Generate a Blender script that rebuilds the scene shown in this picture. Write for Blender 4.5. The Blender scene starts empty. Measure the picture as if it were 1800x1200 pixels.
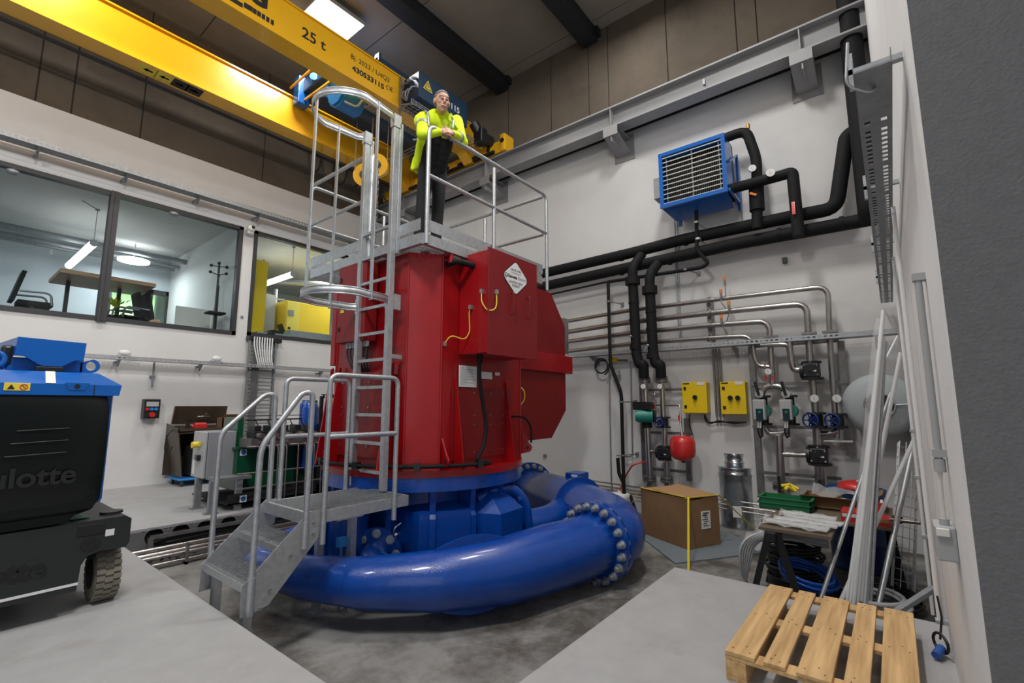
import bpy, bmesh, math, random
from mathutils import Vector, Matrix, Euler
V = Vector
R = math.radians
random.seed(7)
sc = bpy.context.scene
COL = sc.collection

# ---------------------------------------------------------------- camera
YAW, PITCH, FPX = R(38.6), R(7.7), 832.0
CAM = V((0, 0, 1.43))
cd = bpy.data.cameras.new('camera'); cam = bpy.data.objects.new('camera', cd); COL.objects.link(cam)
cd.sensor_width = 36; cd.lens = FPX / 1800 * 36; cd.clip_start = .05; cd.clip_end = 200
cam.location = CAM; cam.rotation_euler = (R(90) + PITCH, 0, YAW - R(90))
sc.camera = cam
_f = V((math.cos(YAW) * math.cos(PITCH), math.sin(YAW) * math.cos(PITCH), math.sin(PITCH)))
_r = V((math.sin(YAW), -math.cos(YAW), 0)); _u = _r.cross(_f)

def at(px, py, ax, val):
    """the point where the sight line of photo pixel px,py meets the plane axis ax = val"""
    d = _f + _r * ((px - 900) / FPX) - _u * ((py - 600) / FPX)
    t = (val - CAM[ax]) / d[ax]
    return CAM + d * t

# ---------------------------------------------------------------- world, view
w = bpy.data.worlds.new('world'); sc.world = w; w.use_nodes = True
w.node_tree.nodes['Background'].inputs[0].default_value = (.80, .88, 1, 1)
w.node_tree.nodes['Background'].inputs[1].default_value = .14
sc.view_settings.view_transform = 'Standard'; sc.view_settings.look = 'None'
sc.view_settings.gamma = 1; sc.view_settings.use_curve_mapping = False
sc.view_settings.exposure = -0.06

def area(name, loc, size, power, col=(1, .975, .94), rot=(0, 0, 0), sy=None):
    l = bpy.data.lights.new(name, 'AREA'); l.energy = power; l.color = col
    l.shape = 'RECTANGLE'; l.size = size; l.size_y = sy or size
    o = bpy.data.objects.new(name, l); COL.objects.link(o); o.location = loc; o.rotation_euler = rot
    return o
# hall lamp lights: one gets a body further down, the others stay unseen
for i, (x, y, z, p) in enumerate([(4.15, 8.0, 8.78, 170), (.3, 8.0, 8.78, 170), (4.2, 1.6, 8.7, 200), (.1, 1.4, 6.95, 270), (-2.8, 3.6, 6.95, 190), (6.4, 3.2, 8.78, 80)]):
    area('hall_lamp_light', (x, y, z), 1.15, p, sy=.62, rot=(R(38) if z == 6.95 else 0, 0, 0))
# outdoor daylight on the meadow, then an added soft fill behind the camera
area('outdoor_daylight', (6, 24, 15), 10, 16000, (.95, 1, .95), (R(25), 0, 0))
area('hall_fill_light', (-4.4, -2.6, 3.2), 5.0, 90, (.93, .97, 1), (R(90), 0, R(-54)), 5.0)

# ---------------------------------------------------------------- materials
def mat(name, col, rough=.5, metal=0.0, var=0.0, vs=6.0, bump=0.0, bs=60.0, emit=0, spec=None, coat=0, trans=0, alpha=1, dark=None, ds=1.2, dt=(.45, .7)):
    m = bpy.data.materials.new(name); m.use_nodes = True
    nt = m.node_tree; b = nt.nodes['Principled BSDF']
    c = (*col, 1)
    b.inputs['Base Color'].default_value = c
    b.inputs['Roughness'].default_value = rough; b.inputs['Metallic'].default_value = metal
    if spec is not None: b.inputs['Specular IOR Level'].default_value = spec
    if coat: b.inputs['Coat Weight'].default_value = coat; b.inputs['Coat Roughness'].default_value = .08
    if trans: b.inputs['Transmission Weight'].default_value = trans
    if alpha < 1: b.inputs['Alpha'].default_value = alpha
    if emit: b.inputs['Emission Color'].default_value = c; b.inputs['Emission Strength'].default_value = emit
    tc = nt.nodes.new('ShaderNodeTexCoord'); src = tc.outputs['Object']
    last = None
    if var:
        n = nt.nodes.new('ShaderNodeTexNoise'); n.inputs['Scale'].default_value = vs; n.inputs['Detail'].default_value = 8
        n.inputs['Roughness'].default_value = .65
        nt.links.new(src, n.inputs['Vector'])
        r = nt.nodes.new('ShaderNodeValToRGB')
        r.color_ramp.elements[0].position = .3; r.color_ramp.elements[1].position = .7
        r.color_ramp.elements[0].color = tuple(max(0, x * (1 - var)) for x in col) + (1,)
        r.color_ramp.elements[1].color = tuple(min(1, x * (1 + var)) for x in col) + (1,)
        nt.links.new(n.outputs['Fac'], r.inputs['Fac']); last = r.outputs['Color']
    if dark:
        n = nt.nodes.new('ShaderNodeTexNoise'); n.inputs['Scale'].default_value = ds; n.inputs['Detail'].default_value = 10
        n.inputs['Roughness'].default_value = .7
        nt.links.new(src, n.inputs['Vector'])
        r = nt.nodes.new('ShaderNodeMapRange'); r.inputs[1].default_value = dt[0]; r.inputs[2].default_value = dt[1]
        nt.links.new(n.outputs['Fac'], r.inputs['Value'])
        x = nt.nodes.new('ShaderNodeMix'); x.data_type = 'RGBA'
        nt.links.new(r.outputs['Result'], x.inputs['Factor'])
        if last: nt.links.new(last, x.inputs[6])
        else: x.inputs[6].default_value = c
        x.inputs[7].default_value = (*dark, 1); last = x.outputs[2]
    if last: nt.links.new(last, b.inputs['Base Color'])
    if bump:
        n = nt.nodes.new('ShaderNodeTexNoise'); n.inputs['Scale'].default_value = bs; n.inputs['Detail'].default_value = 3
        nt.links.new(src, n.inputs['Vector'])
        bp = nt.nodes.new('ShaderNodeBump'); bp.inputs['Strength'].default_value = bump; bp.inputs['Distance'].default_value = .01
        nt.links.new(n.outputs['Fac'], bp.inputs['Height']); nt.links.new(bp.outputs['Normal'], b.inputs['Normal'])
    return m

WHITE = mat('white_wall_paint', (.66, .655, .65), .85, var=.04, vs=1.2, bump=.15, bs=30)
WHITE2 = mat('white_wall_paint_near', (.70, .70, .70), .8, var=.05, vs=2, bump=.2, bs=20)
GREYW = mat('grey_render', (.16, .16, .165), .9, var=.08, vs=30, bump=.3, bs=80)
CONC = mat('raw_concrete_panel', (.105, .084, .062), .9, var=.16, vs=2.2, bump=.3, bs=25, dark=(.05, .038, .028), ds=1.1, dt=(.48, .75))
CONCC = mat('ceiling_concrete', (.235, .21, .18), .9, var=.1, vs=2, bump=.2, bs=20)
JOINT = mat('dark_joint', (.03, .025, .02), .9)
FLOOR = mat('floor_concrete', (.35, .35, .355), .62, var=.07, vs=5, bump=.08, bs=60, dark=(.26, .245, .22), ds=1.4, dt=(.55, .8))
FLOORL = mat('lower_floor_concrete', (.25, .245, .235), .55, var=.25, vs=2.2, bump=.1, bs=50, dark=(.085, .075, .065), ds=.9, dt=(.44, .60))
FACE = mat('slab_edge_dark', (.14, .14, .145), .8, var=.1, vs=8, bump=.2, bs=50)
BLACK = mat('black_steel', (.012, .014, .018), .5)
YEL = mat('crane_yellow', (.80, .42, .012), .27, var=.03, vs=3, coat=.3)
YEL2 = mat('crane_yellow_matt', (.72, .36, .012), .45)
RED = mat('signal_red_paint', (.30, .001, .004), .36, var=.08, vs=3, bump=.06, bs=40, coat=.18)
RED2 = mat('red_panel_paint', (.20, .003, .006), .45, var=.06, vs=5, bump=.1, bs=60)
BLUE = mat('gloss_blue_paint', (.001, .052, .31), .26, var=.12, vs=5, bump=.22, bs=110, coat=.3)
BLUE2 = mat('machine_blue', (.004, .105, .42), .3, coat=.4, var=.04, vs=4)
BLUE3 = mat('crane_blue', (.008, .035, .08), .45)
BLUE4 = mat('motor_blue', (.02, .20, .55), .4)
GALV = mat('galvanised_steel', (.47, .49, .51), .42, .75, var=.16, vs=22, bump=.05, bs=60)
GALVD = mat('galvanised_dull', (.27, .285, .30), .5, .6, var=.15, vs=14)
RAILG = mat('grey_primer', (.26, .26, .265), .5, var=.05, vs=4)
STEEL = mat('stainless_pipe', (.43, .41, .39), .28, .95, var=.15, vs=6)
STEELD = mat('stainless_dull', (.25, .243, .235), .42, .8, var=.2, vs=8)
CHROME = mat('chrome', (.7, .7, .7), .15, 1)
RUB = mat('black_insulation', (.010, .010, .011), .7, spec=.2, bump=.15, bs=50)
PLAST = mat('black_plastic', (.012, .013, .015), .4)
PLASTM = mat('black_matt', (.008, .008, .009), .8)
DGREEN = mat('hydraulic_green', (.004, .07, .028), .3, coat=.2)
TEAL = mat('pump_green', (.01, .22, .17), .4)
LGREY = mat('light_grey_enamel', (.40, .41, .42), .45)
CREAM = mat('white_plastic', (.75, .74, .70), .5)
YELLOW = mat('cabinet_yellow', (.80, .56, .008), .4)
LEMON = mat('sticker_yellow', (.75, .58, .05), .5)
BLKINK = mat('black_ink', (.01, .01, .01), .6)
WHTINK = mat('white_label', (.72, .72, .72), .6)
GRYINK = mat('grey_ink', (.25, .25, .27), .6)
BLUINK = mat('blue_sign', (.02, .09, .35), .5)
BRASS = mat('brass', (.5, .3, .1), .35, .9)
REDP = mat('red_plastic', (.55, .02, .02), .35, coat=.3)
ORANGE = mat('orange_plastic', (.8, .2, .02), .5)
GREENC = mat('green_crate_plastic', (.01, .16, .06), .5)
CARD = mat('cardboard', (.225, .125, .058), .8, var=.09, vs=5, bump=.08, bs=30)
CARDT = mat('cardboard_inside', (.40, .23, .11), .8, var=.06, vs=5)
STRAP = mat('yellow_strap', (.75, .58, .03), .5)
WOOD = mat('pallet_pine', (.60, .39, .18), .65, bump=.15, bs=40)
WOOD2 = mat('pallet_pine_pale', (.55, .41, .24), .7, bump=.15, bs=40)
TAN = mat('table_top_wood', (.30, .17, .085), .5)
HOLE = mat('nail_mark', (.04, .02, .01), .8)
LAMP = mat('lamp_diffuser', (1, .97, .93), .5, emit=9)
LAMP2 = mat('tube_diffuser', (1, 1, 1), .5, emit=7)
PVC = mat('pvc_conduit', (.78, .79, .80), .45)
BAG = mat('clear_plastic_bag', (.75, .77, .78), .2, alpha=.35, bump=.5, bs=25)
SLEEVE = mat('thin_film', (.8, .82, .83), .15, alpha=.22, bump=.5, bs=25)
DRUM = mat('drum_blue', (.006, .05, .17), .35)
GRAVEL = mat('steel_cover_plate', (.17, .20, .22), .6, var=.12, vs=40, bump=.2, bs=120)
TYRE = mat('tyre_rubber', (.20, .18, .145), .85, var=.12, vs=20)
CHAS = mat('chassis_grey', (.014, .017, .018), .45, var=.2, vs=10, bump=.08, bs=50)
DOORB = mat('moulded_cover', (.004, .006, .006), .33, spec=.3)
BROWN = mat('washer_steel', (.10, .075, .055), .4, .5, var=.1, vs=6)
SKIN = mat('skin', (.50, .27, .19), .5, bump=.05, bs=80)
HAIR = mat('grey_hair', (.17, .15, .13), .8, bump=.5, bs=200)
HIVIS = mat('hi_vis_yellow', (.62, .80, .005), .7, var=.05, vs=12, bump=.2, bs=18)
REFL = mat('reflective_tape', (.30, .33, .35), .4, .3)
CLOTH = mat('black_cloth', (.012, .013, .016), .85, var=.2, vs=12, bump=.3, bs=25)
GRASS = mat('meadow', (.34, .50, .24), .9, var=.3, vs=8)
OFFW = mat('office_wall', (.50, .55, .58), .8)
OFFC = mat('office_ceiling', (.52, .52, .50), .85, var=.05, vs=2)
FRAME = mat('window_frame_dark', (.03, .03, .033), .5)
PINKR = mat('rail_red_reflex', (.45, .20, .20), .4, .4)
def wood_grain(m, sx, sy, sz):
    nt = m.node_tree; b = nt.nodes['Principled BSDF']; tc = nt.nodes.new('ShaderNodeTexCoord')
    mp = nt.nodes.new('ShaderNodeMapping'); mp.inputs['Scale'].default_value = (sx, sy, sz)
    n = nt.nodes.new('ShaderNodeTexNoise'); n.inputs['Scale'].default_value = 3; n.inputs['Detail'].default_value = 9
    r = nt.nodes.new('ShaderNodeValToRGB'); c = b.inputs['Base Color'].default_value
    r.color_ramp.elements[0].position = .32; r.color_ramp.elements[1].position = .68
    r.color_ramp.elements[0].color = (c[0] * .72, c[1] * .66, c[2] * .6, 1); r.color_ramp.elements[1].color = (c[0] * 1.15, c[1] * 1.15, c[2] * 1.15, 1)
    nt.links.new(tc.outputs['Object'], mp.inputs[0]); nt.links.new(mp.outputs[0], n.inputs[0]); nt.links.new(n.outputs[0], r.inputs[0]); nt.links.new(r.outputs[0], b.inputs['Base Color'])
wood_grain(WOOD, .6, 9, 9); wood_grain(WOOD2, .6, 9, 9); wood_grain(TAN, 1, 6, 6)

def glass(name, tint, refl):
    m = bpy.data.materials.new(name); m.use_nodes = True; nt = m.node_tree; nt.nodes.clear()
    o = nt.nodes.new('ShaderNodeOutputMaterial'); mx = nt.nodes.new('ShaderNodeMixShader'); t = nt.nodes.new('ShaderNodeBsdfTransparent'); g = nt.nodes.new('ShaderNodeBsdfGlossy')
    t.inputs[0].default_value = (*tint, 1); g.inputs['Roughness'].default_value = .02; mx.inputs[0].default_value = refl
    nt.links.new(t.outputs[0], mx.inputs[1]); nt.links.new(g.outputs[0], mx.inputs[2]); nt.links.new(mx.outputs[0], o.inputs[0]); return m
GLASS = glass('window_glass', (.88, .92, .93), .010)

# ---------------------------------------------------------------- mesh helpers
def frame(d):
    d = d.normalized(); a = V((0, 0, 1)) if abs(d.z) < .9 else V((1, 0, 0))
    x = d.cross(a).normalized(); return x, d.cross(x).normalized()

def fillet(pts, rad, n=5):
    pts = [V(p) for p in pts]
    if rad <= 0 or len(pts) < 3: return pts
    out = [pts[0]]
    for i in range(1, len(pts) - 1):
        a, b, c = pts[i - 1], pts[i], pts[i + 1]
        da, dc = (a - b), (c - b); r = min(rad, da.length * .49, dc.length * .49)
        p, q = b + da.normalized() * r, b + dc.normalized() * r
        for k in range(n + 1):
            t = k / n; out.append(p * (1 - t) ** 2 + b * 2 * t * (1 - t) + q * t * t)
    out.append(pts[-1]); return out

class M:
    def __init__(s): s.v = []; s.f = []; s.m = []; s.s = []; s.k = 0
    def mat(s, k): s.k = k; return s
    def add(s, vs, fs, smooth=False):
        n = len(s.v); s.v += [V(p) for p in vs]
        for f in fs: s.f.append([n + i for i in f]); s.m.append(s.k); s.s.append(smooth)
        return s
    def box(s, a, b):
        x0, x1 = sorted((a[0], b[0])); y0, y1 = sorted((a[1], b[1])); z0, z1 = sorted((a[2], b[2]))
        return s.add([(x0, y0, z0), (x1, y0, z0), (x1, y1, z0), (x0, y1, z0), (x0, y0, z1), (x1, y0, z1), (x1, y1, z1), (x0, y1, z1)],
                     [(3, 2, 1, 0), (4, 5, 6, 7), (0, 1, 5, 4), (1, 2, 6, 5), (2, 3, 7, 6), (3, 0, 4, 7)])
    def obox(s, c, size, ax=None, ay=None):
        c = V(c); ax = V(ax or (1, 0, 0)).normalized(); ay = V(ay or (0, 1, 0)).normalized(); az = ax.cross(ay)
        h = [x / 2 for x in size]; vs = []
        for k in (-1, 1):
            for i, j in ((-1, -1), (1, -1), (1, 1), (-1, 1)): vs.append(c + ax * h[0] * i + ay * h[1] * j + az * h[2] * k)
        return s.add(vs, [(3, 2, 1, 0), (4, 5, 6, 7), (0, 1, 5, 4), (1, 2, 6, 5), (2, 3, 7, 6), (3, 0, 4, 7)])
    def bar(s, p, q, w_, h_, up=(0, 0, 1)):
        p, q = V(p), V(q); d = (q - p); L = d.length; d.normalize(); side = d.cross(V(up))
        if side.length < 1e-4: side = V((0, 1, 0))
        side.normalize(); return s.obox((p + q) / 2, (L, w_, h_), d, side)
    def bbox(s, a, b, bev=.01):
        t = bmesh.new(); bmesh.ops.create_cube(t, size=1)
        a, b = V(a), V(b)
        for v in t.verts: v.co = V(((a.x + b.x) / 2 + v.co.x * abs(b.x - a.x), (a.y + b.y) / 2 + v.co.y * abs(b.y - a.y), (a.z + b.z) / 2 + v.co.z * abs(b.z - a.z)))
        bmesh.ops.bevel(t, geom=t.edges[:] , offset=bev, segments=2, affect='EDGES', profile=.5)
        vs = [v.co.copy() for v in t.verts]; t.verts.index_update(); fs = [[v.index for v in f.verts] for f in t.faces]; t.free()
        return s.add(vs, fs)
    def cyl(s, p, q, r, r2=None, n=16, cap=True):
        p, q = V(p), V(q); r2 = r if r2 is None else r2; x, y = frame(q - p)
        vs = []
        for c, rr in ((p, r), (q, r2)):
            for i in range(n): a = 2 * math.pi * i / n; vs.append(c + (x * math.cos(a) + y * math.sin(a)) * rr)
        s.add(vs, [(i, (i + 1) % n, n + (i + 1) % n, n + i) for i in range(n)], True)
        if cap: s.add(vs[:n], [list(range(n))[::-1]]); s.add(vs[n:], [list(range(n))])
        return s
    def tube(s, pts, r, n=10, fil=0, closed=False, cap=True, ry=None):
        pts = fillet(pts, fil) if not closed else [V(p) for p in pts]
        N = len(pts); rr = r if isinstance(r, (list, tuple)) else [r] * N
        if len(rr) != N: rr = [rr[0] + (rr[-1] - rr[0]) * i / (N - 1) for i in range(N)]
        tan = []
        for i in range(N):
            a = pts[(i - 1) % N] if (closed or i) else pts[0]; b = pts[(i + 1) % N] if (closed or i < N - 1) else pts[-1]
            t = b - a; tan.append(t.normalized() if t.length > 1e-9 else V((0, 0, 1)))
        x, y = frame(tan[0]); vs = []
        for i in range(N):
            x = (x - tan[i] * x.dot(tan[i])).normalized(); y = tan[i].cross(x)
            for k in range(n):
                a = 2 * math.pi * k / n; vs.append(pts[i] + x * math.cos(a) * rr[i] + y * math.sin(a) * (rr[i] if ry is None else ry))
        fs = []
        for i in range(N if closed else N - 1):
            j = (i + 1) % N
            for k in range(n): l = (k + 1) % n; fs.append((i * n + k, i * n + l, j * n + l, j * n + k))
        s.add(vs, fs, True)
        if cap and not closed: s.add(vs[:n], [list(range(n))[::-1]]); s.add(vs[-n:], [list(range(n))])
        return s
    def prism(s, poly, off, smooth=False):
        n = len(poly); off = V(off); a = [V(p) for p in poly]; b = [p + off for p in a]
        nrm = V((0, 0, 0))
        for i in range(n): nrm += a[i].cross(a[(i + 1) % n])
        if nrm.dot(off) > 0: a, b = b, a
        s.add(a + b, [list(range(n)), list(range(n, 2 * n))[::-1]])
        s.add(a + b, [(i, i + n, (i + 1) % n + n, (i + 1) % n) for i in range(n)], smooth)
        return s
    def lathe(s, prof, o, axis=(0, 0, 1), n=32, a0=0, smooth=True):
        o = V(o); ax = V(axis).normalized(); x, y = frame(ax); vs = []
        for r, h in prof:
            for i in range(n): a = a0 + 2 * math.pi * i / n; vs.append(o + ax * h + (x * math.cos(a) + y * math.sin(a)) * r)
        fs = []
        for j in range(len(prof) - 1):
            for i in range(n): k = (i + 1) % n; fs.append((j * n + i, j * n + k, (j + 1) * n + k, (j + 1) * n + i))
        s.add(vs, fs, smooth)
        if prof[0][0] > 1e-4: s.add(vs[:n], [list(range(n))[::-1]])
        if prof[-1][0] > 1e-4: s.add(vs[-n:], [list(range(n))])
        return s
    def ball(s, c, r, n=14, sc_=(1, 1, 1), m=10, R_=None):
        c = V(c); vs = []; fs = []
        for i in range(m + 1):
            ph = math.pi * i / m
            for j in range(n):
                th = 2 * math.pi * j / n
                p = V((math.sin(ph) * math.cos(th) * sc_[0], math.sin(ph) * math.sin(th) * sc_[1], math.cos(ph) * sc_[2])) * r
                if R_: p = R_ @ p
                vs.append(c + p)
        for i in range(m):
            for j in range(n): k = (j + 1) % n; fs.append((i * n + j, (i + 1) * n + j, (i + 1) * n + k, i * n + k))
        return s.add(vs, fs, True)
    def build(s, name, mats, parent=None, loc=None):
        me = bpy.data.meshes.new(name)
        me.from_pydata([tuple(p) for p in s.v], [], s.f); 
        if not isinstance(mats, (list, tuple)): mats = [mats]
        for m in mats: me.materials.append(m)
        for i, p in enumerate(me.polygons): p.material_index = min(s.m[i], len(mats) - 1); p.use_smooth = s.s[i]
        me.update()
        o = bpy.data.objects.new(name, me); COL.objects.link(o)
        if parent is not None: adopt(o, parent)
        return o

WL = {}
def adopt(o, parent):
    o.parent = parent
    off = parent.location.copy()
    o.matrix_parent_inverse = Matrix.Translation(-off)

def tag(o, label=None, cat=None, group=None, kind=None):
    if label: o['label'] = label
    if cat: o['category'] = cat
    if group: o['group'] = group
    if kind: o['kind'] = kind
    return o
def thing(name, label, cat, loc=(0, 0, 0), group=None):
    o = bpy.data.objects.new(name, None); COL.objects.link(o); o.location = loc; o.empty_display_size = .1
    return tag(o, label, cat, group)
def struct(name, m, mats, parent=None):
    o = m.build(name, mats, parent)
    if parent is None: o['kind'] = 'structure'
    return o
def solo(name, m, mats, label, cat, group=None):
    return tag(m.build(name, mats), label, cat, group)
def copy_tree(o, parent=None):
    c = o.copy(); COL.objects.link(c)
    if parent is not None: c.parent = parent
    for ch in o.children: copy_tree(ch, c)
    return c
def text(parent, s, loc, size, right, up, m, name='lettering', ext=.002, align='CENTER', bold=0, shear=0, sx=1):
    cu = bpy.data.curves.new(name, 'FONT'); cu.body = s; cu.size = size; cu.extrude = ext; cu.align_x = align; cu.align_y = 'CENTER'; cu.offset = bold; cu.shear = shear
    t = bpy.data.objects.new(name, cu); COL.objects.link(t)
    bpy.context.view_layer.update()
    me = bpy.data.meshes.new_from_object(t.evaluated_get(bpy.context.evaluated_depsgraph_get()))
    COL.objects.unlink(t); bpy.data.objects.remove(t)
    right = V(right).normalized(); up = V(up).normalized(); nn = right.cross(up)
    X = Matrix(((right.x * sx, up.x, nn.x, loc[0]), (right.y * sx, up.y, nn.y, loc[1]), (right.z * sx, up.z, nn.z, loc[2]), (0, 0, 0, 1)))
    me.transform(X); me.materials.clear(); me.materials.append(m)
    o = bpy.data.objects.new(name, me); COL.objects.link(o)
    if parent is not None: adopt(o, parent)
    return o
def dxy(px1, px2): return px2

# ================================================================ the hall
XR, YL, ZC, ZF = 8.0, 10.7, 9.12, -.4
# near slab (L-shaped), platform, lower floor
m = M(); m.prism([(-5, -4, 0), (4.39, -4, 0), (4.39, 1.645, 0), (1.49, 1.645, 0), (1.49, 6.97, 0), (-5, 6.97, 0)], (0, 0, -.9))
struct('floor', m, FLOOR)
m = M(); m.box((-5, 7.02, -1), (XR, YL, 0)); m.box((-5, 6.97, -.03), (XR, 7.02, 0))
fl = struct('floor', m, FLOOR)
# its dark face with round pipe openings
hc = [at(271, 944, 1, 6.97), at(318, 935, 1, 6.97), at(361, 925, 1, 6.97), at(402, 916, 1, 6.97)]
m = M(); zt, zb_ = -.03, ZF; xs = 1.49
for c in hc:
    r = .095; x0, x1 = c.x - .12, c.x + .12; cz = -.11
    m.add([(xs, 6.969, zb_), (x0, 6.969, zb_), (x0, 6.969, zt), (xs, 6.969, zt)], [(0, 1, 2, 3)])
    vs = []; n = 24
    for i in range(n):
        a = 2 * math.pi * i / n; ca, sa = math.cos(a), math.sin(a)
        k = min(.12 / max(abs(ca), 1e-6), (.08 if sa > 0 else .29) / max(abs(sa), 1e-6))
        vs += [(c.x + r * ca, 6.969, cz + r * sa), (c.x + k * ca, 6.969, cz + k * sa), (c.x + r * ca, 7.018, cz + r * sa)]
    m.add(vs, [(3 * i, 3 * i + 1, 3 * ((i + 1) % n) + 1, 3 * ((i + 1) % n)) for i in range(n)] + [(3 * i, 3 * ((i + 1) % n), 3 * ((i + 1) % n) + 2, 3 * i + 2) for i in range(n)])
    m.mat(1); m.cyl((c.x, 7.012, cz), (c.x, 7.018, cz), r); m.mat(0)
    xs = x1
m.add([(xs, 6.969, zb_), (XR, 6.969, zb_), (XR, 6.969, zt), (xs, 6.969, zt)], [(0, 1, 2, 3)])
struct('trim_1', m, [FACE, PLASTM])
m = M(); m.box((1.49, -.6, -1), (XR, 6.97, ZF)); struct('floor', m, FLOORL)
# walls
ZW = 6.43
def wallx(name, y0, y1, openings, x0, x1, z0, z1, mt):
    m = M(); xs = x0
    for a, b, c, d in openings:
        m.box((xs, y0, z0), (a, y1, z1)); m.box((a, y0, z0), (b, y1, c)); m.box((a, y0, d), (b, y1, z1)); xs = b
    m.box((xs, y0, z0), (x1, y1, z1)); return struct(name, m, mt)
wallx('wall_left', YL, YL + .25, [(-3.0, 4.06, 2.9, 5.26), (4.29, 6.6, 2.92, 5.26)], -5, XR, -.02, ZW, WHITE)
m = M(); xs = -5
joints = [at(62, 178, 1, YL).x, at(125, 200, 1, YL).x, at(247, 240, 1, YL).x, at(463, 300, 1, YL).x, 6.1]
for xj in joints + [XR]:
    m.mat(0).box((xs, YL + .03, ZW), (xj - .012, YL + .25, ZC)); m.mat(1).box((xj - .012, YL + .045, ZW), (xj + .012, YL + .25, ZC)); xs = xj + .012
struct('wall_left', m, [CONC, JOINT])
m = M().box((XR, -.6, -1), (XR + .25, YL, 6.78)); struct('wall_right', m, WHITE)
m = M(); ys = -.6
yjs = sorted([at(1328, 20, 0, XR).y, at(1293, 50, 0, XR).y, at(1170, 60, 0, XR).y, at(1067, 100, 0, XR).y, at(1034, 170, 0, XR).y, at(967, 150, 0, XR).y, at(892, 230, 0, XR).y, 8.0, 9.4])
for yj in yjs + [YL]:
    m.mat(0).box((XR + .03, ys, 6.78), (XR + .25, yj - .01, ZC)); m.mat(1).box((XR + .045, yj - .01, 6.78), (XR + .25, yj + .01, ZC)); ys = yj + .01
struct('wall_right', m, [CONC, JOINT])
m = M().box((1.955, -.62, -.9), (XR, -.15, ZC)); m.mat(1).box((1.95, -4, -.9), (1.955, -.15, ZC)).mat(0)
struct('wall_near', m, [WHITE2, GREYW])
# ceiling slabs with joints running along y
m = M(); xs = -5
for xj in [-1.9, .55, 2.95, 5.35, 7.75, XR + .25]:
    m.mat(0).box((xs, -4, ZC), (xj - .01, YL + .25, ZC + .25)); m.mat(1).box((xj - .01, -4, ZC + .015), (xj + .01, YL + .25, ZC + .25)); xs = xj + .01
struct('ceiling', m, [CONCC, JOINT])
# black steel ceiling beams
for i, (y0, y1) in enumerate([(6.47, 6.84), (4.12, 4.46)]):
    m = M(); m.bbox((-5, y0, 8.83), (XR - .02, y1, ZC), .012); m.box((XR - .12, y0 - .05, 8.95), (XR + .03, y1 + .05, ZC))
    solo('ceiling_beam', m, BLACK, ['black steel ceiling beam running out behind the person towards the hall corner', 'black steel ceiling beam nearer the pipe wall, second from the crane'][i], 'beam', 'black beams under the ceiling')
# windows to the office
def window(n, x0, x1, z0, z1, mull, label=None):
    fr = M(); t = .075
    y0, y1 = YL - .03, YL + .1
    fr.box((x0, y0, z0), (x1, y1, z0 + t)); fr.box((x0, y0, z1 - t), (x1, y1, z1)); fr.box((x0, y0, z0), (x0 + t, y1, z1)); fr.box((x1 - t, y0, z0), (x1, y1, z1))
    for xm in mull: fr.box((xm - .065, y0 - .03, z0 - .02), (xm + .065, y1, z1)); fr.box((xm - .01, y0 - .045, z0), (xm + .01, y0 - .03, z1))
    o = struct(f'window_{n}', fr, FRAME)
    xs = [x0] + mull + [x1]
    for a, b in zip(xs, xs[1:]): M().box((a + .06, YL + .03, z0 + .05), (b - .06, YL + .05, z1 - .05)).build('pane', GLASS, o)
window(1, -3.0, 4.06, 2.9, 5.26, [1.88]); window(2, 4.29, 6.6, 2.92, 5.26, [])
# office behind
OZ, OC, OY = 2.35, 5.42, 18.2
struct('floor', M().box((-5, YL + .25, OZ - .2), (9, OY, OZ)), mat('office_floor', (.12, .11, .1), .6))
struct('ceiling', M().box((-5, YL + .25, OC), (9, OY, OC + .1)), OFFC)
m = M(); yf = 15.4
a = at(188, 495, 1, yf); b = at(298, 509, 1, yf)
m.box((-5, yf, OZ), (a.x, yf + .2, OC)); m.box((a.x, yf, a.z - .02), (b.x + .05, yf + .2, OC)); m.box((a.x, yf, OZ), (b.x + .05, yf + .2, at(240, 575, 1, yf).z - .4))
m.box((b.x + .05, yf, OZ), (4.08, yf + .2, OC)); m.box((4.2, yf + 1.5, OZ), (9, yf + 1.7, OC)); struct('wall_far', m, OFFW)
struct('wall_middle', M().box((4.08, YL + .25, OZ), (4.2, yf, OC)), mat('office_partition', (.60, .61, .60), .8))
struct('wall_far', M().box((9, YL, OZ), (9.1, OY, OC)), OFFW)
# far office window with a meadow bank outside
fr = M(); t = .12; x0, x1, z0, z1 = a.x, b.x + .05, at(240, 575, 1, yf).z - .4, a.z - .02
xm = at(257, 540, 1, yf).x
for q in ((x0, x0 + t), (xm - .12, xm + .12), (x1 - t, x1)): fr.box((q[0], yf - .02, z0), (q[1], yf + .12, z1))
fr.box((x0, yf - .02, z1 - t), (x1, yf + .12, z1)); fr.box((x0, yf - .02, z0), (x1, yf + .12, z0 + t))
wo = struct('window_3', fr, FRAME); M().box((x0, yf + .04, z0), (x1, yf + .05, z1)).build('pane', GLASS, wo)
m = M(); n = 12
for i in range(n): 
    y0 = 20 + i * 2.5; m.add([(-8, y0, 1.5 + i * .9), (22, y0, 1.0 + i * 1.0), (22, y0 + 2.5, 2.0 + i * 1.0), (-8, y0 + 2.5, 2.4 + i * .9)], [(0, 1, 2, 3)])
solo('meadow_bank', m, GRASS, 'bright green grassy bank seen outside through the far office window', 'grass')['kind'] = 'stuff'
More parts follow.
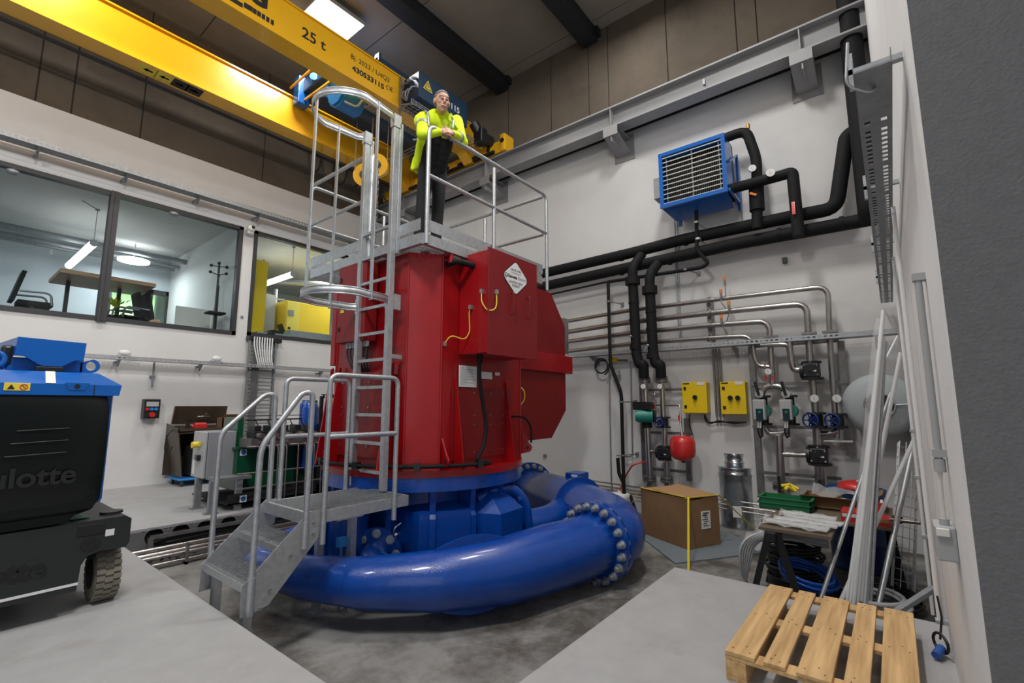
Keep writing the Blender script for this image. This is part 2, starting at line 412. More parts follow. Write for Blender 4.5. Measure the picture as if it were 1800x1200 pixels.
# ================================================================ generator
CX, CY = 4.04, 4.6
gen = thing('generator', 'large red steel generator housing standing on the blue turbine under the grated platform', 'generator', (CX, CY, .70))
Z0, Z1 = .78, 3.03
OCT = [(3.37, 3.63), (4.71, 3.63), (4.99, 3.87), (4.99, 5.3), (4.71, 5.59), (3.37, 5.57), (3.09, 5.14), (3.09, 3.85)]
m = M(); m.prism([(x, y, Z0) for x, y in OCT], (0, 0, Z1 - Z0))
for x, y in OCT:   # folded corner strips
    m.cyl((x, y, Z0), (x, y, Z1), .012, n=8)
m.build('housing', RED, gen)
m = M(); m.lathe([(1.0, Z0 - .001), (1.20, Z0), (1.20, .715), (1.0, .715)], (CX, CY, 0), n=72, smooth=False); m.build('base_flange', RED, gen)
# bolted cover plates
M().bbox((3.052, 4.02, .88), (3.095, 4.98, 1.75), .004).build('cover_plate', RED2, gen)
p = M().bbox((3.52, 3.612, .86), (4.50, 3.632, 1.62), .004).build('cover_plate', RED2, gen)
m = M()
for x in [3.60, 3.85, 4.12, 4.34, 4.46]:
    for z in (.93, 1.22, 1.32, 1.57): M().cyl((x, 3.612, z), (x, 3.603, z), .009, n=6).build('bolt', STEEL, p)
for y in (4.12, 4.4, 4.66, 4.9):
    for z in (1.0, 1.33, 1.41, 1.68): M().cyl((3.042, y, z), (3.033, y, z), .009, n=6).build('bolt', STEEL, p)
# stiffener gussets
for x in (3.56, 4.40):
    M().prism([(x, 3.63, Z0), (x, 3.47, Z0), (x, 3.60, 1.70), (x, 3.63, 1.72)], (.018, 0, 0)).build('gusset', RED, gen)
for y in (4.0, 4.98, 5.14):
    M().prism([(3.06, y, Z0), (2.89, y, Z0), (3.03, y, 1.85), (3.06, y, 1.87)], (0, .02, 0)).build('gusset', RED, gen)
# lifting lugs
def lug(x, y, z, dx, dy, h=.26):
    d = V((dx, dy, 0)).normalized(); s_ = V((-d.y, d.x, 0)) * .02; c = V((x, y, z)); prof = [c, c + V((0, 0, h))]
    for k in range(9): a = R(70 - k * 18); prof.append(c + d * (.09 + .055 * math.cos(a)) + V((0, 0, .075 + .055 * math.sin(a))))
    m = M(); m.prism(prof, s_); m.mat(1).cyl(c + d * .09 + V((0, 0, .075)) - s_ * .05, c + d * .09 + V((0, 0, .075)) + s_ * 1.05, .022); m.build('lifting_lug', [RED, BLKINK], gen)
lug(3.39, 3.63, .80, -.25, -1, .30); lug(4.74, 3.65, .84, .5, -1, .36); lug(3.1, 5.1, .8, -1, .2)
# terminal box on the front
tb = M().bbox((3.62, 3.2, 1.97), (4.45, 3.63, 3.07), .008).build('terminal_box', RED, gen)
M().bbox((3.60, 3.188, 1.95), (4.47, 3.206, 3.09), .004).build('cover', RED2, tb)
m = M()
for x in (3.98, 4.27):
    M().tube([(x - .0, 3.188, 2.66), (x, 3.15, 2.66), (x, 3.15, 2.42), (x, 3.188, 2.42)], .008, fil=.02).build('handle', RED2, tb)
# diamond plate with lettering
cx, cz = 4.055, 2.84
def rdia(k, y, thick, mt, name, par):
    pts = []
    cor = [(0, .19), (-.235, 0), (0, -.19), (.235, 0)]
    for i in range(4):
        a, b, c = V((*cor[i - 1], 0)), V((*cor[i], 0)), V((*cor[(i + 1) % 4], 0)); rr = .035 if i % 2 == 0 else .08
        p, q = b + (a - b).normalized() * rr, b + (c - b).normalized() * rr
        for j in range(6): t = j / 5; pts.append(p * (1 - t) ** 2 + b * 2 * t * (1 - t) + q * t * t)
    return M().prism([(cx + q.x * k, y, cz + q.y * k) for q in pts], (0, -thick, 0)).build(name, mt, par)
nb = rdia(1.05, 3.188, .004, BLKINK, 'maker_plate', gen); rdia(.99, 3.184, .003, WHTINK, 'plate_face', nb)
for s, dz, sz, mt, bo in (('SINCE 1908', .085, .036, GRYINK, .0008), ('WITH RENEWABLE ENERGY OF', .052, .013, GRYINK, 0), ('SHAPING NEW', -.055, .036, GRYINK, .001), ('ENERGY', -.092, .036, GRYINK, .001)):
    text(nb, s, (cx, 3.180, cz + dz), sz, (1, 0, 0), (0, 0, 1), mt, bold=bo, ext=.0006)
text(nb, 'Gamesa', (cx - .145, 3.180, cz + .006), .052, (1, 0, 0), (0, 0, 1), BLKINK, bold=.0012, ext=.0006, align='LEFT')
text(nb, 'Electric', (cx + .035, 3.180, cz + .006), .052, (1, 0, 0), (0, 0, 1), GRYINK, ext=.0006, align='LEFT')
m = M(); m.cyl((cx - .172, 3.181, cz + .006), (cx - .172, 3.179, cz + .006), .024, n=20); m.mat(1); m.ball((cx - .172, 3.179, cz + .006), .011, sc_=(1, .15, 1.3)); m.build('emblem', [BLKINK, WHTINK], nb)
# rating plates
m = M(); m.box((3.61, 3.601, 1.63), (3.88, 3.612, 1.86)); rp = m.build('rating_plate', WHTINK, gen)
for k in range(11): M().box((3.63, 3.5995, 1.835 - k * .018), (3.63 + (.06, .22, .18, .2, .12, .21, .15, .22, .1, .2, .07)[k], 3.6009, 1.839 - k * .018)).build('printed_line', GRYINK, rp)
M().box((3.965, 3.601, 1.73), (4.145, 3.612, 1.81)).build('rating_plate', WHTINK, gen)
M().box((4.20, 3.601, 1.78), (4.28, 3.612, 1.815)).build('rating_plate', WHTINK, gen)
# air cooler housing on the far right side
prof = [(5.0, 3.12), (5.66, 3.14), (5.90, 3.13), (6.28, 2.67), (6.28, 1.36), (5.88, .96), (5.0, .95)]
m = M(); m.prism([(x, 3.95, z) for x, z in prof], (0, 1.25, 0)); ck = m.build('cooler_housing', RED2, gen)
M().bbox((4.72, 3.9, 1.92), (6.42, 5.3, 2.19), .01).build('cooler_flange', RED, ck)
m = M()
for k in range(20): m.cyl((4.85 + k * .075, 3.945, 1.905), (4.85 + k * .075, 3.945, 1.925), .008, n=6)
# terminal box facing the ladder
tb2 = M().bbox((2.90, 4.33, 2.12), (3.06, 4.86, 3.0), .01).build('terminal_box', RED2, gen)
m = M(); m.prism([(2.898, 4.80, 2.46), (2.898, 4.72, 2.46), (2.898, 4.76, 2.55)], (-.003, 0, 0)); m.build('warning_label', LEMON, tb2)
text(tb2, '!', (2.894, 4.76, 2.488), .05, (0, -1, 0), (0, 0, 1), BLKINK, ext=.0005)
M().box((2.888, 4.83, 2.82), (2.9, 4.80, 2.87)).build('latch', PLAST, tb2); M().box((2.888, 4.83, 2.25), (2.9, 4.80, 2.30)).build('latch', PLAST, tb2)
for k in range(7):
    y = 4.36 + k * .062
    m = M(); m.mat(0).cyl((2.97, y, 2.12), (2.97, y, 2.06), .02, n=8); m.mat(1).tube([(2.97, y, 2.06), (2.965, y, 1.98), (3.0, 4.40 + k * .045, 1.84), (3.05, 4.42 + k * .04, 1.80)], .011, n=6, fil=.05)
    m.build('cable', [LGREY, PLAST], gen)
# top red bits: door leaf on the far side, cable conduit elbow, hangers
m = M(); m.bbox((3.06, 5.14, 1.9), (3.12, 5.24, 2.85), .01); m.build('side_panel', RED, gen)
m = M(); m.tube([(3.42, 3.62, 2.93), (3.42, 3.50, 2.95), (3.62, 3.42, 2.93), (3.66, 3.42, 2.90)], .034, fil=.06, n=12); m.build('cable_elbow', RUB, gen)
m = M(); m.tube([(3.405, 3.63, 3.03), (3.405, 3.58, 3.06), (3.405, 3.55, 3.03), (3.405, 3.55, 2.93)], .03, fil=.03); m.build('cable_hook', RED, gen)
# earth wires
for pts in ([(3.40, 3.62, 1.97 + .1), (3.43, 3.56, 2.16), (3.58, 3.5, 2.12), (3.615, 3.46, 2.2), (3.60, 3.46, 2.42), (3.60, 3.44, 2.47)],
            [(3.60, 3.28, 2.62), (3.57, 3.26, 2.5), (3.60, 3.20, 2.40), (3.68, 3.16, 2.42), (3.71, 3.165, 2.5), (3.72, 3.18, 2.62)],):
    m = M(); m.tube(pts, .0065, fil=.05, n=7); m.mat(1); m.obox(pts[0], (.035, .03, .045)); m.obox(pts[-1], (.035, .03, .045)); m.build('earth_wire', [LEMON, GALV], gen)
M().tube([(4.73, 3.68, 1.68), (4.76, 3.60, 1.62), (4.77, 3.60, 1.5), (4.73, 3.66, 1.42)], .007, fil=.05, n=7).build('earth_wire', LEMON, gen)
M().tube([(4.5, 3.60, 1.30), (4.62, 3.50, 1.30), (4.74, 3.48, 1.18), (4.76, 3.5, .98)], .013, fil=.08, n=8).build('cable', RUB, gen)
# heavy black cable from the box down around the base
pts = [(3.73, 3.42, 1.97), (3.74, 3.44, 1.75), (3.83, 3.46, 1.45)]
pts += [(3.88, 3.45, 1.2), (3.80, 3.42, .98), (3.66, 3.41, .87)]
for k in range(24): a = R(262 - k * 5); pts.append((CX + 1.245 * math.cos(a), CY + 1.245 * math.sin(a), .83))
m = M(); m.tube(pts, .021, n=9, fil=.1); m.tube([(3.73, 3.42, 1.98), (3.73, 3.42, 1.88)], .032, n=10)
bc = m.build('power_cable', RUB, gen)
for k in (0, 2, 4, 6): a = R(255 - k * 15); c = V((CX + 1.235 * math.cos(a), CY + 1.235 * math.sin(a), .83)); M().obox(c, (.07, .06, .07), (math.cos(a), math.sin(a), 0), (-math.sin(a), math.cos(a), 0)).build('cable_clip', PLAST, bc)

# ================================================================ turbine
tur = thing('water_turbine', 'gloss blue water turbine casing and curved inlet pipe below the red generator', 'turbine', (CX, CY, ZF))
M().lathe([(1.0, .715), (1.19, .715), (1.19, .575), (1.0, .56)], (CX, CY, 0), n=72, smooth=False).build('top_flange', BLUE, tur)
m = M(); m.lathe([(.92, .57), (.92, .1), (.98, .05), (.98, ZF)], (CX, CY, 0), n=8, a0=R(10), smooth=False); m.build('casing', BLUE, tur)
for k in range(16):
    a = R(360 / 16 * k + 8); d = V((math.cos(a), math.sin(a), 0)); c = V((CX, CY, 0)); t = V((-d.y, d.x, 0)) * .03
    M().prism([c + d * .9 + V((0, 0, .575)) - t, c + d * 1.12 + V((0, 0, .575)) - t, c + d * 1.10 + V((0, 0, .34)) - t, c + d * 1.13 + V((0, 0, .3)) - t, c + d * 1.13 + V((0, 0, ZF)) - t, c + d * .9 + V((0, 0, ZF)) - t], t * 2).build('rib', BLUE, tur)
# injector hoods around the casing
def hood(az, r0, w_, z_top, z_sh, dep, name='injector_hood'):
    a = R(az); d = V((math.cos(a), math.sin(a), 0)); t = V((-d.y, d.x, 0)); c = V((CX, CY, 0))
    m = M(); hw = w_ / 2
    def P(r, s, z): return c + d * r + t * s + V((0, 0, z))
    bot = [P(r0, -hw, ZF), P(r0, hw, ZF), P(r0 + dep, hw * .62, ZF), P(r0 + dep, -hw * .62, ZF)]
    sh = [P(r0, -hw, z_sh), P(r0, hw, z_sh), P(r0 + dep, hw * .62, z_sh), P(r0 + dep, -hw * .62, z_sh)]
    tp = [P(r0, -hw * .45, z_top), P(r0, hw * .45, z_top), P(r0 + dep * .35, hw * .3, z_top), P(r0 + dep * .35, -hw * .3, z_top)]
    vs = bot + sh + tp; fs = [(0, 1, 2, 3)[::-1]]
    for L in (0, 4):
        for i in range(4): j = (i + 1) % 4; fs.append((L + i, L + j, L + 4 + j, L + 4 + i)[::-1])
    fs.append((8, 9, 10, 11)[::-1]); m.add(vs, fs); return m.build(name, BLUE, tur)
hood(276, .86, .70, .54, .30, .42); hood(240, .80, .86, .42, .36, .28); hood(160, .88, .6, .4, .1, .35); hood(320, .9, .5, .3, .1, .3)
# breather pipe arching over the hood
def cyl_pt(az, r, z): a = R(az); return V((CX + r * math.cos(a), CY + r * math.sin(a), z))
M().tube([cyl_pt(262, .99, .42), cyl_pt(276, 1.02, .50), cyl_pt(290, 1.15, .48), cyl_pt(295, 1.27, .30), cyl_pt(296, 1.30, -.1), cyl_pt(296, 1.30, ZF)], .062, n=14, fil=.16).build('vent_pipe', BLUE, tur)
M().tube([cyl_pt(284, 1.04, .44), cyl_pt(289, 1.12, .36), cyl_pt(291, 1.13, .24)], .055, n=12, fil=.1).build('vent_pipe', BLUE, tur)

def flange(c, d, r0, r1, th, nb, name, par, bs=.045, mt=None, start=0):
    c, d = V(c), V(d).normalized(); x, y = frame(d)
    m = M(); m.cyl(c - d * th / 2, c + d * th / 2, r1, n=48); f = m.build(name, mt or BLUE, par)
    for i in range(nb):
        a = 2 * math.pi * (i + start) / nb; p = c + (x * math.cos(a) + y * math.sin(a)) * ((r0 + r1) / 2 + .005)
        q = M(); q.cyl(p - d * (th / 2 + .03), p + d * (th / 2 + .03), bs * .72, n=14); q.cyl(p - d * (th / 2 + .012), p - d * (th / 2), bs * .95, n=16); q.cyl(p + d * (th / 2), p + d * (th / 2 + .012), bs * .95, n=16)
        q.cyl(p - d * (th / 2 + .062), p - d * (th / 2 + .028), bs * .72, n=6); q.cyl(p - d * (th / 2 + .075), p - d * (th / 2 + .06), bs * .4, n=10)
        q.build('bolt', GALV, f)
    return f
# ring pipe (segmental bends), tapering towards its end
RR = 1.86; ring = []; rad = []
segs = [298, 285, 268, 250, 232, 214, 197, 180, 163, 146]
rs = [.30, .31, .305, .275, .24, .20, .175, .16, .15, .14]
for a, r in zip(segs, rs):
    p = cyl_pt(a, RR, 0); ring.append(V((p.x, p.y, -.03))); rad.append(r)
fl_c = V((4.62, 2.58, 0.0)); fl_d = V((.985, -.12, 0)).normalized()
ring = [fl_c.copy(), V((4.30, 2.63, -.01))] + ring[2:]; rad = [.30, .30] + rad[2:]
m = M(); m.tube(ring, rad, n=40); m.build('ring_pipe', BLUE, tur)
# welded rib plate sitting across the ring pipe bend
def sail(sgn):
    pr = []
    for k in range(13): s_ = -1 + k / 6; pr.append(b + tdir * s_ * .36 - sd * .02 + V((0, 0, sgn * (.24 + .085 * (1 - abs(s_) ** 1.8)))))
    for k in range(12, -1, -1): s_ = -1 + k / 6; pr.append(b + tdir * s_ * .36 - sd * .02 + V((0, 0, sgn * .17)))
    return pr
b2 = cyl_pt(243, RR - .02, 0) + V((0, 0, -.02)); b = b2; tdir = V((math.sin(R(242)), -math.cos(R(242)), 0)) ; sd = V((-tdir.y, tdir.x, 0))
M().prism(sail(1), sd * .03).build('rib_plate', BLUE, tur); M().prism(sail(-1), sd * .035).build('rib_plate', BLUE, tur)
flange(fl_c, fl_d, .32, .41, .07, 20, 'pipe_flange', tur, .044, start=.5)
flange(fl_c + fl_d * .085, fl_d, .32, .41, .06, 0, 'pipe_flange', tur)
# bend and supply pipe coming from the rear
sup = fillet([fl_c + fl_d * .1, V((5.0, 2.54, 0)), V((5.42, 2.74, 0)), V((5.80, 3.18, 0)), V((6.15, 3.72, .0)), V((6.5, 4.4, .0)), V((6.95, 5.15, .0))], .3, 3)
m = M(); m.tube(sup, [.31, .33] + [.34] * (len(sup) - 4) + [.31, .29], n=36); m.build('supply_pipe', BLUE, tur)
bk = flange(V((6.95, 5.15, 0)), (.5, .8, 0), .30, .43, .1, 18, 'pipe_flange', tur, .045)
# branch into the casing
m = M(); m.tube([V((6.25, 4.0, -.02)), V((5.75, 3.72, -.05)), V((5.3, 3.68, -.08)), V((4.9, 3.85, -.08)), V((4.6, 4.1, -.08))], .19, n=28, fil=.2); m.build('branch_pipe', BLUE, tur)
# collar plate at the fork
c = V((6.1, 3.64, 0)); d = V((.5, .85, 0)).normalized()
m = M(); m.cyl(c - d * .025, c + d * .025, .41, n=40); m.build('fork_collar', BLUE, tur)
m = M(); m.bbox((6.3, 3.75, .25), (6.6, 4.0, .42), .02); m.mat(1).box((6.29, 3.78, .37), (6.3, 3.88, .40)); m.build('nozzle_cap', [BLUE, WHTINK], tur)
# inner injector pipe with bolted flange and shut-off
a0 = cyl_pt(205, 1.13, -.02); fd = V((math.cos(R(218)), math.sin(R(218)), 0))
flange(a0, fd, .13, .25, .05, 8, 'injector_flange', tur, .045)
m = M(); m.tube([a0, a0 + fd * .2 + V((0, 0, .0)), a0 + fd * .34 + V((.1, -.1, -.05)), cyl_pt(232, 1.45, -.1), cyl_pt(250, 1.5, -.1), cyl_pt(268, 1.56, -.08)], .13, n=22, fil=.14); m.build('injector_pipe', BLUE, tur)
m = M(); m.tube([cyl_pt(178, 1.1, .12), cyl_pt(178, 1.45, .12), cyl_pt(170, 1.75, .0)], .16, n=20, fil=.15); m.cyl(cyl_pt(190, 1.2, ZF), cyl_pt(190, 1.2, .45), .20, n=24); m.cyl(cyl_pt(176, 1.3, ZF), cyl_pt(176, 1.3, .4), .22, n=24); m.build('injector_body', BLUE, tur)
for k, px in enumerate([(777, 963), (850, 960), (655, 930)]):
    c = cyl_pt([262, 280, 214][k], [1.28, 1.28, 1.14][k], [-.10, -.10, .14][k])
    m = M(); m.tube([c, c + V((0, 0, .09)), c + V((.06, -.03, .13))], .012, n=7, fil=.03); m.ball(c + V((.02, 0, .02)), .03, 8, m=6); m.obox(c + V((.05, 0, .03)), (.05, .04, .03)); m.build('drain_valve', CHROME, tur)
# level sensor
m = M(); m.mat(1).box((2.52, 4.0, .16), (2.60, 4.06, .24)).mat(0).cyl((2.56, 4.03, .16), (2.56, 4.03, ZF), .012, n=8); m.mat(2).cyl((2.5, 4.03, .02), (2.62, 4.03, .02), .01, n=8)
m.build('pressure_sensor', [GALVD, BLUE4, GALV], tur)

# ================================================================ top platform with guard rails
pf = thing('maintenance_platform', 'galvanised platform with guard rails and toe boards on top of the red generator', 'platform', (3.0, 3.54, 3.05))
PX0, PX1, PY0, PY1, PZ = 3.0, 5.05, 3.54, 5.66, 3.16
m = M()
for k in range(52): x = PX0 + .02 + k * (PX1 - PX0 - .04) / 51; m.box((x - .0025, PY0 + .02, PZ - .035), (x + .0025, PY1 - .02, PZ))
for k in range(22): y = PY0 + .02 + k * (PY1 - PY0 - .04) / 21; m.box((PX0 + .02, y - .003, PZ - .012), (PX1 - .02, y + .003, PZ - .002))
m.build('grating', GALV, pf)
m = M()
for a, b in (((PX0, PY0), (PX1, PY0)), ((PX0, PY0), (PX0, PY1)), ((PX1, PY0), (PX1, PY1)), ((PX0, PY1), (PX1, PY1))):
    m.bar((*a, PZ - .075), (*b, PZ - .075), .05, .11)
for y in (4.2, 4.9): m.bar((PX0, y, PZ - .08), (PX1, y, PZ - .08), .05, .09)
m.build('frame', GALV, pf)
for p, q in (((PX0, PY0 - .03), (PX1, PY0 - .03)), ((PX0 - .03, PY0), (PX0 - .03, 3.93)), ((PX0 - .03, 4.47), (PX0 - .03, PY1)), ((PX1 + .03, PY0), (PX1 + .03, PY1)), ((PX0, PY1 + .03), (PX1, PY1 + .03))):
    M().bar((*p, PZ + .07), (*q, PZ + .07), .006, .12).build('toe_board', GALV, pf)
HR, MR = 4.28, 3.74; r = .0225
def rail(pts, posts, mid, mt=GALV, foot=3.02):
    g = M().tube(pts, r, fil=.09, n=12).build('guard_rail', mt, pf)
    if mid: M().tube(mid, r * .95, n=10).build('knee_rail', mt, pf)
    for p in posts: M().tube([(p[0], p[1], foot), (p[0], p[1], HR - (.0 if len(p) < 3 else .05))], r, n=10).build('post', GALV, pf)
y = PY0 - .06
rail([(PX0, y, 3.02), (PX0, y, HR), (PX1 + .06, y, HR), (PX1 + .06, y, 2.95)], [(4.02, y, 1)], [(PX0, y, MR), (PX1 + .06, y, MR)])
x = PX1 + .06
rail([(x, PY0, HR), (x, PY1 + .06, HR), (x, PY1 + .06, 3.02)], [(x, 4.6, 1)], [(x, PY0, MR), (x, PY1 + .06, MR)])
y = PY1 + .06
rail([(PX0 - .04, y, 3.02), (PX0 - .04, y, HR), (PX1, y, HR)], [(4.1, y, 1)], [(PX0, y, MR), (PX1, y, MR)])
x = PX0 - .04
rail([(x, PY1, HR), (x, 4.38, HR), (x, 4.38, 2.95)], [], [(x, PY1, MR), (x, 4.38, MR)])
m = M()
for k in range(26): c = V((PX0 + .06, 4.42, 4.2 - k * .042)); m.tube([c + V((.012 * math.cos(t) * (k % 2), .012 * math.cos(t) * (1 - k % 2), .026 * math.sin(t))) for t in [i * math.pi / 4 for i in range(8)]], .004, n=5, closed=True)
m.build('safety_chain', GALVD, pf)
M().prism([(3.33, PY1 + .02, 3.02), (3.45, PY1 + .02, 3.02), (3.45, PY1 + .02, 3.16), (3.33, PY1 + .02, 3.16)], (0, .01, 0)).build('sign_plate', RED, pf)

# ================================================================ caged ladder
ld = thing('caged_ladder', 'galvanised ladder with safety cage hoops standing on the stair landing against the generator', 'ladder', (2.93, 4.2, .6))
LX, LY0, LY1, LZ0, LZ1 = 2.90, 3.90, 4.42, .62, 4.45
for y in (LY0, LY1):
    m = M(); m.bbox((LX - .035, y - .028, LZ0), (LX + .03, y + .028, LZ1), .005); m.build('stringer', GALV, ld)
z = .78
while z < 3.3:
    M().box((LX - .015, LY0, z - .015), (LX + .015, LY1, z + .015)).build('rung', GALV, ld); z += .278
def hoop(z, nm='cage_hoop'):
    cy = (LY0 + LY1) / 2; pts = [(LX, LY0 - .0, z)]; rr = .37
    pts = [V((LX - .02, LY0, z)), V((LX - .1, LY0 - .06, z))]
    for k in range(21): a = R(-100 - k * 160 / 20); pts.append(V((LX - .38 + rr * math.cos(a) * 1.0, cy + rr * math.sin(a), z)))
    pts += [V((LX - .1, LY1 + .06, z)), V((LX - .02, LY1, z))]
    m = M(); n = len(pts)
    vs = []
    for i, p in enumerate(pts):
        t = (pts[min(i + 1, n - 1)] - pts[max(i - 1, 0)]).normalized(); s_ = V((-t.y, t.x, 0)) * .004
        vs += [p - s_ - V((0, 0, .032)), p + s_ - V((0, 0, .032)), p + s_ + V((0, 0, .032)), p - s_ + V((0, 0, .032))]
    fs = []
    for i in range(n - 1):
        for k in range(4): l = (k + 1) % 4; fs.append((i * 4 + k, i * 4 + l, i * 4 + 4 + l, i * 4 + 4 + k))
    m.add(vs, fs, True); h = m.build(nm, GALV, ld)
    M().tube([p + V((0, 0, .033)) for p in pts], .008, n=6).tube([p - V((0, 0, .033)) for p in pts], .008, n=6).build('hoop_edge', GALV, h)
hoop(2.48); hoop(4.44)
cyc = (LY0 + LY1) / 2
for a in (-75, -183, -283): M().bar((LX - .38 + .36 * math.cos(R(a)), cyc + .36 * math.sin(R(a)), 2.43), (LX - .38 + .36 * math.cos(R(a)), cyc + .36 * math.sin(R(a)), 4.47), .012, .04, (0, 1, 0)).build('cage_bar', GALV, ld)
m = M()
for y in (LY0, LY1): M().box((LX - .045, y - .035, 4.36), (LX + .045, y + .035, 4.50)).build('cage_bracket', GALV, ld); M().box((LX - .04, y - .02, 2.40), (LX + .12, y + .03, 2.56)).build('cage_bracket', GALV, ld)
m = M()
for y in (LY0, LY1): M().bbox((LX + .032, y - .035, 2.98), (LX + .075, y + .035, 4.42), .005).build('exit_stile', GALV, ld)
m = M()
for y in (LY0, LY1): M().box((LX + .03, y - .02, 3.0), (3.0, y + .02, 3.04)).build('wall_bracket', GALV, ld); M().box((LX + .02, y - .02, 1.9), (3.06, y + .02, 1.94)).build('wall_bracket', GALV, ld)

# ================================================================ stair and landing
st = thing('access_stair', 'short galvanised grating stair with handrails leading up to the ladder landing', 'stair', (1.6, 3.65, ZF))
SY0, SY1 = 3.60, 4.32
def grate(x0, x1, y0, y1, z, par, name='tread'):
    m = M(); n = int((x1 - x0) / .022)
    for k in range(n + 1): x = x0 + (x1 - x0) * k / n; m.box((x - .0015, y0, z - .03), (x + .0015, y1, z))
    n = int((y1 - y0) / .035)
    for k in range(n + 1): y = y0 + (y1 - y0) * k / n; m.box((x0, y - .0015, z - .008), (x1, y + .0015, z - .001))
    m.box((x0 - .003, y0, z - .035), (x0 + .003, y1, z + .002)); m.box((x1 - .003, y0, z - .035), (x1 + .003, y1, z)); m.box((x0, y0 - .002, z - .035), (x1, y0 + .002, z)); m.box((x0, y1 - .002, z - .035), (x1, y1 + .002, z))
    return m.build(name, GALV, par)
for k, (x, z) in enumerate([(1.55, .2), (1.79, .4)]):
    t_ = grate(x, x + .24, SY0 + .01, SY1 - .01, z, st)
    m = M()
    for j in range(26): y = SY0 + .02 + j * .027; m.prism([(x - .004, y, z - .004), (x - .004, y + .012, z - .004), (x + .028, y + .012, z + .004), (x + .028, y, z + .004)], (0, 0, .004))
    m.box((x - .006, SY0, z - .05), (x - .001, SY1, z)); m.build('tread_nosing', GALV, t_)
grate(2.0, 2.93, SY0 + .02, SY1 - .02, .6, st, 'landing_grating')
m = M(); m.bar((2.0, SY0, .56), (2.95, SY0, .56), .03, .09); m.bar((2.0, SY1, .56), (2.95, SY1, .56), .03, .09); m.bar((2.0, SY0, .56), (2.0, SY1, .56), .03, .09); m.bar((2.95, SY0, .56), (2.95, SY1, .56), .03, .09)
m.bar((2.05, 3.95, .50), (2.55, 3.95, .50), .04, .05); m.bar((2.55, 3.72, .5), (2.3, 3.72, .5), .05, .05); m.build('landing_frame', GALV, st)
for y, t in ((SY0 - .008, -.008), (SY1, .008)):
    pr = [(1.53, y, -.0), (1.53, y, .2), (1.545, y, .215), (1.99, y, .62), (2.08, y, .62), (2.08, y, .42), (1.72, y, .03), (1.60, y, 0)]
    m = M(); m.prism(pr, (0, t, 0)); s_ = m.build('stringer', GALV, st)
    for (x, z) in ((1.60, .12), (1.72, .13), (1.66, .02), (1.86, .33), (1.96, .43), (2.03, .45), (2.03, .53)): M().cyl((x, y + t, z), (x, y + t * 2.2, z), .013, n=6).build('bolt', GALVD, s_)
for x, y, z1, z0 in ((1.62, SY0 + .1, .16, ZF), (1.63, SY1 - .05, .16, ZF), (2.63, 3.98, .52, ZF), (2.44, 4.20, .52, ZF)):
    m = M(); m.box((x - .03, y - .03, z0), (x + .03, y + .03, z1)); m.box((x - .07, y - .06, z0), (x + .07, y + .06, z0 + .012)); m.build('leg', GALV, st)
def srail(y, pts):
    M().tube([(a, y, b) for a, b in pts], .0215, fil=.075, n=12).build('handrail', GALV, st)
srail(SY0 - .03, [(1.585, -.0), (1.585, 1.13), (1.87, 1.53), (1.955, 1.53), (1.955, .36)])
srail(SY1 + .03, [(1.60, .1), (1.60, 1.20), (1.94, 1.53), (2.03, 1.53), (2.03, .45)])
srail(SY0 - .03, [(2.10, .36), (2.10, 1.68), (2.78, 1.68), (2.78, .42)])
M().tube([(2.10, SY0 - .03, 1.18), (2.78, SY0 - .03, 1.18)], .0215, n=12).build('knee_rail', GALV, st)
srail(SY1 + .03, [(2.12, .45), (2.12, 1.68), (2.78, 1.68), (2.78, .55)])
M().tube([(2.12, SY1 + .03, 1.15), (2.78, SY1 + .03, 1.15)], .0215, n=12).build('knee_rail', GALV, st)
m = M()
for x, y, z0, z1 in ((1.585, SY0 - .03, 0, .25), (1.955, SY0 - .03, .36, .55)): M().tube([(x, y, z0), (x, y, z1)], .026, n=12).build('rail_sleeve', GALV, st)
# ================================================================ the person on the platform
pe = thing('person', 'person in hi-vis yellow jacket leaning with clasped hands on the platform rail', 'person', (3.5, 4.0, PZ))
def cap(m, p, q, r1, r2, n=14):
    p, q = V(p), V(q); m.cyl(p, q, r1, r2, n=n); m.ball(p, r1, n, m=8); m.ball(q, r2, n, m=8)
def grow(m, name, voxel, smooth, mt, par, it=6):
    o = m.build(name, mt, par); r = o.modifiers.new('r', 'REMESH'); r.mode = 'VOXEL'; r.voxel_size = voxel; r.use_smooth_shade = True
    s_ = o.modifiers.new('s', 'SMOOTH'); s_.factor = smooth; s_.iterations = it
    bpy.context.view_layer.update(); me = bpy.data.meshes.new_from_object(o.evaluated_get(bpy.context.evaluated_depsgraph_get()))
    o.modifiers.clear(); o.data = me; me.materials.clear(); me.materials.append(mt)
    for p in me.polygons: p.use_smooth = True
    return o
hd_ = at(777, 180, 1, 3.50); F = V((-.42, -.88, -.20)).normalized(); Rt = F.cross(V((0, 0, 1))).normalized(); Up = Rt.cross(F)   # Rt = picture-right side of the face
def H(r_, u_, f_): return hd_ + (Rt * -r_ + Up * u_ + F * f_) * 1.06
nk = at(781, 206, 1, 3.60); sA = at(744, 208, 1, 3.66); sB = at(803, 213, 1, 3.58); eA = at(742, 236, 1, 3.55); eB = at(811, 244, 1, 3.50)
wA = at(776, 231, 1, 3.47); wB = at(795, 234, 1, 3.44); ch = at(772, 228, 1, 3.69); wa = at(764, 262, 1, 3.85); hp_ = at(759, 292, 1, 3.96)
hA, hB = at(750, 300, 1, 3.97), at(771, 303, 1, 3.95); kA, kB = at(744, 345, 1, 3.99), at(771, 348, 1, 3.97); fA, fB = V((kA.x + .01, 4.06, PZ + .09)), V((kB.x + .02, 4.03, PZ + .09))
m = M()
ROT = Matrix((Rt, F, Up)).transposed()
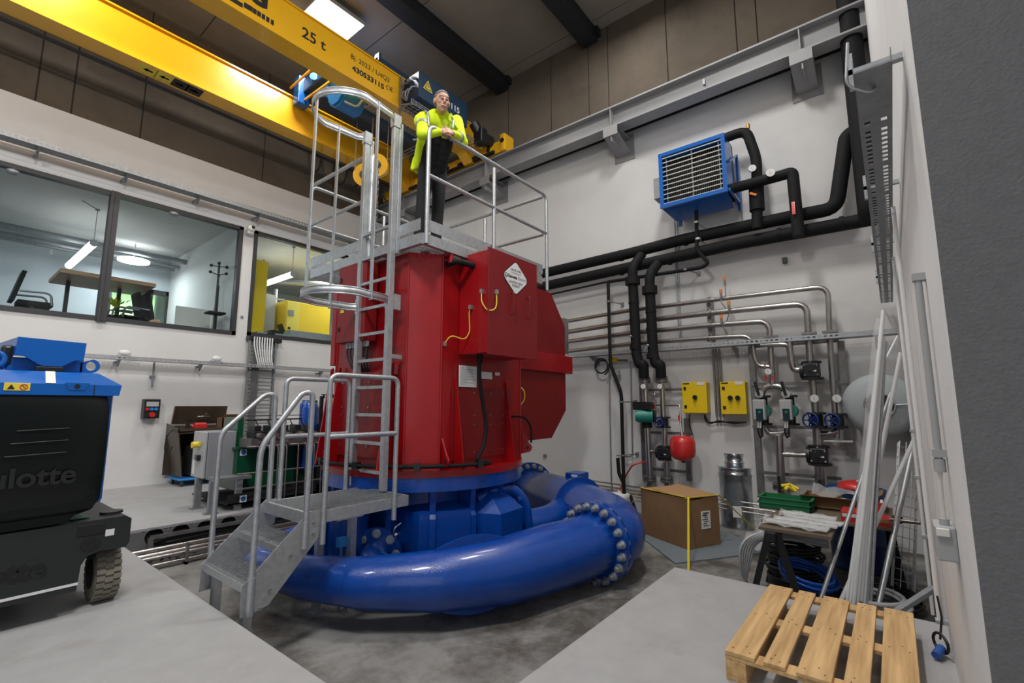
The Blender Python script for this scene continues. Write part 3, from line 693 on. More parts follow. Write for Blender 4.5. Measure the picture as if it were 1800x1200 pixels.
m.ball(H(0, .025, -.015), 1, 24, (.076, .096, .095), 16, ROT); m.ball(H(0, -.045, .022), 1, 20, (.057, .066, .066), 14, ROT); m.ball(H(0, -.092, .040), 1, 16, (.032, .030, .024), 10, ROT)
m.ball(H(0, .035, .062), 1, 16, (.055, .026, .03), 10, ROT); m.ball(H(0, .012, .074), 1, 12, (.05, .018, .010), 8, ROT)
cap(m, H(0, .012, .082), H(0, -.026, .098), .007, .011, 10); m.ball(H(.010, -.030, .088), .008, 8); m.ball(H(-.010, -.030, .088), .008, 8)
m.ball(H(.035, -.02, .060), 1, 10, (.022, .018, .022), 8, ROT); m.ball(H(-.035, -.02, .060), 1, 10, (.022, .018, .022), 8, ROT)
m.ball(H(0, -.062, .080), 1, 10, (.026, .012, .008), 8, ROT)
for s_ in (-1, 1): m.ball(H(s_ * .078, -.002, -.01), 1, 10, (.010, .020, .032), 8, ROT)
cap(m, H(0, -.05, -.025), nk, .048, .052); cap(m, nk, ch, .06, .05); cap(m, sA + V((0, .02, -.03)), sB + V((0, .02, -.03)), .035, .035); cap(m, ch + V((0, .03, 0)), wa + V((0, .03, 0)), .085, .08); cap(m, wa + V((0, .03, 0)), hp_, .08, .08)
for s1, e1_, w1 in ((sA, eA, wA), (sB, eB, wB)): cap(m, s1, e1_, .038, .036); cap(m, e1_, w1, .036, .029)
for h1, k1, f1 in ((hA, kA, fA), (hB, kB, fB)): cap(m, h1, k1, .065, .045); cap(m, k1, f1, .045, .034); cap(m, f1, f1 + V((-.03, -.14, -.03)), .04, .035)
# hands: one resting over the other
def hand(m, wr, d, nrm, side, curl):
    d = V(d).normalized(); nrm = V(nrm); nrm = (nrm - d * nrm.dot(d)).normalized(); s_ = d.cross(nrm) * side; pc = wr + d * .05
    for a in (-.028, -.009, .010, .029): cap(m, wr + d * .012 + s_ * a * .7, wr + d * .085 + s_ * a, .016, .0125, 8)
    for j, (a, L) in enumerate(((-.029, .036), (-.010, .043), (.010, .041), (.028, .032))):
        p0 = wr + d * .086 + s_ * a; d1 = (d * math.cos(curl) - nrm * math.sin(curl)).normalized(); p1 = p0 + d1 * L
        d2 = (d * math.cos(curl * 2) - nrm * math.sin(curl * 2)).normalized(); p2 = p1 + d2 * L * .62; d3 = (d * math.cos(curl * 2.7) - nrm * math.sin(curl * 2.7)).normalized(); p3 = p2 + d3 * L * .5
        cap(m, p0, p1, .0105, .0095, 8); cap(m, p1, p2, .0095, .0088, 8); cap(m, p2, p3, .0088, .0078, 8)
    t0 = wr + d * .02 - s_ * .032; t1 = t0 + (d * .6 - s_ * .7 - nrm * .2).normalized() * .045; t2 = t1 + (d * .95 - s_ * .1 - nrm * .2).normalized() * .032; cap(m, t0, t1, .014, .0115, 8); cap(m, t1, t2, .0112, .009, 8)
hand(m, wA, (.80, -.30, .02), (-.3, -.85, .45), 1, .62); hand(m, wB, (-.80, -.05, -.10), (.15, -.9, .4), -1, .55)
body = grow(m, 'body', .0052, .5, SKIN, pe, 3); pe_skin = body
# hair, brows, eyes, mouth
m = M(); m.ball(H(0, .030, -.020), 1, 26, (.083, .102, .101), 18, ROT)
hv = grow(m, 'hair', .006, .3, HAIR, pe, 1)
bm = bmesh.new(); bm.from_mesh(hv.data)
kill = []
for v in bm.verts:
    q = v.co - hd_; f_, u_, r_ = q.dot(F), q.dot(Up), abs(q.dot(Rt))
    if (f_ > .045 and u_ < .080 + .1 * abs(r_ - .03)) or (u_ < .045 and f_ > -.005 + .0 * r_) or u_ < -.045 or (f_ > .02 and u_ < .07 and r_ < .07): kill.append(v)
bmesh.ops.delete(bm, geom=kill, context='VERTS'); bmesh.ops.smooth_vert(bm, verts=[v for v in bm.verts if v.is_boundary], factor=.5, use_axis_x=True, use_axis_y=True, use_axis_z=True); bm.to_mesh(hv.data); bm.free()
for s_ in (-1, 1):
    M().ball(H(s_ * .031, .006, .072), 1, 12, (.012, .0055, .007), 8, ROT).build('eye', WHTINK, pe); M().ball(H(s_ * .031, .006, .0775), 1, 10, (.0055, .003, .0052), 8, ROT).build('iris', BLKINK, pe); M().tube([H(s_ * .016, .024, .086), H(s_ * .033, .030, .082), H(s_ * .050, .022, .070)], .0032, n=6).build('eyebrow', HAIR, pe)
M().tube([H(-.024, -.064, .079), H(0, -.061, .089), H(.024, -.064, .079)], .0032, n=6).build('lips', mat('lips', (.30, .11, .09), .6), pe)
# jacket: open at the front over a black top
FW = V((-.35, -.93, 0)).normalized(); SD = V((.93, -.35, 0)).normalized()
m = M(); cap(m, sA, eA, .070, .060); cap(m, eA, wA - (wA - eA).normalized() * .035, .060, .044); cap(m, sB, eB, .070, .060); cap(m, eB, wB - (wB - eB).normalized() * .035, .060, .044)
for t_ in (0, .25, .5, .75, 1): p = sA.lerp(sB, t_); m.ball(p + V((0, .02, -.03 + .03 * math.sin(math.pi * t_))), .088, 14)
cap(m, sA + V((0, .02, -.03)), sB + V((0, .02, -.03)), .084, .084)
for s_ in (-1, 1):
    cap(m, ch + SD * s_ * .08 + V((0, .0, .05)), ch.lerp(wa, .6) + SD * s_ * .09 + V((0, .02, 0)), .115, .105)
    cap(m, ch.lerp(wa, .4) + SD * s_ * .135 + V((0, .03, 0)), hp_ + SD * s_ * (.16 if s_ < 0 else .145) + V((0, .03, -.03)), .07, .05)
    cap(m, ch.lerp(wa, .4) + SD * s_ * .09 + V((0, .10, 0)), hp_ + SD * s_ * .09 + V((0, .10, -.03)), .07, .06)
cap(m, ch + V((0, .10, 0)), hp_ + V((0, .11, -.03)), .09, .07)
cap(m, hp_ + SD * -.15 + V((0, .05, .05)), hp_ + SD * -.195 + V((0, .05, -.07)), .05, .03)
m.ball(eB + V((.03, .0, -.03)), .06, 12)
for dx_, dz_ in ((-.06, .09), (.06, .08), (0, .03), (-.05, -.01), (.05, -.02)): m.ball(ch + SD * dx_ + FW * .035 + V((0, 0, dz_)), .105, 14)
jk = grow(m, 'jacket', .0105, .6, HIVIS, pe, 9)
m = M(); m.tube([nk + Rt * -.0 + V((-.085, .03, -.02)), nk + V((-.11, -.03, .0)), nk + V((-.07, -.09, .0))], .028, n=8)
# standing collar, left flap up and right flap folded
m = M(); cl0 = nk + V((-.07, -.05, -.03))
def flap(pts, th): a = [V(p) for p in pts]; n_ = (a[1] - a[0]).cross(a[2] - a[0]).normalized(); m.prism(a, n_ * th)
flap([nk + V((-.10, -.0, -.03)), nk + V((-.13, -.03, .10)), nk + V((-.075, -.09, .09)), nk + V((-.015, -.14, -.12))], .012)
flap([nk + V((.02, -.12, -.10)), nk + V((.07, -.10, -.035)), nk + V((.18, -.06, -.06)), nk + V((.18, -.09, -.13))], .014)
for hz in (-.02, .01, .035): m.tube([nk + V((.078 * math.cos(R(a)), .078 * math.sin(R(a)) + .01, hz)) for a in range(-50, 200, 18)], .02, n=8)
m.build('collar', HIVIS, jk)
M().tube([nk + V((.05, -.05, -.02)), nk + V((.10, -.01, .02)), nk + V((.08, .08, .03)), nk + V((0, .12, .02))], .03, n=8, fil=.05).build('collar_lining', mat('grey_lining', (.10, .11, .14), .8), jk)
# reflective bands
def band(p, q, t_, r, name='reflective_band', h=.042):
    c = p.lerp(q, t_); d = (q - p).normalized(); M().lathe([(r, -h / 2), (r + .003, 0), (r, h / 2)], c, d, 24).build(name, REFL, jk)
band(sA, eA, .45, .069); band(eB, wB, .30, .059, h=.036); 
m = M(); p0 = at(752, 198, 1, 3.56); p1 = at(754, 222, 1, 3.53); m.tube([p0 + V((0, .04, .03)), p0, p1], .017, n=8, ry=.010); q0, q1 = at(797, 212, 1, 3.48), at(796, 226, 1, 3.47); m.tube([q0 + V((0, .05, .03)), q0, q1], .017, n=8, ry=.010); m.build('reflective_stripe', REFL, jk)
m = M(); c = wa.lerp(hp_, .1); p0 = c + SD * -.22 + V((0, -.04, .06)); m.tube([p0 + V((0, .08, .02)), p0 + V((-.0, 0, -.0)), p0 + SD * .06 + V((0, -.03, .03))], .016, n=8, ry=.008, fil=.03); m.build('reflective_stripe', REFL, jk)
# black top and trousers
m = M()
for k in range(7): t_ = k / 6; c = ch.lerp(hp_, t_) + V((-.0, -.012 - .02 * math.sin(math.pi * t_), 0)); m.ball(c + SD * -.055, .118, 14); m.ball(c + SD * .055, .118, 14)
grow(m, 'black_top', .0105, .6, CLOTH, pe, 14)
m = M(); m.ball(hp_ + SD * -.05, .125, 14); m.ball(hp_ + SD * .05, .125, 14); m.ball(hp_ + V((0, .03, -.06)), .12, 14)
for h1, k1, f1 in ((hA, kA, fA), (hB, kB, fB)): cap(m, h1, k1, .098, .076); cap(m, k1, f1 + V((0, 0, .0)), .076, .062)
grow(m, 'trousers', .0105, .5, CLOTH, pe, 3)
for f1 in (fA, fB): m = M(); cap(m, f1 + V((0, .02, -.035)), f1 + V((-.03, -.15, -.045)), .048, .042); grow(m, 'boot', .008, .4, PLASTM, pe, 2)
# ================================================================ mast lift
lf = thing('work_lift', 'blue and black self-propelled lift with a grey chassis and chunky tyre at the hall side', 'lift', (.5, 5.0, 0))
YF = 4.5
LXE = 1.08
# chassis
pr = [(-.6, YF, .18), (.83, YF, .165), (.84, YF, .33), (.87, YF, .385), (.93, YF, .405), (LXE, YF, .40), (LXE + .02, YF, .43), (LXE + .02, YF, .60), (LXE - .02, YF, .625), (-.6, YF, .60)]
m = M(); m.prism(pr, (0, 1.9, 0)); ch = m.build('chassis', CHAS, lf)
M().prism([(-.6, YF - .004, .19), (.835, YF - .004, .205), (.835, YF - .004, .222), (-.6, YF - .004, .207)], (0, .004, 0)).build('stripe', WHTINK, ch)
m = M(); m.bbox((.80, YF - .006, .52), (.95, YF + .02, .60), .008); m.prism([(.88 + .055 * math.cos(R(a)), YF - .004, .46 + .045 * math.sin(R(a))) for a in range(0, 360, 20)], (0, .01, 0)); m.build('pocket', PLASTM, ch)
M().box((.955, YF - .003, .50), (1.005, YF, .545)).build('label', WHTINK, ch)
M().box((.78, YF + .12, .626), (.88, YF + .28, .629)).build('label', GREENC, ch)
M().box((.46, YF + .10, .614), (.60, YF + .14, .619)).build('label', LEMON, ch)
M().cyl((1.02, YF + .2, .625), (1.02, YF + .2, .64), .07, n=20).build('cover_cap', PLAST, ch)
text(ch, 'Haulotte', (.37, YF - .003, .36), .165, (1, 0, .0), (0, 0, 1), PLASTM, bold=.006)
# tyres
for x0 in (.95, -.5):
    r = .192; c0 = V((x0, YF + .26, r)); c1 = V((x0 + .14, YF + .26, r))
    m = M(); m.lathe([(.10, -.005), (.165, -.005), (.186, .015), (.190, .07), (.186, .125), (.165, .143), (.10, .143)], c0, (1, 0, 0), 48); w_ = m.build('tyre', TYRE, lf)
    m = M()
    for k in range(26):
        a = 2 * math.pi * k / 26; e = V((0, math.cos(a), math.sin(a))); t = V((0, -math.sin(a), math.cos(a)))
        for j, (xa, off) in enumerate(((-.004, 0), (.043, .014), (.09, 0))):
            pz = c0 + V((xa + .026, 0, 0)) + e * .191 + t * (off + .0); m.obox(pz, (.048, .030, .018), (1, 0.0, 0), t)
    m.build('tread_block', TYRE, w_)
    M().cyl(c0 + V((-.01, 0, 0)), c0 + V((.15, 0, 0)), .10, n=24).build('hub', PLASTM, w_)
# turret
TY = YF - .08
TX0, TX1, TZ0, TZ1 = -.9, .93, .66, 1.66
m = M(); m.bbox((TX0, TY + .06, .74), (TX1 - .015, TY + 1.2, 1.54), .03); m.build('turret', BLUE2, lf)
# blue head with sloped front
m = M(); vs = []
for z, y, x in ((1.50, TY, TX1), (1.575, TY, TX1 + .01), (1.665, TY + .16, TX1 - .10)):
    vs += [(TX0, y, z), (x, y, z), (x, TY + 1.25, z), (TX0, TY + 1.25, z)]
fs = [(3, 2, 1, 0), (8, 9, 10, 11)]
for L in (0, 4):
    for i in range(4): j = (i + 1) % 4; fs.append((L + i, L + j, L + 4 + j, L + 4 + i))
m.add(vs, fs); hd = m.build('turret_cover', BLUE2, lf)
M().box((TX1 - .145, TY - .002, 1.50), (TX1 - .14, TY + .002, 1.575)).build('seam', PLASTM, hd)
M().add([(.535, TY - .002, 1.58), (.585, TY - .002, 1.58), (.595, TY + .158, 1.667), (.545, TY + .158, 1.667)], [(0, 1, 2, 3)]).build('reflective_strip', CREAM, hd)
m = M(); m.prism([(.63, TY - .004, 1.585), (.76, TY - .004, 1.585), (.735, TY - .004, 1.535), (.655, TY - .004, 1.535)], (0, .008, 0)); m.build('recess', BLUE2, hd)
M().cyl((.695, TY - .006, 1.562), (.695, TY, 1.562), .016, n=12).build('key_hole', PLASTM, hd)
M().bbox((.345, TY - .004, 1.525), (.465, TY, 1.575), .002).build('warning_label', LEMON, hd)
M().prism([(.36, TY - .006, 1.535), (.395, TY - .006, 1.535), (.3775, TY - .006, 1.565)], (0, -.001, 0)).build('triangle_mark', BLKINK, hd)
M().tube([(.435 + .017 * math.cos(R(a)), TY - .006, 1.55 + .017 * math.sin(R(a))) for a in range(0, 360, 24)], .002, n=5, closed=True).cyl((.425, TY - .006, 1.562), (.446, TY - .006, 1.539), .002, n=5).build('prohibition_mark', REDP, hd)
# moulded black cover
m = M(); vs = []; rows = [(.655, .16, .78), (.70, .06, .86), (.78, .02, .895), (.95, .0, .895), (1.2, -.015, .893), (1.42, -.01, .888), (1.495, .01, .87)]
nx = 14
for z, dy, xr in rows:
    for i in range(nx + 1):
        u = i / nx; x = TX0 + (xr - TX0) * (1 - (1 - u) ** 1.6); bulge = -.03 * (1 - u ** 6); vs.append((x, TY + .03 + dy + bulge, z))
fs = []
for j in range(len(rows) - 1):
    for i in range(nx): a = j * (nx + 1) + i; fs.append((a, a + 1, a + nx + 2, a + nx + 1))
m.add(vs, fs, True); n0 = len(rows) * (nx + 1)
m.box((TX0, TY + .03, .72), (.86, TY + .3, 1.48)); 
m.prism([(TX0, TY + .1, .70), (.80, TY + .1, .70), (.74, TY + .1, .63), (TX0, TY + .1, .60)], (0, 1.0, 0))
cv = m.build('moulded_cover', DOORB, lf)
for k, z in enumerate((1.275, 1.195, 1.115)): M().tube([(.43 - k * .02, TY - .016, z - .008), (.6, TY - .018, z), (.68, TY - .012, z + .002)], .0045, n=6).build('cover_ridge', PLAST, cv)
text(cv, 'Haulotte', (.44, TY - .012, .965), .17, (1, 0, 0), (0, 0, 1), PLAST, bold=.004, ext=.006)
# mast block on top
m = M(); m.prism([(.395, TY + .2, 1.895), (.39, TY + .2, 1.77), (.44, TY + .2, 1.765), (.51, TY + .2, 1.715), (.53, TY + .2, 1.705), (.63, TY + .2, 1.705), (.67, TY + .2, 1.735), (.70, TY + .2, 1.755), (.745, TY + .2, 1.755), (.75, TY + .2, 1.885)], (0, .03, 0))
m.prism([(.395, TY + .231, 1.894), (.75, TY + .231, 1.884), (.75, TY + .75, 1.89), (.30, TY + .75, 1.86)], (0, 0, -.02)); m.prism([(.30, TY + .75, 1.859), (.394, TY + .231, 1.893), (.39, TY + .231, 1.77), (.30, TY + .75, 1.78)], (.02, 0, 0)); mb = m.build('mast_cover', BLUE2, lf)
m = M(); m.bbox((.36, TY + .26, 1.665), (.76, TY + .7, 1.76), .01); m.bbox((.1, TY + .24, 1.665), (.36, TY + .3, 1.79), .02); m.build('mast_base', BLUE2, lf)
M().bbox((.50, TY + .19, 1.67), (.64, TY + .26, 1.70), .004).build('mast_block', PLAST, lf); m = M(); m.bbox((.33, TY + .25, 1.70), (.39, TY + .4, 1.84), .02); m.tube([(.28, TY + .3, 1.73), (.33, TY + .28, 1.80), (.385, TY + .28, 1.825)], .012, n=7, fil=.03); m.build('hydraulic_block', PLAST, lf)
m = M(); vs = []; n = 18; cx_, cz_ = .80, 1.722
out = [(.74, 1.668), (.74, 1.745), (.765, 1.755)] + [(cx_ + .052 * math.cos(R(a)), cz_ + .052 * math.sin(R(a))) for a in range(80, -91, -17)] + [(.78, 1.668)]
inn = [(cx_ + (.03 if abs(math.cos(R(360 * i / len(out)))) < 2 else .03) * math.cos(R(200 - 360 * i / len(out))), cz_ + .034 * math.sin(R(200 - 360 * i / len(out)))) for i in range(len(out))]
n = len(out); y = TY + .26
for k, yy in enumerate((y, y + .03)): vs += [(a, yy, b) for a, b in out] + [(a, yy, b) for a, b in inn]
fs = []
for i in range(n):
    j = (i + 1) % n; fs += [(i, j, n + j, n + i), (2 * n + i, 3 * n + i, 3 * n + j, 2 * n + j), (i, 2 * n + i, 2 * n + j, j), (n + i, n + j, 3 * n + j, 3 * n + i)]
m.add(vs, fs); m.build('lashing_eye', BLUE2, lf)
m = M(); m.tube([(.30 + .05 * math.cos(R(a)), TY + .235, 1.735 + .05 * math.sin(R(a))) for a in range(0, 360, 24)], .018, n=8, closed=True); m.build('lashing_eye', BLUE2, lf)
# ================================================================ bridge crane
cr = thing('bridge_crane', 'yellow double girder bridge crane lettered 25 t spanning under the ceiling', 'crane', (2, 8, 6.8))
GX1 = 7.35
# girder with lettering (nearer) and girder towards the windows
g2 = M().box((-5, 7.02, 7.15), (GX1, 7.30, 7.79)).box((-5, 6.98, 7.13), (GX1, 7.34, 7.15)).box((-5, 6.99, 7.79), (GX1, 7.33, 7.82)).build('girder', YEL, cr)
g1 = M().box((-5, 9.28, 7.10), (GX1, 9.58, 7.80)).box((-5, 9.24, 7.08), (GX1, 9.62, 7.10)).box((-5, 9.24, 7.80), (GX1, 9.62, 7.83)).build('girder', YEL, cr)
for g, y in ((g1, 9.36), (g2, 7.2)): M().box((-5, y - .025, 7.83 if g is g1 else 7.82), (GX1, y + .025, (7.83 if g is g1 else 7.82) + .05)).build('trolley_rail', STEELD, g)
# haunched girder ends, end truck
for y0, y1, zt in ((7.02, 7.30, 7.75), (9.28, 9.58, 7.75)):
    M().prism([(GX1 - .25, y0 + .01, 7.12), (GX1, y0 + .01, 6.92), (7.62, y0 + .01, 6.92), (7.62, y0 + .01, 7.4), (GX1, y0 + .01, zt)], (0, y1 - y0 - .02, 0)).build('girder_end', YEL, cr)
    M().prism([(7.4, y0 - .25, 6.95), (7.4, y0, 7.5), (7.4, y0, 6.95)], (.2, 0, 0)).prism([(7.4, y1 + .25, 6.95), (7.4, y1, 6.95), (7.4, y1, 7.5)], (.2, 0, 0)).build('gusset', YEL2, cr)
et = M().bbox((7.42, 6.25, 6.93), (7.72, 10.45, 7.2), .015).build('end_truck', YEL, cr)
for y in (6.6, 7.9, 8.6, 9.9): M().cyl((7.42, y, 7.08), (7.40, y, 7.08), .05, n=14).build('end_truck_hole', BLKINK, et)
M().bbox((7.40, 6.12, 6.93), (7.75, 6.27, 7.34), .04).build('buffer_bracket', YEL, et)
m = M(); m.cyl((7.40, 6.18, 7.16), (7.38, 6.18, 7.16), .05, n=14); m.build('bracket_hole', BLKINK, et)
m = M(); m.box((7.36, 6.4, 6.93), (7.42, 9.9, 6.99)).box((7.34, 6.9, 6.99), (7.40, 7.5, 7.03)); m.build('cable_strip', PLAST, et)
# travel motor
m = M(); m.cyl((7.1, 6.55, 7.25), (7.42, 6.55, 7.25), .13, n=20); m.cyl((7.12, 6.55, 7.25), (6.95, 6.62, 7.5), .11, n=18); m.bbox((6.98, 6.42, 7.05), (7.2, 6.66, 7.4), .03); m.build('travel_motor', PLAST, cr)
# lettering
yf_ = 7.017
text(g2, '25 t', ((at(525, 55, 1, yf_).x + at(577, 85, 1, yf_).x) / 2, yf_, at(550, 68, 1, yf_).z), .26, (1, 0, 0), (0, 0, 1), BLKINK, bold=.004)
text(g2, 'Bj. 2023 / U4Q2', (at(652, 123, 1, yf_).x, yf_, at(652, 121, 1, yf_).z), .125, (1, 0, 0), (0, 0, 1), BLKINK, sx=1.02)
text(g2, '430533115', (at(648, 137, 1, yf_).x, yf_, at(648, 137, 1, yf_).z), .135, (1, 0, 0), (0, 0, 1), BLKINK, bold=.005, sx=1.12)
text(g2, 'C\u20ac', (at(683, 156, 1, yf_).x + .02, yf_, at(683, 155, 1, yf_).z), .13, (1, 0, 0), (0, 0, 1), BLKINK, sx=.9)
q = at(447, 4, 1, yf_); text(g2, 'G', (q.x + .04, yf_, q.z + .14), .42, (1, 0, 0), (0, 0, 1), BLKINK, bold=.022)
q = at(418, 2, 1, yf_); M().box((q.x - .35, yf_, q.z - .06), (q.x + .07, yf_ - .002, q.z + .01)).build('underline', BLKINK, g2)
for k, (px, py) in enumerate([(433, 10.5), (440.5, 15), (448, 20), (455.7, 24.6), (463.3, 29.5), (471, 34.5), (479, 39.5)]):
    c = at(px, py, 1, yf_); s_ = .034 - .0015 * k; M().box((c.x - s_, yf_, c.z - .042), (c.x + s_ * .8, yf_ - .002, c.z + .042)).build('underline_square', BLKINK, g2)
# arrow stickers under the rear girder
for k, (px, py, dk) in enumerate([(261, 122, 0), (290, 134, 0), (318, 147, 1), (343, 158, 1)]):
    c = at(px, py, 2, 7.078); c.y = 9.43; hx = .12
    m = M(); m.mat(dk).box((c.x - hx, 9.30, 7.079), (c.x + hx, 9.56, 7.076)); m.mat(1 - dk)
    z = 7.0745
    def arr(cx_, s_):
        m.add([(cx_ - s_ * .07, c.y, z), (cx_, c.y - .05, z), (cx_, c.y - .02, z), (cx_ + s_ * .07, c.y - .02, z), (cx_ + s_ * .07, c.y + .02, z), (cx_, c.y + .02, z), (cx_, c.y + .05, z)], [(0, 1, 2, 3, 4, 5, 6), (6, 5, 4, 3, 2, 1, 0)])
    arr(c.x, 1 if k in (0, 1) else -1)
    m.build('arrow_sticker', [LEMON, BLKINK], g1)
# blue control box with mesh tray on the near girder
eb = M().bbox((5.34, 6.52, 7.22), (6.66, 6.98, 7.76), .02).build('control_box', BLUE3, cr)
M().prism([(5.44, 6.519, 7.45), (5.68, 6.519, 7.45), (5.56, 6.519, 7.67)], (0, -.003, 0)).build('warning_triangle', LEMON, eb)
M().prism([(5.475, 6.514, 7.47), (5.645, 6.514, 7.47), (5.56, 6.514, 7.625)], (0, -.002, 0)).build('triangle_border', BLKINK, eb)
M().prism([(5.495, 6.511, 7.482), (5.625, 6.511, 7.482), (5.56, 6.511, 7.60)], (0, -.002, 0)).build('triangle_face', LEMON, eb)
M().prism([(5.565, 6.508, 7.57), (5.54, 6.508, 7.53), (5.56, 6.508, 7.53), (5.55, 6.508, 7.495), (5.585, 6.508, 7.54), (5.565, 6.508, 7.54)], (0, -.002, 0)).build('bolt_symbol', BLKINK, eb)
text(eb, '33115', (6.2, 6.517, 7.46), .18, (1, 0, 0), (0, 0, 1), WHTINK, bold=.003)
m = M()
for k in range(3):
    m.cyl((5.34, 6.6 + k * .13, 7.62), (5.24, 6.6 + k * .13, 7.58), .028, n=8); m.tube([(5.34, 6.6 + k * .13, 7.45), (5.25, 6.62 + k * .13, 7.42), (5.23, 6.7 + k * .1, 7.32), (5.28, 6.8, 7.22)], .018, n=7, fil=.06)
m.build('cable_gland', GALVD, eb)
def wire_tray(name, x0, x1, y0, y1, z, h, par, step=.11, axis=0, mt=GALVD, rr=.006):
    m = M()
    for j in range(5): y = y0 + (y1 - y0) * j / 4; m.box((x0, y - rr, z - rr), (x1, y + rr, z + rr))
    for y in (y0, y1):
        for zz in (z + h * .5, z + h): m.box((x0, y - rr, zz - rr), (x1, y + rr, zz + rr))
    x = x0
    while x <= x1: m.box((x - rr, y0, z - rr), (x + rr, y1, z + rr)); m.box((x - rr, y0 - rr, z), (x + rr, y0 + rr, z + h)); m.box((x - rr, y1 - rr, z), (x + rr, y1 + rr, z + h)); x += step
    return m.build(name, mt, par)
wire_tray('wire_tray', 5.25, 7.2, 6.62, 6.94, 7.08, .08, cr)
m = M(); m.box((5.25, 6.94, 7.02), (5.28, 7.0, 7.78)); m.bar((5.27, 6.6, 7.06), (5.27, 7.0, 7.2), .03, .03); m.build('tray_bracket', GALVD, cr)
m = M().bbox((4.75, 7.0, 7.84), (6.0, 7.12, 7.93), .01).bbox((4.75, 6.98, 7.84), (4.80, 7.12, 8.0), .01); m.build('cable_guide', BLUE3, cr)
# festoon cable loops below the rear girder
m = M()
for k in range(7):
    x = 4.9 + k * .33; m.tube([(x, 9.72, 7.0), (x + .03, 9.72, 6.72 - .04 * (k % 3)), (x + .14, 9.72, 6.6 - .04 * (k % 3)), (x + .27, 9.72, 6.72), (x + .30, 9.72, 7.0)], .02, n=7, fil=.08)
m.box((-5, 9.70, 7.02), (7.3, 9.76, 7.06)); m.build('festoon_cable', PLAST, cr)
# ---------------------------------------------------------------- hoist trolley
ht = thing('hoist_trolley', 'blue hoist trolley with motor and drum riding between the two yellow girders', 'hoist', (4.9, 8.2, 7.3))
m = M(); m.cyl((4.55, 8.0, 7.55), (5.0, 8.0, 7.55), .34, n=10); m.cyl((4.5, 8.0, 7.55), (4.55, 8.0, 7.55), .30, n=10); m.bbox((4.75, 7.6, 7.6), (5.15, 7.95, 8.0), .03); m.build('hoist_motor', BLUE4, ht)
m = M(); m.cyl((5.0, 8.0, 7.6), (6.6, 8.0, 7.6), .30, n=24); m.build('rope_drum', BLUE3, ht)
m = M(); m.bbox((4.35, 7.36, 7.85), (4.55, 9.3, 8.15), .02); m.bbox((6.55, 7.36, 7.85), (6.75, 9.3, 8.15), .02); m.bbox((4.55, 8.6, 7.7), (6.55, 9.0, 8.0), .03); m.build('trolley_frame', BLUE3, ht)
M().bbox((5.1, 7.55, 7.75), (6.4, 7.85, 8.05), .03).build('gearbox', BLUE4, ht)
m = M(); m.cyl((4.3, 8.5, 7.95), (4.62, 8.9, 7.95), .08, n=12); m.bbox((4.25, 9.0, 7.6), (4.5, 9.22, 8.2), .02); m.build('travel_drive', BLUE2, ht)
m = M(); m.bar((4.15, 7.4, 7.95), (4.2, 9.25, 7.97), .035, .035); m.bar((4.35, 7.5, 7.6), (4.4, 9.2, 7.72), .03, .04); m.build('guard_bar', YEL2, ht)
m = M(); m.tube([(4.62, 7.9, 7.35), (4.6, 7.8, 7.25), (4.8, 7.7, 7.2), (4.85, 7.6, 7.35), (5.0, 7.5, 7.42)], .022, n=8, fil=.08); m.tube([(4.9, 7.6, 7.9), (4.95, 7.5, 7.7), (5.1, 7.5, 7.6)], .02, n=8, fil=.06); m.build('hoist_cable', LGREY, ht)
wire_tray('wire_tray', 4.9, 6.9, 7.42, 7.60, 7.2, .12, ht, .09)
wire_tray('wire_tray', 6.35, 6.55, 7.6, 9.2, 7.15, .08, ht, .09)
# hook block
hb = thing('hook_block', 'yellow twin sheave hook block hanging from the hoist ropes behind the ladder cage', 'hook', (4.9, 7.3, 5.6))
hc_ = at(652, 300, 1, 7.9)
for dy, dx in ((-.0, .13), (.0, -.13)):
    c = hc_ + V((dx, dy, 0)); ax = V((-.80, -.60, -.1)).normalized(); lt_ = V((.60, -.80, 0)); c = hc_ + lt_ * (dx * 1.25) - ax * (dx * -1.0 + .0) + V((0, 0, dx * .35))
    m = M(); m.cyl(c - ax * .05, c + ax * .05, .235, n=36); m.mat(1).cyl(c + ax * .05, c + ax * .10, .07, n=16); m.cyl(c + ax * .0, c + ax * .055, .10, n=20); m.build('sheave', [YEL, PLAST], hb)
m = M(); m.obox(hc_ + V((0, 0, -.12)), (.3, .05, .22), (.60, -.80, 0), (.8, .6, 0)); m.build('cheek_plate', YEL2, hb)
m = M(); c = hc_ + V((0, 0, -.42)); m.cyl(hc_ + V((0, 0, -.3)), c, .045, n=12); hp = [c + V((.13 * math.cos(R(a)), 0, -.13 + .13 * math.sin(R(a)))) for a in range(90, -170, -20)]
m.tube([c] + hp, [.045] + [.05] * (len(hp) - 2) + [.03, .015], n=12); m.build('hook', ORANGE, hb)
m = M()
for s_ in (-1, 1):
    for t in (-.28, .28): c = hc_ + V((.60, -.80, 0)) * (s_ * .16 + t * .6); m.cyl(c, (c.x, c.y, 7.7), .008, n=6)
m.build('wire_rope', STEELD, hb)
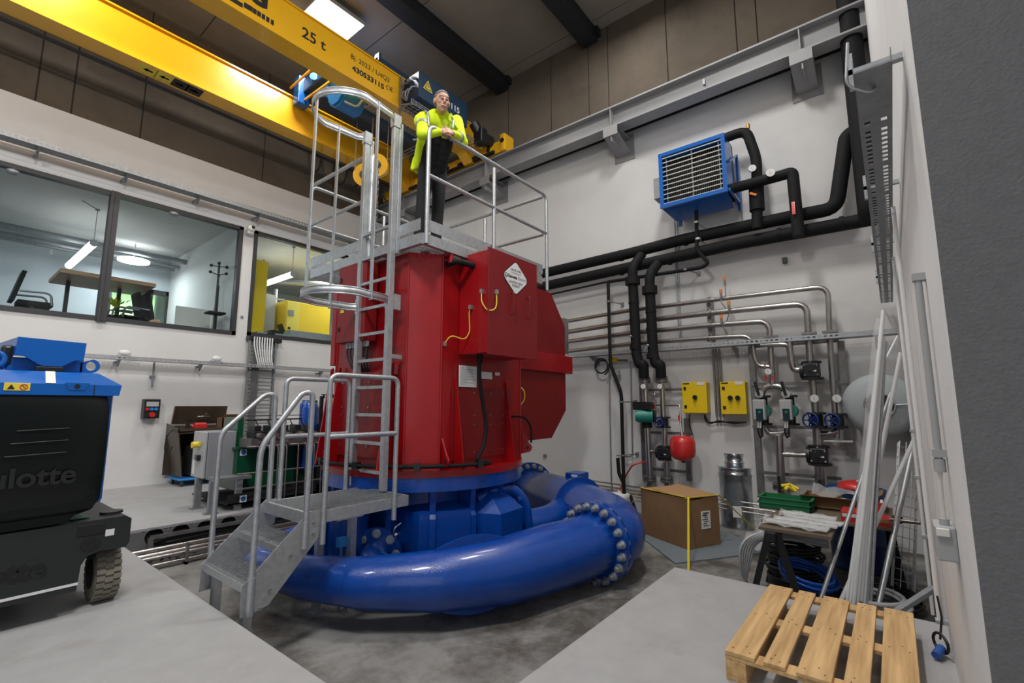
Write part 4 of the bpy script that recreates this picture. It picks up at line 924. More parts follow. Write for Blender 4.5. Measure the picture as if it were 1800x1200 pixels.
# ---------------------------------------------------------------- runway rail on the pipe wall
rw = thing('crane_runway', 'light grey crane runway beam carried on brackets along the pipe wall', 'rail', (7.8, 5, 6.8))
XRL = 7.55
m = M(); m.box((XRL - .14, -.15, 6.84), (XRL + .14, YL, 6.87)); m.box((XRL - .14, -.15, 6.47), (XRL + .14, YL, 6.5)); m.box((XRL - .01, -.15, 6.5), (XRL + .01, YL, 6.84)); m.build('beam', RAILG, rw)
M().box((XRL - .03, -.15, 6.87), (XRL + .03, YL, 6.93)).build('running_rail', GALVD, rw)
m = M(); m.box((XR - .03, -.15, 6.62), (XR, YL, 6.66)); m.build('backing_joint', BLKINK, rw)
M().box((XRL + .14, -.15, 6.72), (XR, YL, 6.75)).build('stiffener_plate', RAILG, rw)
for y in (.62, 3.62, 6.7, 9.6):
    m = M(); m.box((XRL - .13, y - .02, 6.2), (XR, y + .0, 6.45)); m.prism([(XRL - .139, y - .138, 6.468), (XRL - .139, y + .138, 6.468), (XR, y + .138, 6.468), (XR, y - .138, 6.468)], (0, 0, -.02)); m.prism([(XRL - .14, y - .14, 6.34), (XRL - .14, y + .14, 6.34), (XR, y + .14, 6.16), (XR, y - .14, 6.16)], (0, 0, -.02))
    m.box((XRL - .152, y - .142, 6.3), (XRL - .141, y + .142, 6.465)); m.box((XRL - .13, y - .008, 6.5), (XRL - .01, y + .008, 6.84)); m.box((XR - .02, y - .2, 6.05), (XR, y + .2, 6.55)); m.build('bracket', RAILG, rw)
c = at(1238, 145, 0, XRL - .12); M().bbox((c.x - .03, c.y - .02, c.z - .05), (c.x + .03, c.y + .02, c.z + .05), .005).build('limit_switch', GALVD, rw)
# ---------------------------------------------------------------- ceiling lamps and conduit
def ceil_lamp(x, y, label):
    t = thing('ceiling_lamp', label, 'ceiling lamp', (x, y, ZC), None)
    M().bbox((x - .47, y - .36, 8.86), (x + .47, y + .36, 8.94), .01).build('housing', RAILG, t)
    m = M(); m.box((x - .45, y - .34, 8.852), (x + .45, y + .34, 8.86)); d = m.build('diffuser', LAMP, t)
    m = M()
    for s_ in (-1, 1): m.cyl((x + s_ * .4, y, 8.94), (x + s_ * .4, y, ZC), .01, n=6)
    m.build('suspension_rod', GALVD, t); return t
cl = ceil_lamp(4.31, 7.88, 'bright rectangular lamp panel under the ceiling above the 25 t lettering')
m = M(); m.cyl((-5, 8.62, 8.55), (5.7, 8.62, 8.55), .035, n=10); m.mat(1).cyl((-5, 8.66, 8.48), (5.7, 8.66, 8.48), .02, n=8)
for k in range(6): m.cyl((-3 + k * 1.8, 8.62, 8.55), (-3 + k * 1.8, 8.62, ZC), .012, n=6)
solo('ceiling_conduit', m, [GALV, STEELD], 'shiny steel conduit hanging below the ceiling between the two yellow girders', 'conduit')
# ================================================================ pipe wall
def W(px, py, x=7.8): return at(px, py, 0, x)
# fan heater
hx0 = 7.3
a, b = W(1158, 273, hx0), W(1280, 333, hx0); y1h, z1h = a.y, W(1158, 273, hx0).z; y0h, z0h = W(1273, 237, hx0).y, W(1163, 365, hx0).z
z1h = 5.55; z0h = 4.63; y0h, y1h = 1.68, 2.70
ht_ = thing('fan_heater', 'blue wall mounted fan heater with a white grille high on the pipe wall', 'heater', (7.9, 2.2, z0h))
m = M(); t = .03
m.box((hx0, y0h, z0h), (7.78, y1h, z0h + .02)); m.box((hx0, y0h, z1h - .02), (7.78, y1h, z1h)); m.box((hx0, y0h, z0h), (7.78, y0h + .02, z1h)); m.box((hx0, y1h - .02, z0h), (7.78, y1h, z1h)); m.box((7.74, y0h, z0h), (7.78, y1h, z1h))
m.box((hx0 - .02, y0h - .01, z0h - .01), (hx0 + .02, y1h + .01, z0h + .05)); m.box((hx0 - .02, y0h - .01, z1h - .05), (hx0 + .02, y1h + .01, z1h + .01)); m.box((hx0 - .018, y0h - .008, z0h + .05), (hx0 + .02, y0h + .05, z1h - .05)); m.box((hx0 - .018, y1h - .05, z0h + .05), (hx0 + .02, y1h + .008, z1h - .05)); m.build('casing', BLUE2, ht_)
m = M(); m.box((7.5, y0h + .03, z0h + .03), (7.55, y1h - .03, z1h - .03))
m.mat(1)
for k in range(30): y = y0h + .06 + k * (y1h - y0h - .12) / 29; m.box((7.46, y, z0h + .05), (7.5, y + .006, z1h - .05))
m.build('coil', [PLASTM, STEELD], ht_)
for k in range(11):
    z = z0h + .07 + k * (z1h - z0h - .14) / 10; M().obox((hx0 + .02, (y0h + y1h) / 2, z), (.04, y1h - y0h - .08, .012), (1, 0, .35), (0, 1, 0)).build('louvre', CREAM, ht_)
m = M()
for y in (y0h + .1, (y0h + y1h) / 2, y1h - .1): m.box((hx0 + .05, y - .008, z0h + .04), (hx0 + .06, y + .008, z1h - .04))
m.build('grille_strut', GALV, ht_)
m = M(); m.bar((7.3, y0h - .03, z0h + .02), (7.95, y0h - .03, z0h + .02), .03, .04); m.bar((7.9, y0h - .03, z0h - .12), (7.9, y0h - .03, z1h - .1), .04, .04); m.bar((7.4, y0h - .03, z0h + .5), (7.9, y0h - .03, z1h - .1), .03, .03); m.bar((7.9, y1h - .1, z0h - .15), (7.9, y1h - .1, z0h + .1), .05, .05); m.bar((7.85, y0h, z0h + .02), (7.98, y0h, z0h + .02), .04, .04); m.bar((7.85, y1h - .1, z0h + .02), (7.98, y1h - .1, z0h + .02), .04, .04); m.build('bracket', BLUE2, ht_)
m = M(); m.prism([(hx0, y0h, z0h), (hx0, y1h, z0h), (7.78, y1h - .08, z0h - .1), (7.78, y0h + .03, z0h - .1)], (0, 0, .01)); m.build('drip_tray', BLUE2, ht_)
c = W(1151, 335, 7.4); M().bbox((7.36, y1h + .01, c.z - .17), (7.6, y1h + .14, c.z + .2), .01).build('terminal_box', GALVD, ht_)

def wp(pts, x=7.8): return [W(p[0], p[1], p[2] if len(p) > 2 else x) for p in pts]
def pipe(name, label, pts, r, mt, x=7.8, fil=.15, cat='pipe', group=None, n=14, extra=None, par=None):
    m = M().tube(wp(pts, x), r, fil=fil, n=n)
    if par is not None: return m.build(name, mt, par)
    t = thing(name, label, cat, wp(pts[:1], x)[0], group); m.build('tube', mt, t); return t
def ring_on(t, px, py, x, r, h, d, mt=STEELD, nm='clamp', n=20):
    c = W(px, py, x); d = V(d).normalized(); M().cyl(c - d * h / 2, c + d * h / 2, r, n=n).build(nm, mt, t)
# the two black insulated mains
ma = pipe('insulated_main', 'upper of the two thick black insulated mains running along the pipe wall', [(930, 486), (1116, 443), (1200, 421), (1400, 379), (1470, 366), (1488, 240), (1503, 230), (1530, 224)], .095, RUB, 7.72, .16, n=18)
mb_ = pipe('insulated_main', 'lower of the two thick black insulated mains running along the pipe wall', [(930, 509), (1150, 460), (1300, 427), (1540, 383)], .095, RUB, 7.72, .1, n=18)
for t, pts in ((ma, ((1092, 449), (1205, 421))), (mb_, ((1092, 474), (1177, 455), (1370, 413), (1480, 393)))):
    for px, py in pts: ring_on(t, px, py, 7.72, .102, .05, (0, 1, 0), RUB, 'joint_band')
# vertical risers to and from the heater
r1 = pipe('heater_pipe', 'black insulated pipe from the heater top with a brass vent, passing behind the lower one', [(1276, 242), (1312, 229), (1330, 280), (1331, 402)], .075, RUB, 7.62, .14)
M().tube(wp([(1329, 322), (1331, 370)], 7.62), .105, n=16).build('insulation_sleeve', RUB, r1)
c = W(1315, 226, 7.62); M().cyl(c, c + V((0, 0, .06)), .03, n=10).cyl(c + V((0, 0, .06)), c + V((0, 0, .09)), .018, n=8).build('air_vent', BRASS, r1)
r2 = pipe('heater_pipe', 'black insulated pipe looping out of the heater side with a red handled valve', [(1285, 332), (1375, 308), (1393, 302), (1404, 415)], .078, RUB, 7.5, .18)
def gauge(par, px, py, x, r=.05, d=(-1, -.25, 0)):
    c = W(px, py, x); d = V(d).normalized(); g = M().cyl(c, c + d * .03, r, n=22).build('gauge', CHROME, par); M().cyl(c + d * .03, c + d * .033, r * .86, n=22).build('gauge_face', WHTINK, g); M().bar(c + d * .036 - V((0, 0, .5 * r)), c + d * .036 + V((0, .2 * r, .5 * r)), .004, .003).build('gauge_needle', BLKINK, g)
gauge(r1, 1322, 297, 7.5, .055); gauge(r2, 1354, 305, 7.4, .058)
c = W(1324, 341, 7.5); M().obox(c, (.02, .1, .03), (1, 0, 0), (0, .8, .5)).build('valve_handle', ORANGE, r1)
c = W(1395, 365, 7.4); M().box((c.x - .02, c.y - .02, c.z - .1), (c.x, c.y + .02, c.z + .08)).build('valve_handle', REDP, r2)
dc = pipe('condensate_pipe', 'thin black condensate pipe dropping from the heater and running along below the mains', [(1224, 362), (1225, 440), (1246, 462), (1234, 470), (1070, 495), (1069, 496), (1073, 640), (1092, 690), (1097, 868)], .030, RUB, 7.62, .08, cat='pipe')
for px, py in ((1224, 391), (1227, 420)):
    m = M(); c = W(px, py, 7.62); m.cyl(c - V((0, 0, .015)), c + V((0, 0, .015)), .045, n=14); m.cyl(c, (8, c.y - .12, c.z - .08), .01, n=6); m.build('clamp', GALV, dc)
for px, py in ((1205, 474), (1070, 530), (1092, 706), (1095, 800)):
    m = M(); c = W(px, py, 7.62); m.cyl(c - V((0, 0, .012)), c + V((0, 0, .012)), .04, n=14); m.cyl(c, (8, c.y - .1, c.z), .009, n=6); m.obox((7.97, c.y - .1, c.z), (.04, .05, .06)); m.build('clamp', GALVD, dc)
pipe('black_wall_pipe', 'thin black pipe running behind the two mains to the generator side', [(960, 519), (1068, 495)], .018, RUB, 7.7, 0)
pipe('drain_stub', 'short black stub pipe joining the condensate pipe near the floor', [(1086, 805), (1088, 832), (1097, 850)], .03, RUB, 7.62, .03)
# two insulated drops with ball-shaped joints
for k, (pts, js) in enumerate([([(1128, 447, 7.72), (1112, 470, 7.5), (1112, 490, 7.5), (1119, 625, 7.5), (1124, 640, 7.5), (1131, 640, 7.5), (1132, 664, 7.55)], (1112, 494)),
                               ([(1158, 461, 7.72), (1142, 482, 7.5), (1142, 505, 7.5), (1148, 622, 7.5), (1153, 640, 7.5), (1161, 640, 7.5), (1162, 663, 7.55)], (1142, 510))]):
    t = thing('insulated_drop', ['black insulated drop pipe with collar, left of the pair above the pipe frame', 'black insulated drop pipe with collar, right of the pair above the pipe frame'][k], 'pipe', W(*pts[0][:2]), 'insulated drop pipes')
    M().tube(wp(pts), .083, fil=.12, n=18).build('tube', RUB, t)
    ring_on(t, js[0], js[1], 7.5, .125, .13, (0, 0, 1), RUB, 'collar', 24); ring_on(t, js[0] + 2, js[1] + 38, 7.5, .09, .03, (0, 0, 1), RUB, 'band'); ring_on(t, js[0] + 3, js[1] + 68, 7.5, .088, .04, (0, 0, 1), RUB, 'band'); ring_on(t, js[0] + 5, js[1] + 116, 7.5, .095, .08, (0, 0, 1), RUB, 'collar')
    c = W(js[0] - 1, js[1] + 98, 7.42); M().cyl(c, c + V((-.05, 0, 0)), .012, n=8).ball(c + V((-.05, 0, .01)), .02, 8).build('drain_tap', GALV, t)
# four stainless pipes turning down to the pump frame
SP = [([(1000, 564), (1110, 545), (1245, 528), (1455, 503), (1461, 640), (1470, 755), (1471, 770)], 'uppermost of the four long stainless pipes, its bend furthest along the wall', .036),
      ([(1000, 583), (1110, 566), (1250, 550), (1418, 533), (1424, 640), (1432, 705), (1437, 770), (1440, 880)], 'second stainless pipe from the top, turning down to the black mixing valve', .044),
      ([(1000, 600), (1110, 585), (1245, 572), (1352, 564), (1357, 660)], 'third stainless pipe from the top, turning down above the twin pumps', .040),
      ([(1000, 617), (1110, 604), (1245, 594), (1322, 590), (1326, 630), (1333, 643), (1356, 645)], 'lowest of the four stainless pipes, looping into its neighbour', .034)]
spo = []
for pts, lb, r in SP:
    t = thing('stainless_pipe', lb, 'pipe', W(*pts[0]), 'long stainless pipes'); M().tube(wp(pts, 7.72), r, fil=.16, n=14).build('tube', STEEL, t); spo.append(t)
for t, ps in zip(spo, ([(1247, 528), (1459, 583)], [(1250, 549), (1422, 586)], [(1247, 572), (1355, 592)], [(1245, 594), (1324, 598)])):
    ring_on(t, ps[0][0], ps[0][1], 7.72, .055, .03, (0, 1, 0)); c = W(ps[1][0], ps[1][1], 7.72); M().box((c.x - .05, c.y - .09, c.z - .015), (c.x + .05, c.y + .09, c.z + .015)).build('clamp', STEELD, t)
c = W(992, 560, 7.8)
for i, px in enumerate((993, 1248)):
    a, b = W(px, 560 if i == 0 else 525, 7.9), W(px + 4, 625 if i == 0 else 598, 7.9)
    solo('strut_rail', M().box((7.8, a.y - .03, b.z), (7.97, a.y + .03, a.z)), STEELD, ['short vertical strut carrying the pipes right beside the generator', 'short vertical strut carrying the stainless pipes above the yellow cabinets'][i], 'strut')
# capillary vents with orange caps
for k, (cap, bend, base) in enumerate([((1274, 490), (1275, 505), (1276, 524)), ((1267, 513), (1268, 532), (1278, 545)), ((1281, 534), (1283, 548), (1277, 565)), ((1268, 558), (1270, 572), (1279, 588))]):
    t = thing('air_vent', ['air vent with an orange cap, highest of the four on the stainless pipes', 'orange capped air vent left of the stem on the stainless pipes', 'orange capped air vent right of the stem on the stainless pipes', 'lowest orange capped air vent on the stainless pipes'][k], 'valve', W(*cap), None)
    c = W(*cap, 7.66); M().cyl(c + V((0, 0, -.02)), c + V((0, 0, .04)), .022, n=10).build('cap', ORANGE, t); M().cyl(c + V((0, 0, -.1)), c + V((0, 0, -.02)), .018, n=10).build('body', STEELD, t); M().tube(wp([(cap[0], cap[1] + 8, 7.66), bend + (7.66,), base + (7.70,)]), .008, n=6, fil=.03).build('stem', STEEL, t)
# slotted tray across the wall
t = thing('cable_tray', 'slotted steel cable tray crossing the pipe wall above the pump frame', 'cable tray', (7.8, 2, 2.3)); zt2 = 2.33
for x in (7.62, 7.80):
    m = M(); m.box((x - .002, -.12, zt2), (x + .002, 5.6, zt2 + .02)); m.box((x - .002, -.12, zt2 + .045), (x + .002, 5.6, zt2 + .065)); y = -.12
    while y < 5.6: m.box((x - .002, y, zt2 + .02), (x + .002, y + .03, zt2 + .045)); y += .065
    m.build('side_rail', GALV, t)
M().box((7.62, -.12, zt2 - .004), (7.80, 5.6, zt2)).build('tray_floor', GALVD, t)
for px in (1040, 1290, 1545): y = W(px, 620, 7.7).y; M().prism([(7.62, y, zt2 - .005), (8, y, zt2 - .005), (8, y, zt2 - .16)], (0, .03, 0)).build('bracket', GALVD, t)
# yellow cabinets with conduits
for k, (px0, px1, py0, py1, lb, kn) in enumerate([(1198, 1244, 672, 726, 'yellow control cabinet with a single black rotary switch, above the red vessel', [(1222, 698)]), (1265, 1313, 671, 728, 'yellow control cabinet with two black rotary switches, beside the twin pumps', [(1284, 699), (1297, 699)])]):
    a, b = W(px0, py0, 7.78), W(px1, py1, 7.78); t = thing('control_cabinet', lb, 'control cabinet', (8, a.y, b.z), 'yellow control cabinets')
    M().bbox((7.78, b.y, b.z), (7.8, a.y, a.z), .006).build('door', YELLOW, t); M().box((7.8, b.y + .01, b.z + .01), (8.0, a.y - .01, a.z - .01)).build('body', YELLOW, t)
    for q in kn: c = W(*q, 7.77); M().cyl(c, c + V((-.03, 0, 0)), .035, n=16).obox(c + V((-.04, 0, 0)), (.03, .02, .06)).build('rotary_switch', PLAST, t)
    for dz in (.12, -.15 + (a.z - b.z) * .0 - .23): c = V((7.775, a.y - .05, a.z - .10 if dz > 0 else b.z + .10)); M().box((c.x - .004, c.y - .02, c.z - .025), (c.x, c.y + .02, c.z + .025)).build('hinge_plate', PLAST, t)
    M().box((7.774, b.y + .03, a.z - .05), (7.779, b.y + .14, a.z - .005)).build('label', WHTINK, t); M().box((7.774, a.y - .12, a.z - .03), (7.779, a.y - .02, a.z - .012)).build('name_strip', BLKINK, t)
m = M()
for dx in (0, .05, .1): m.cyl((7.93, W(1255, 650, 7.93).y - dx, 1.25), (7.93, W(1255, 650, 7.93).y - dx, 2.33), .016, n=8)
solo('cabinet_conduit', m, STEELD, 'bundle of grey conduits dropping between the two yellow cabinets', 'conduit')
m = M()
for k in range(5): m.tube(wp([(1238, 728), (1240 + 2 * k, 742 + k), (1262, 742 - k), (1290, 741 + k), (1312, 742)], 7.93), .009, n=6, fil=.05)
m.tube(wp([(1212, 728), (1212, 748), (1218, 765), (1209, 760), (1208, 738)], 7.9), .01, n=6, fil=.05)
solo('cable_bundle', m, PLAST, 'dark cables hanging in loops below the yellow cabinets', 'cable')
# pipe frames
def wframe(px0, px1, py0, py1, bars, lb):
    t = thing("pipe_rack", lb, "frame", W(*px0[0])); x = 7.9
    for (qa, qb) in ((px0[0], px0[1]), (px1[0], px1[1])):
        a, b = W(*qa, x), W(*qb, x); y = (a.y + b.y) / 2; M().box((x - .03, y - .04, b.z), (x + .03, y + .04, a.z)).build('upright', STEELD, t)
    for py in bars:
        a, b = W(*py[0], x), W(*py[1], x); z = (a.z + b.z) / 2; M().box((x - .05, b.y, z - .02), (x + .0, a.y, z + .02)).build('crossbar', STEELD, t)
    return t
wframe(((1128, 676), (1135, 845)), ((1207, 735), (1212, 845)), 0, 845, [((1128, 686), (1200, 684)), ((1130, 758), (1212, 763)), ((1132, 822), (1212, 829))], 'steel wall frame carrying the green pump and the red vessel')
wframe(((1320, 608), (1338, 870)), ((1470, 600), (1505, 800)), 0, 870, [((1320, 608), (1475, 601)), ((1322, 675), (1490, 672)), ((1324, 750), (1492, 752)), ((1336, 830), (1480, 840))], 'large steel wall frame carrying the twin pumps and blue valves')
# left manifold: two stainless legs with flanges
def bflange(t, px, py, x, r=.10, n=8, mt=STEELD, ax=(0, 0, 1)):
    c = W(px, py, x); d = V(ax); m = M(); m.cyl(c - d * .035, c - d * .008, r, n=24); m.cyl(c + d * .008, c + d * .035, r, n=24); f = m.build('flange', mt, t)
    x_, y_ = frame(d); m = M()
    for i in range(n): a = 2 * math.pi * i / n + .3; p = c + (x_ * math.cos(a) + y_ * math.sin(a)) * r * .8; m.cyl(p - d * .055, p + d * .055, .011, n=6)
    m.build('bolts', STEELD, f)
la = thing('riser_pipe', 'stainless riser with the green pump, left leg of the smaller pipe frame', 'pipe', W(1132, 665)); M().tube(wp([(1133, 665), (1136, 720)], 7.62), .05, n=14).build('tube', STEEL, la); M().tube(wp([(1138, 750), (1143, 845), (1134, 872)], 7.62), .05, n=14, fil=.05).build('tube', STEEL, la)
bflange(la, 1133, 668, 7.62, .1); bflange(la, 1142, 840, 7.62, .1); gauge(la, 1131, 679, 7.52, .045)
lb_ = thing('riser_pipe', 'stainless riser with the small blue handwheel, right leg of the smaller pipe frame', 'pipe', W(1162, 665)); M().tube(wp([(1163, 665), (1166, 733)], 7.62), .042, n=14).build('tube', STEEL, lb_); M().tube(wp([(1168, 752), (1169, 785)], 7.62), .042, n=14).build('tube', STEEL, lb_); M().tube(wp([(1172, 812), (1173, 845), (1171, 872)], 7.62), .045, n=14).build('tube', STEEL, lb_)
bflange(lb_, 1163, 667, 7.62, .1); bflange(lb_, 1172, 842, 7.62, .1); gauge(lb_, 1160, 679, 7.52, .045)
M().tube(wp([(1143, 794), (1157, 794)], 7.62), .035, n=12).build('cross_pipe', STEEL, lb_)
pm = thing('circulation_pump', 'small teal circulation pump with black head on the left riser', 'pump', W(1128, 732)); c = W(1128, 732, 7.5); ax = V((-.35, .9, 0)).normalized()
c0 = W(1147, 731, 7.55); c1 = W(1120, 731, 7.45); M().cyl(c0, c1, .105, n=24).cyl(c1, c1 + (c1 - c0).normalized() * .03, .085, n=24).build('motor', TEAL, pm); c = W(1127, 713, 7.5); M().obox(c, (.13, .24, .13)).build('terminal_box', PLAST, pm); M().obox(W(1141, 713, 7.5), (.14, .1, .12)).build('cable_box', PLAST, pm); M().cyl(W(1148, 731, 7.58), W(1152, 731, 7.6), .1, n=18).cyl(W(1137, 742, 7.6), W(1138, 752, 7.6), .08, n=14).build('pump_casing', PLASTM, pm)
WHEELB = mat('handwheel_blue', (.006, .025, .13), .4)
def handwheel(px, py, x, lb, s=1):
    t = thing('gate_valve', lb, 'valve', W(px, py, x), 'blue handwheel valves'); c = W(px, py, x)
    m = M(); m.cyl(c + V((0, 0, -.075 * s)), c + V((0, 0, .075 * s)), .07 * s, n=18); m.cyl(c + V((0, 0, -.105 * s)), c + V((0, 0, -.075 * s)), .115 * s, n=24); m.cyl(c + V((0, 0, .075 * s)), c + V((0, 0, .105 * s)), .115 * s, n=24); m.build('body', PLAST, t)
    d = V((-1, .35, 0)).normalized(); w0 = c + d * .17 * s; x_, y_ = frame(d); m = M(); m.cyl(c, w0, .022 * s, n=10); m.tube([w0 + (x_ * math.cos(2 * math.pi * i / 20) + y_ * math.sin(2 * math.pi * i / 20)) * .095 * s for i in range(20)], .012 * s, n=8, closed=True)
    for i in range(5): a = 2 * math.pi * i / 5; m.cyl(w0, w0 + (x_ * math.cos(a) + y_ * math.sin(a)) * .09 * s, .009 * s, n=6)
    m.cyl(w0 - d * .02, w0 + d * .02, .025, n=10); m.build('handwheel', WHEELB, t); M().obox(c + d * .06 * s, (.1 * s, .1 * s, .1 * s), d, (-d.y, d.x, 0)).build('bonnet', WHEELB, t)
handwheel(1168, 742, 7.6, 'small blue handwheel valve on the right riser beside the teal pump', .85)
handwheel(1436, 738, 7.6, 'blue handwheel valve on the wide stainless pipe below the mixing valve')
handwheel(1473, 739, 7.6, 'blue handwheel valve on the rightmost stainless pipe', .92)
def mixer(px, py, x, lb, s=1):
    t = thing('mixing_valve', lb, 'valve', W(px, py, x), 'black mixing valves'); c = W(px, py, x)
    m = M(); m.bbox(c + V((-.1, -.09, -.09)) * s, c + V((.08, .09, .09)) * s, .015); m.cyl(c + V((0, 0, .09)) * s, c + V((0, 0, .12)) * s, .115 * s, n=6); m.cyl(c + V((0, 0, -.12)) * s, c + V((0, 0, -.09)) * s, .125 * s, n=6); m.cyl(c + V((0, .09, 0)) * s, c + V((0, .13, 0)) * s, .1 * s, n=8); m.cyl(c + V((-.13, 0, .02)) * s, c + V((-.1, 0, .02)) * s, .04, n=14); m.build('body', PLAST, t)
    m = M()
    for dy, dz in ((-.07, .06), (.07, .06), (-.07, -.06), (.07, -.06), (0, .1)): m.cyl(c + V((-.1, dy, dz)) * s, c + V((-.112, dy, dz)) * s, .010, n=8)
    m.build('bolts', CHROME, t); M().box(c + V((-.104, -.06, -.02)) * s, c + V((-.1, -.01, .0)) * s).build('label', WHTINK, t); M().box(c + V((-.104, 0, .035)) * s, c + V((-.1, .03, .05)) * s).build('mark', LEMON, t)
mixer(1168, 796, 7.6, 'black mixing valve on the right riser beside the red vessel', .95)
mixer(1427, 651, 7.6, 'upper black mixing valve on the large frame under the slotted tray', 1.05); mixer(1440, 800, 7.6, 'lower black mixing valve at the end of the horizontal stainless pipe', 1.1)
# small fittings between risers
fb = thing('fitting_group', 'cluster of small brass and steel fittings feeding the red vessel', 'fittings', W(1150, 700))
M().tube(wp([(1152, 703), (1153, 712), (1195, 712), (1197, 740), (1199, 762)], 7.66), .014, n=8, fil=.03).build('feed_pipe', STEEL, fb)
M().cyl(W(1150, 694, 7.6), W(1150, 690, 7.6), .035, n=14).build('dial', CHROME, fb); M().tube(wp([(1150, 692), (1153, 720), (1152, 735)], 7.6), .014, n=7).build('feed_pipe', STEELD, fb)
for px, py in ((1164, 716), (1194, 734), (1150, 714)): c = W(px, py, 7.62); M().box(c + V((-.02, -.015, -.04)), c + V((0, .015, .04))).build('tap_handle', REDP, fb)
# red expansion vessel
t = thing('expansion_vessel', 'glossy red expansion vessel hanging below its feed pipe', 'vessel', W(1200, 785)); c = W(1200, 786, 7.5)
M().lathe([(0, -.205), (.06, -.20), (.13, -.175), (.175, -.13), (.19, -.07), (.19, .08), (.175, .13), (.13, .165), (.05, .185), (0, .19)], c, (0, 0, 1), 36).build('shell', REDP, t); M().cyl(c + V((0, 0, .18)), c + V((0, 0, .20)), .05, n=18).build('cap', CHROME, t); M().cyl(c + V((0, 0, -.23)), c + V((0, 0, -.20)), .03, n=14).build('stub', PLAST, t); M().tube([c + V((0, 0, .19)), W(1196, 744, 7.55), W(1195, 712, 7.62)], .014, n=8).build('feed_pipe', STEEL, t); M().bar(c + V((0, 0, .1)), (7.95, c.y, c.z + .1), .05, .03).build('bracket', STEELD, t)
# large frame: twin pump assembly
tp = thing('pump_header', 'stainless header pipes linking the twin grey faced pumps', 'pipe', W(1357, 680))
for pts, r in (([(1357, 655), (1357, 680)], .045), ([(1337, 735), (1337, 694), (1345, 680), (1357, 677), (1376, 680), (1386, 694), (1386, 735)], .045), ([(1346, 752), (1352, 762), (1370, 762), (1384, 758)], .038), ([(1369, 765), (1374, 855), (1376, 910)], .052), ([(1372, 798), (1428, 800)], .035), ([(1386, 594), (1392, 640), (1396, 650), (1407, 650)], .042), ([(1436, 755), (1438, 785)], .055), ([(1440, 762), (1460, 762), (1474, 756)], .036), ([(1445, 818), (1449, 880)], .05), ([(1337, 606), (1372, 605), (1386, 606), (1392, 640)], .038)):
    M().tube(wp(pts, 7.66), r, fil=.12, n=14).build('tube', STEEL, tp)
for px, py in ((1375, 855), (1447, 862)): 
    bflange(tp, px, py, 7.66, .12); c = W(px - 5, py, 7.52); M().box(c + V((-.015, -.015, -.08)), c + V((.015, .015, .14))).build('lever', PLASTM, tp)
gauge(tp, 1350, 653, 7.55, .045); gauge(spo[1], 1431, 700, 7.6, .055); gauge(spo[0], 1470, 700, 7.6, .055)
for px, py in ((1346, 664), (1360, 664)): c = W(px, py, 7.58); M().cyl(c, c + V((0, 0, .2)), .01, n=6).build('tap_pipe', STEEL, tp); M().box(c + V((-.02, -.015, -.03)), c + V((0, .015, .03))).build('tap_handle', REDP, tp)
M().tube(wp([(1448, 775), (1499, 776)], 7.66), .016, n=8).build('side_pipe', CREAM, tp)
for k, px in enumerate((1336, 1386)):
    t = thing('smart_pump', ['grey faced electronic pump, nearer the yellow cabinets', 'grey faced electronic pump, nearer the blue handwheels'][k], 'pump', W(px, 722), 'twin electronic pumps')
    px -= 0 if k == 0 else 3; a, b = W(px - 14, 702, 7.38), W(px + 10, 738, 7.38); M().bbox((7.38, b.y, b.z), (7.50, a.y, a.z), .012).build('front_cover', LGREY, t)
    a2, b2 = W(px - 8, 718, 7.37), W(px + 6, 740, 7.37); M().bbox((7.365, b2.y, b2.z), (7.39, a2.y, a2.z), .004).build('display_panel', mat('dark_panel', (.01, .03, .035), .3), t); c = W(px - 1, 724, 7.362); M().cyl(c, c + V((-.006, 0, 0)), .018, n=14).build('knob', TEAL, t)
    c = W(px + 6, 722, 7.6); M().cyl(c + V((-.1, 0, 0)), c + V((.1, 0, 0)), .095, n=24).build('motor', TEAL, t); M().cyl(c + V((.04, 0, -.2)), c + V((.04, 0, .22)), .055, n=14).cyl(c + V((.04, 0, -.2)), c + V((.04, 0, -.17)), .1, n=18).cyl(c + V((.04, 0, .19)), c + V((.04, 0, .22)), .1, n=18).build('pump_casing', PLAST, t)
    c = W(px - 1, 692, 7.5); M().cyl(c + V((-.03, 0, 0)), c + V((.0, 0, 0)), .055, n=20).build('valve_disc', LGREY, t); M().bar(c + V((-.05, 0, -.02)), c + V((-.05, .04, .17)), .035, .02, (1, 0, 0)).build('valve_lever', PLASTM, t)
    m = M(); m.tube(wp([(px - 3, 742, 7.42), (px - 4, 758, 7.45), (px + 1, 772, 7.5), (px + 4, 760, 7.45)]), .010, n=6, fil=.05); m.bbox(W(px + 2, 768, 7.45), W(px + 5, 748, 7.5), .004); m.build('pump_cable', PLAST, t); M().tube(wp([(px - 3, 740, 7.41), (px - 3, 752, 7.41)]), .012, n=6).tube(wp([(px + 1, 740, 7.41), (px + 1, 752, 7.41)]), .012, n=6).build('cable_gland', CREAM, t)
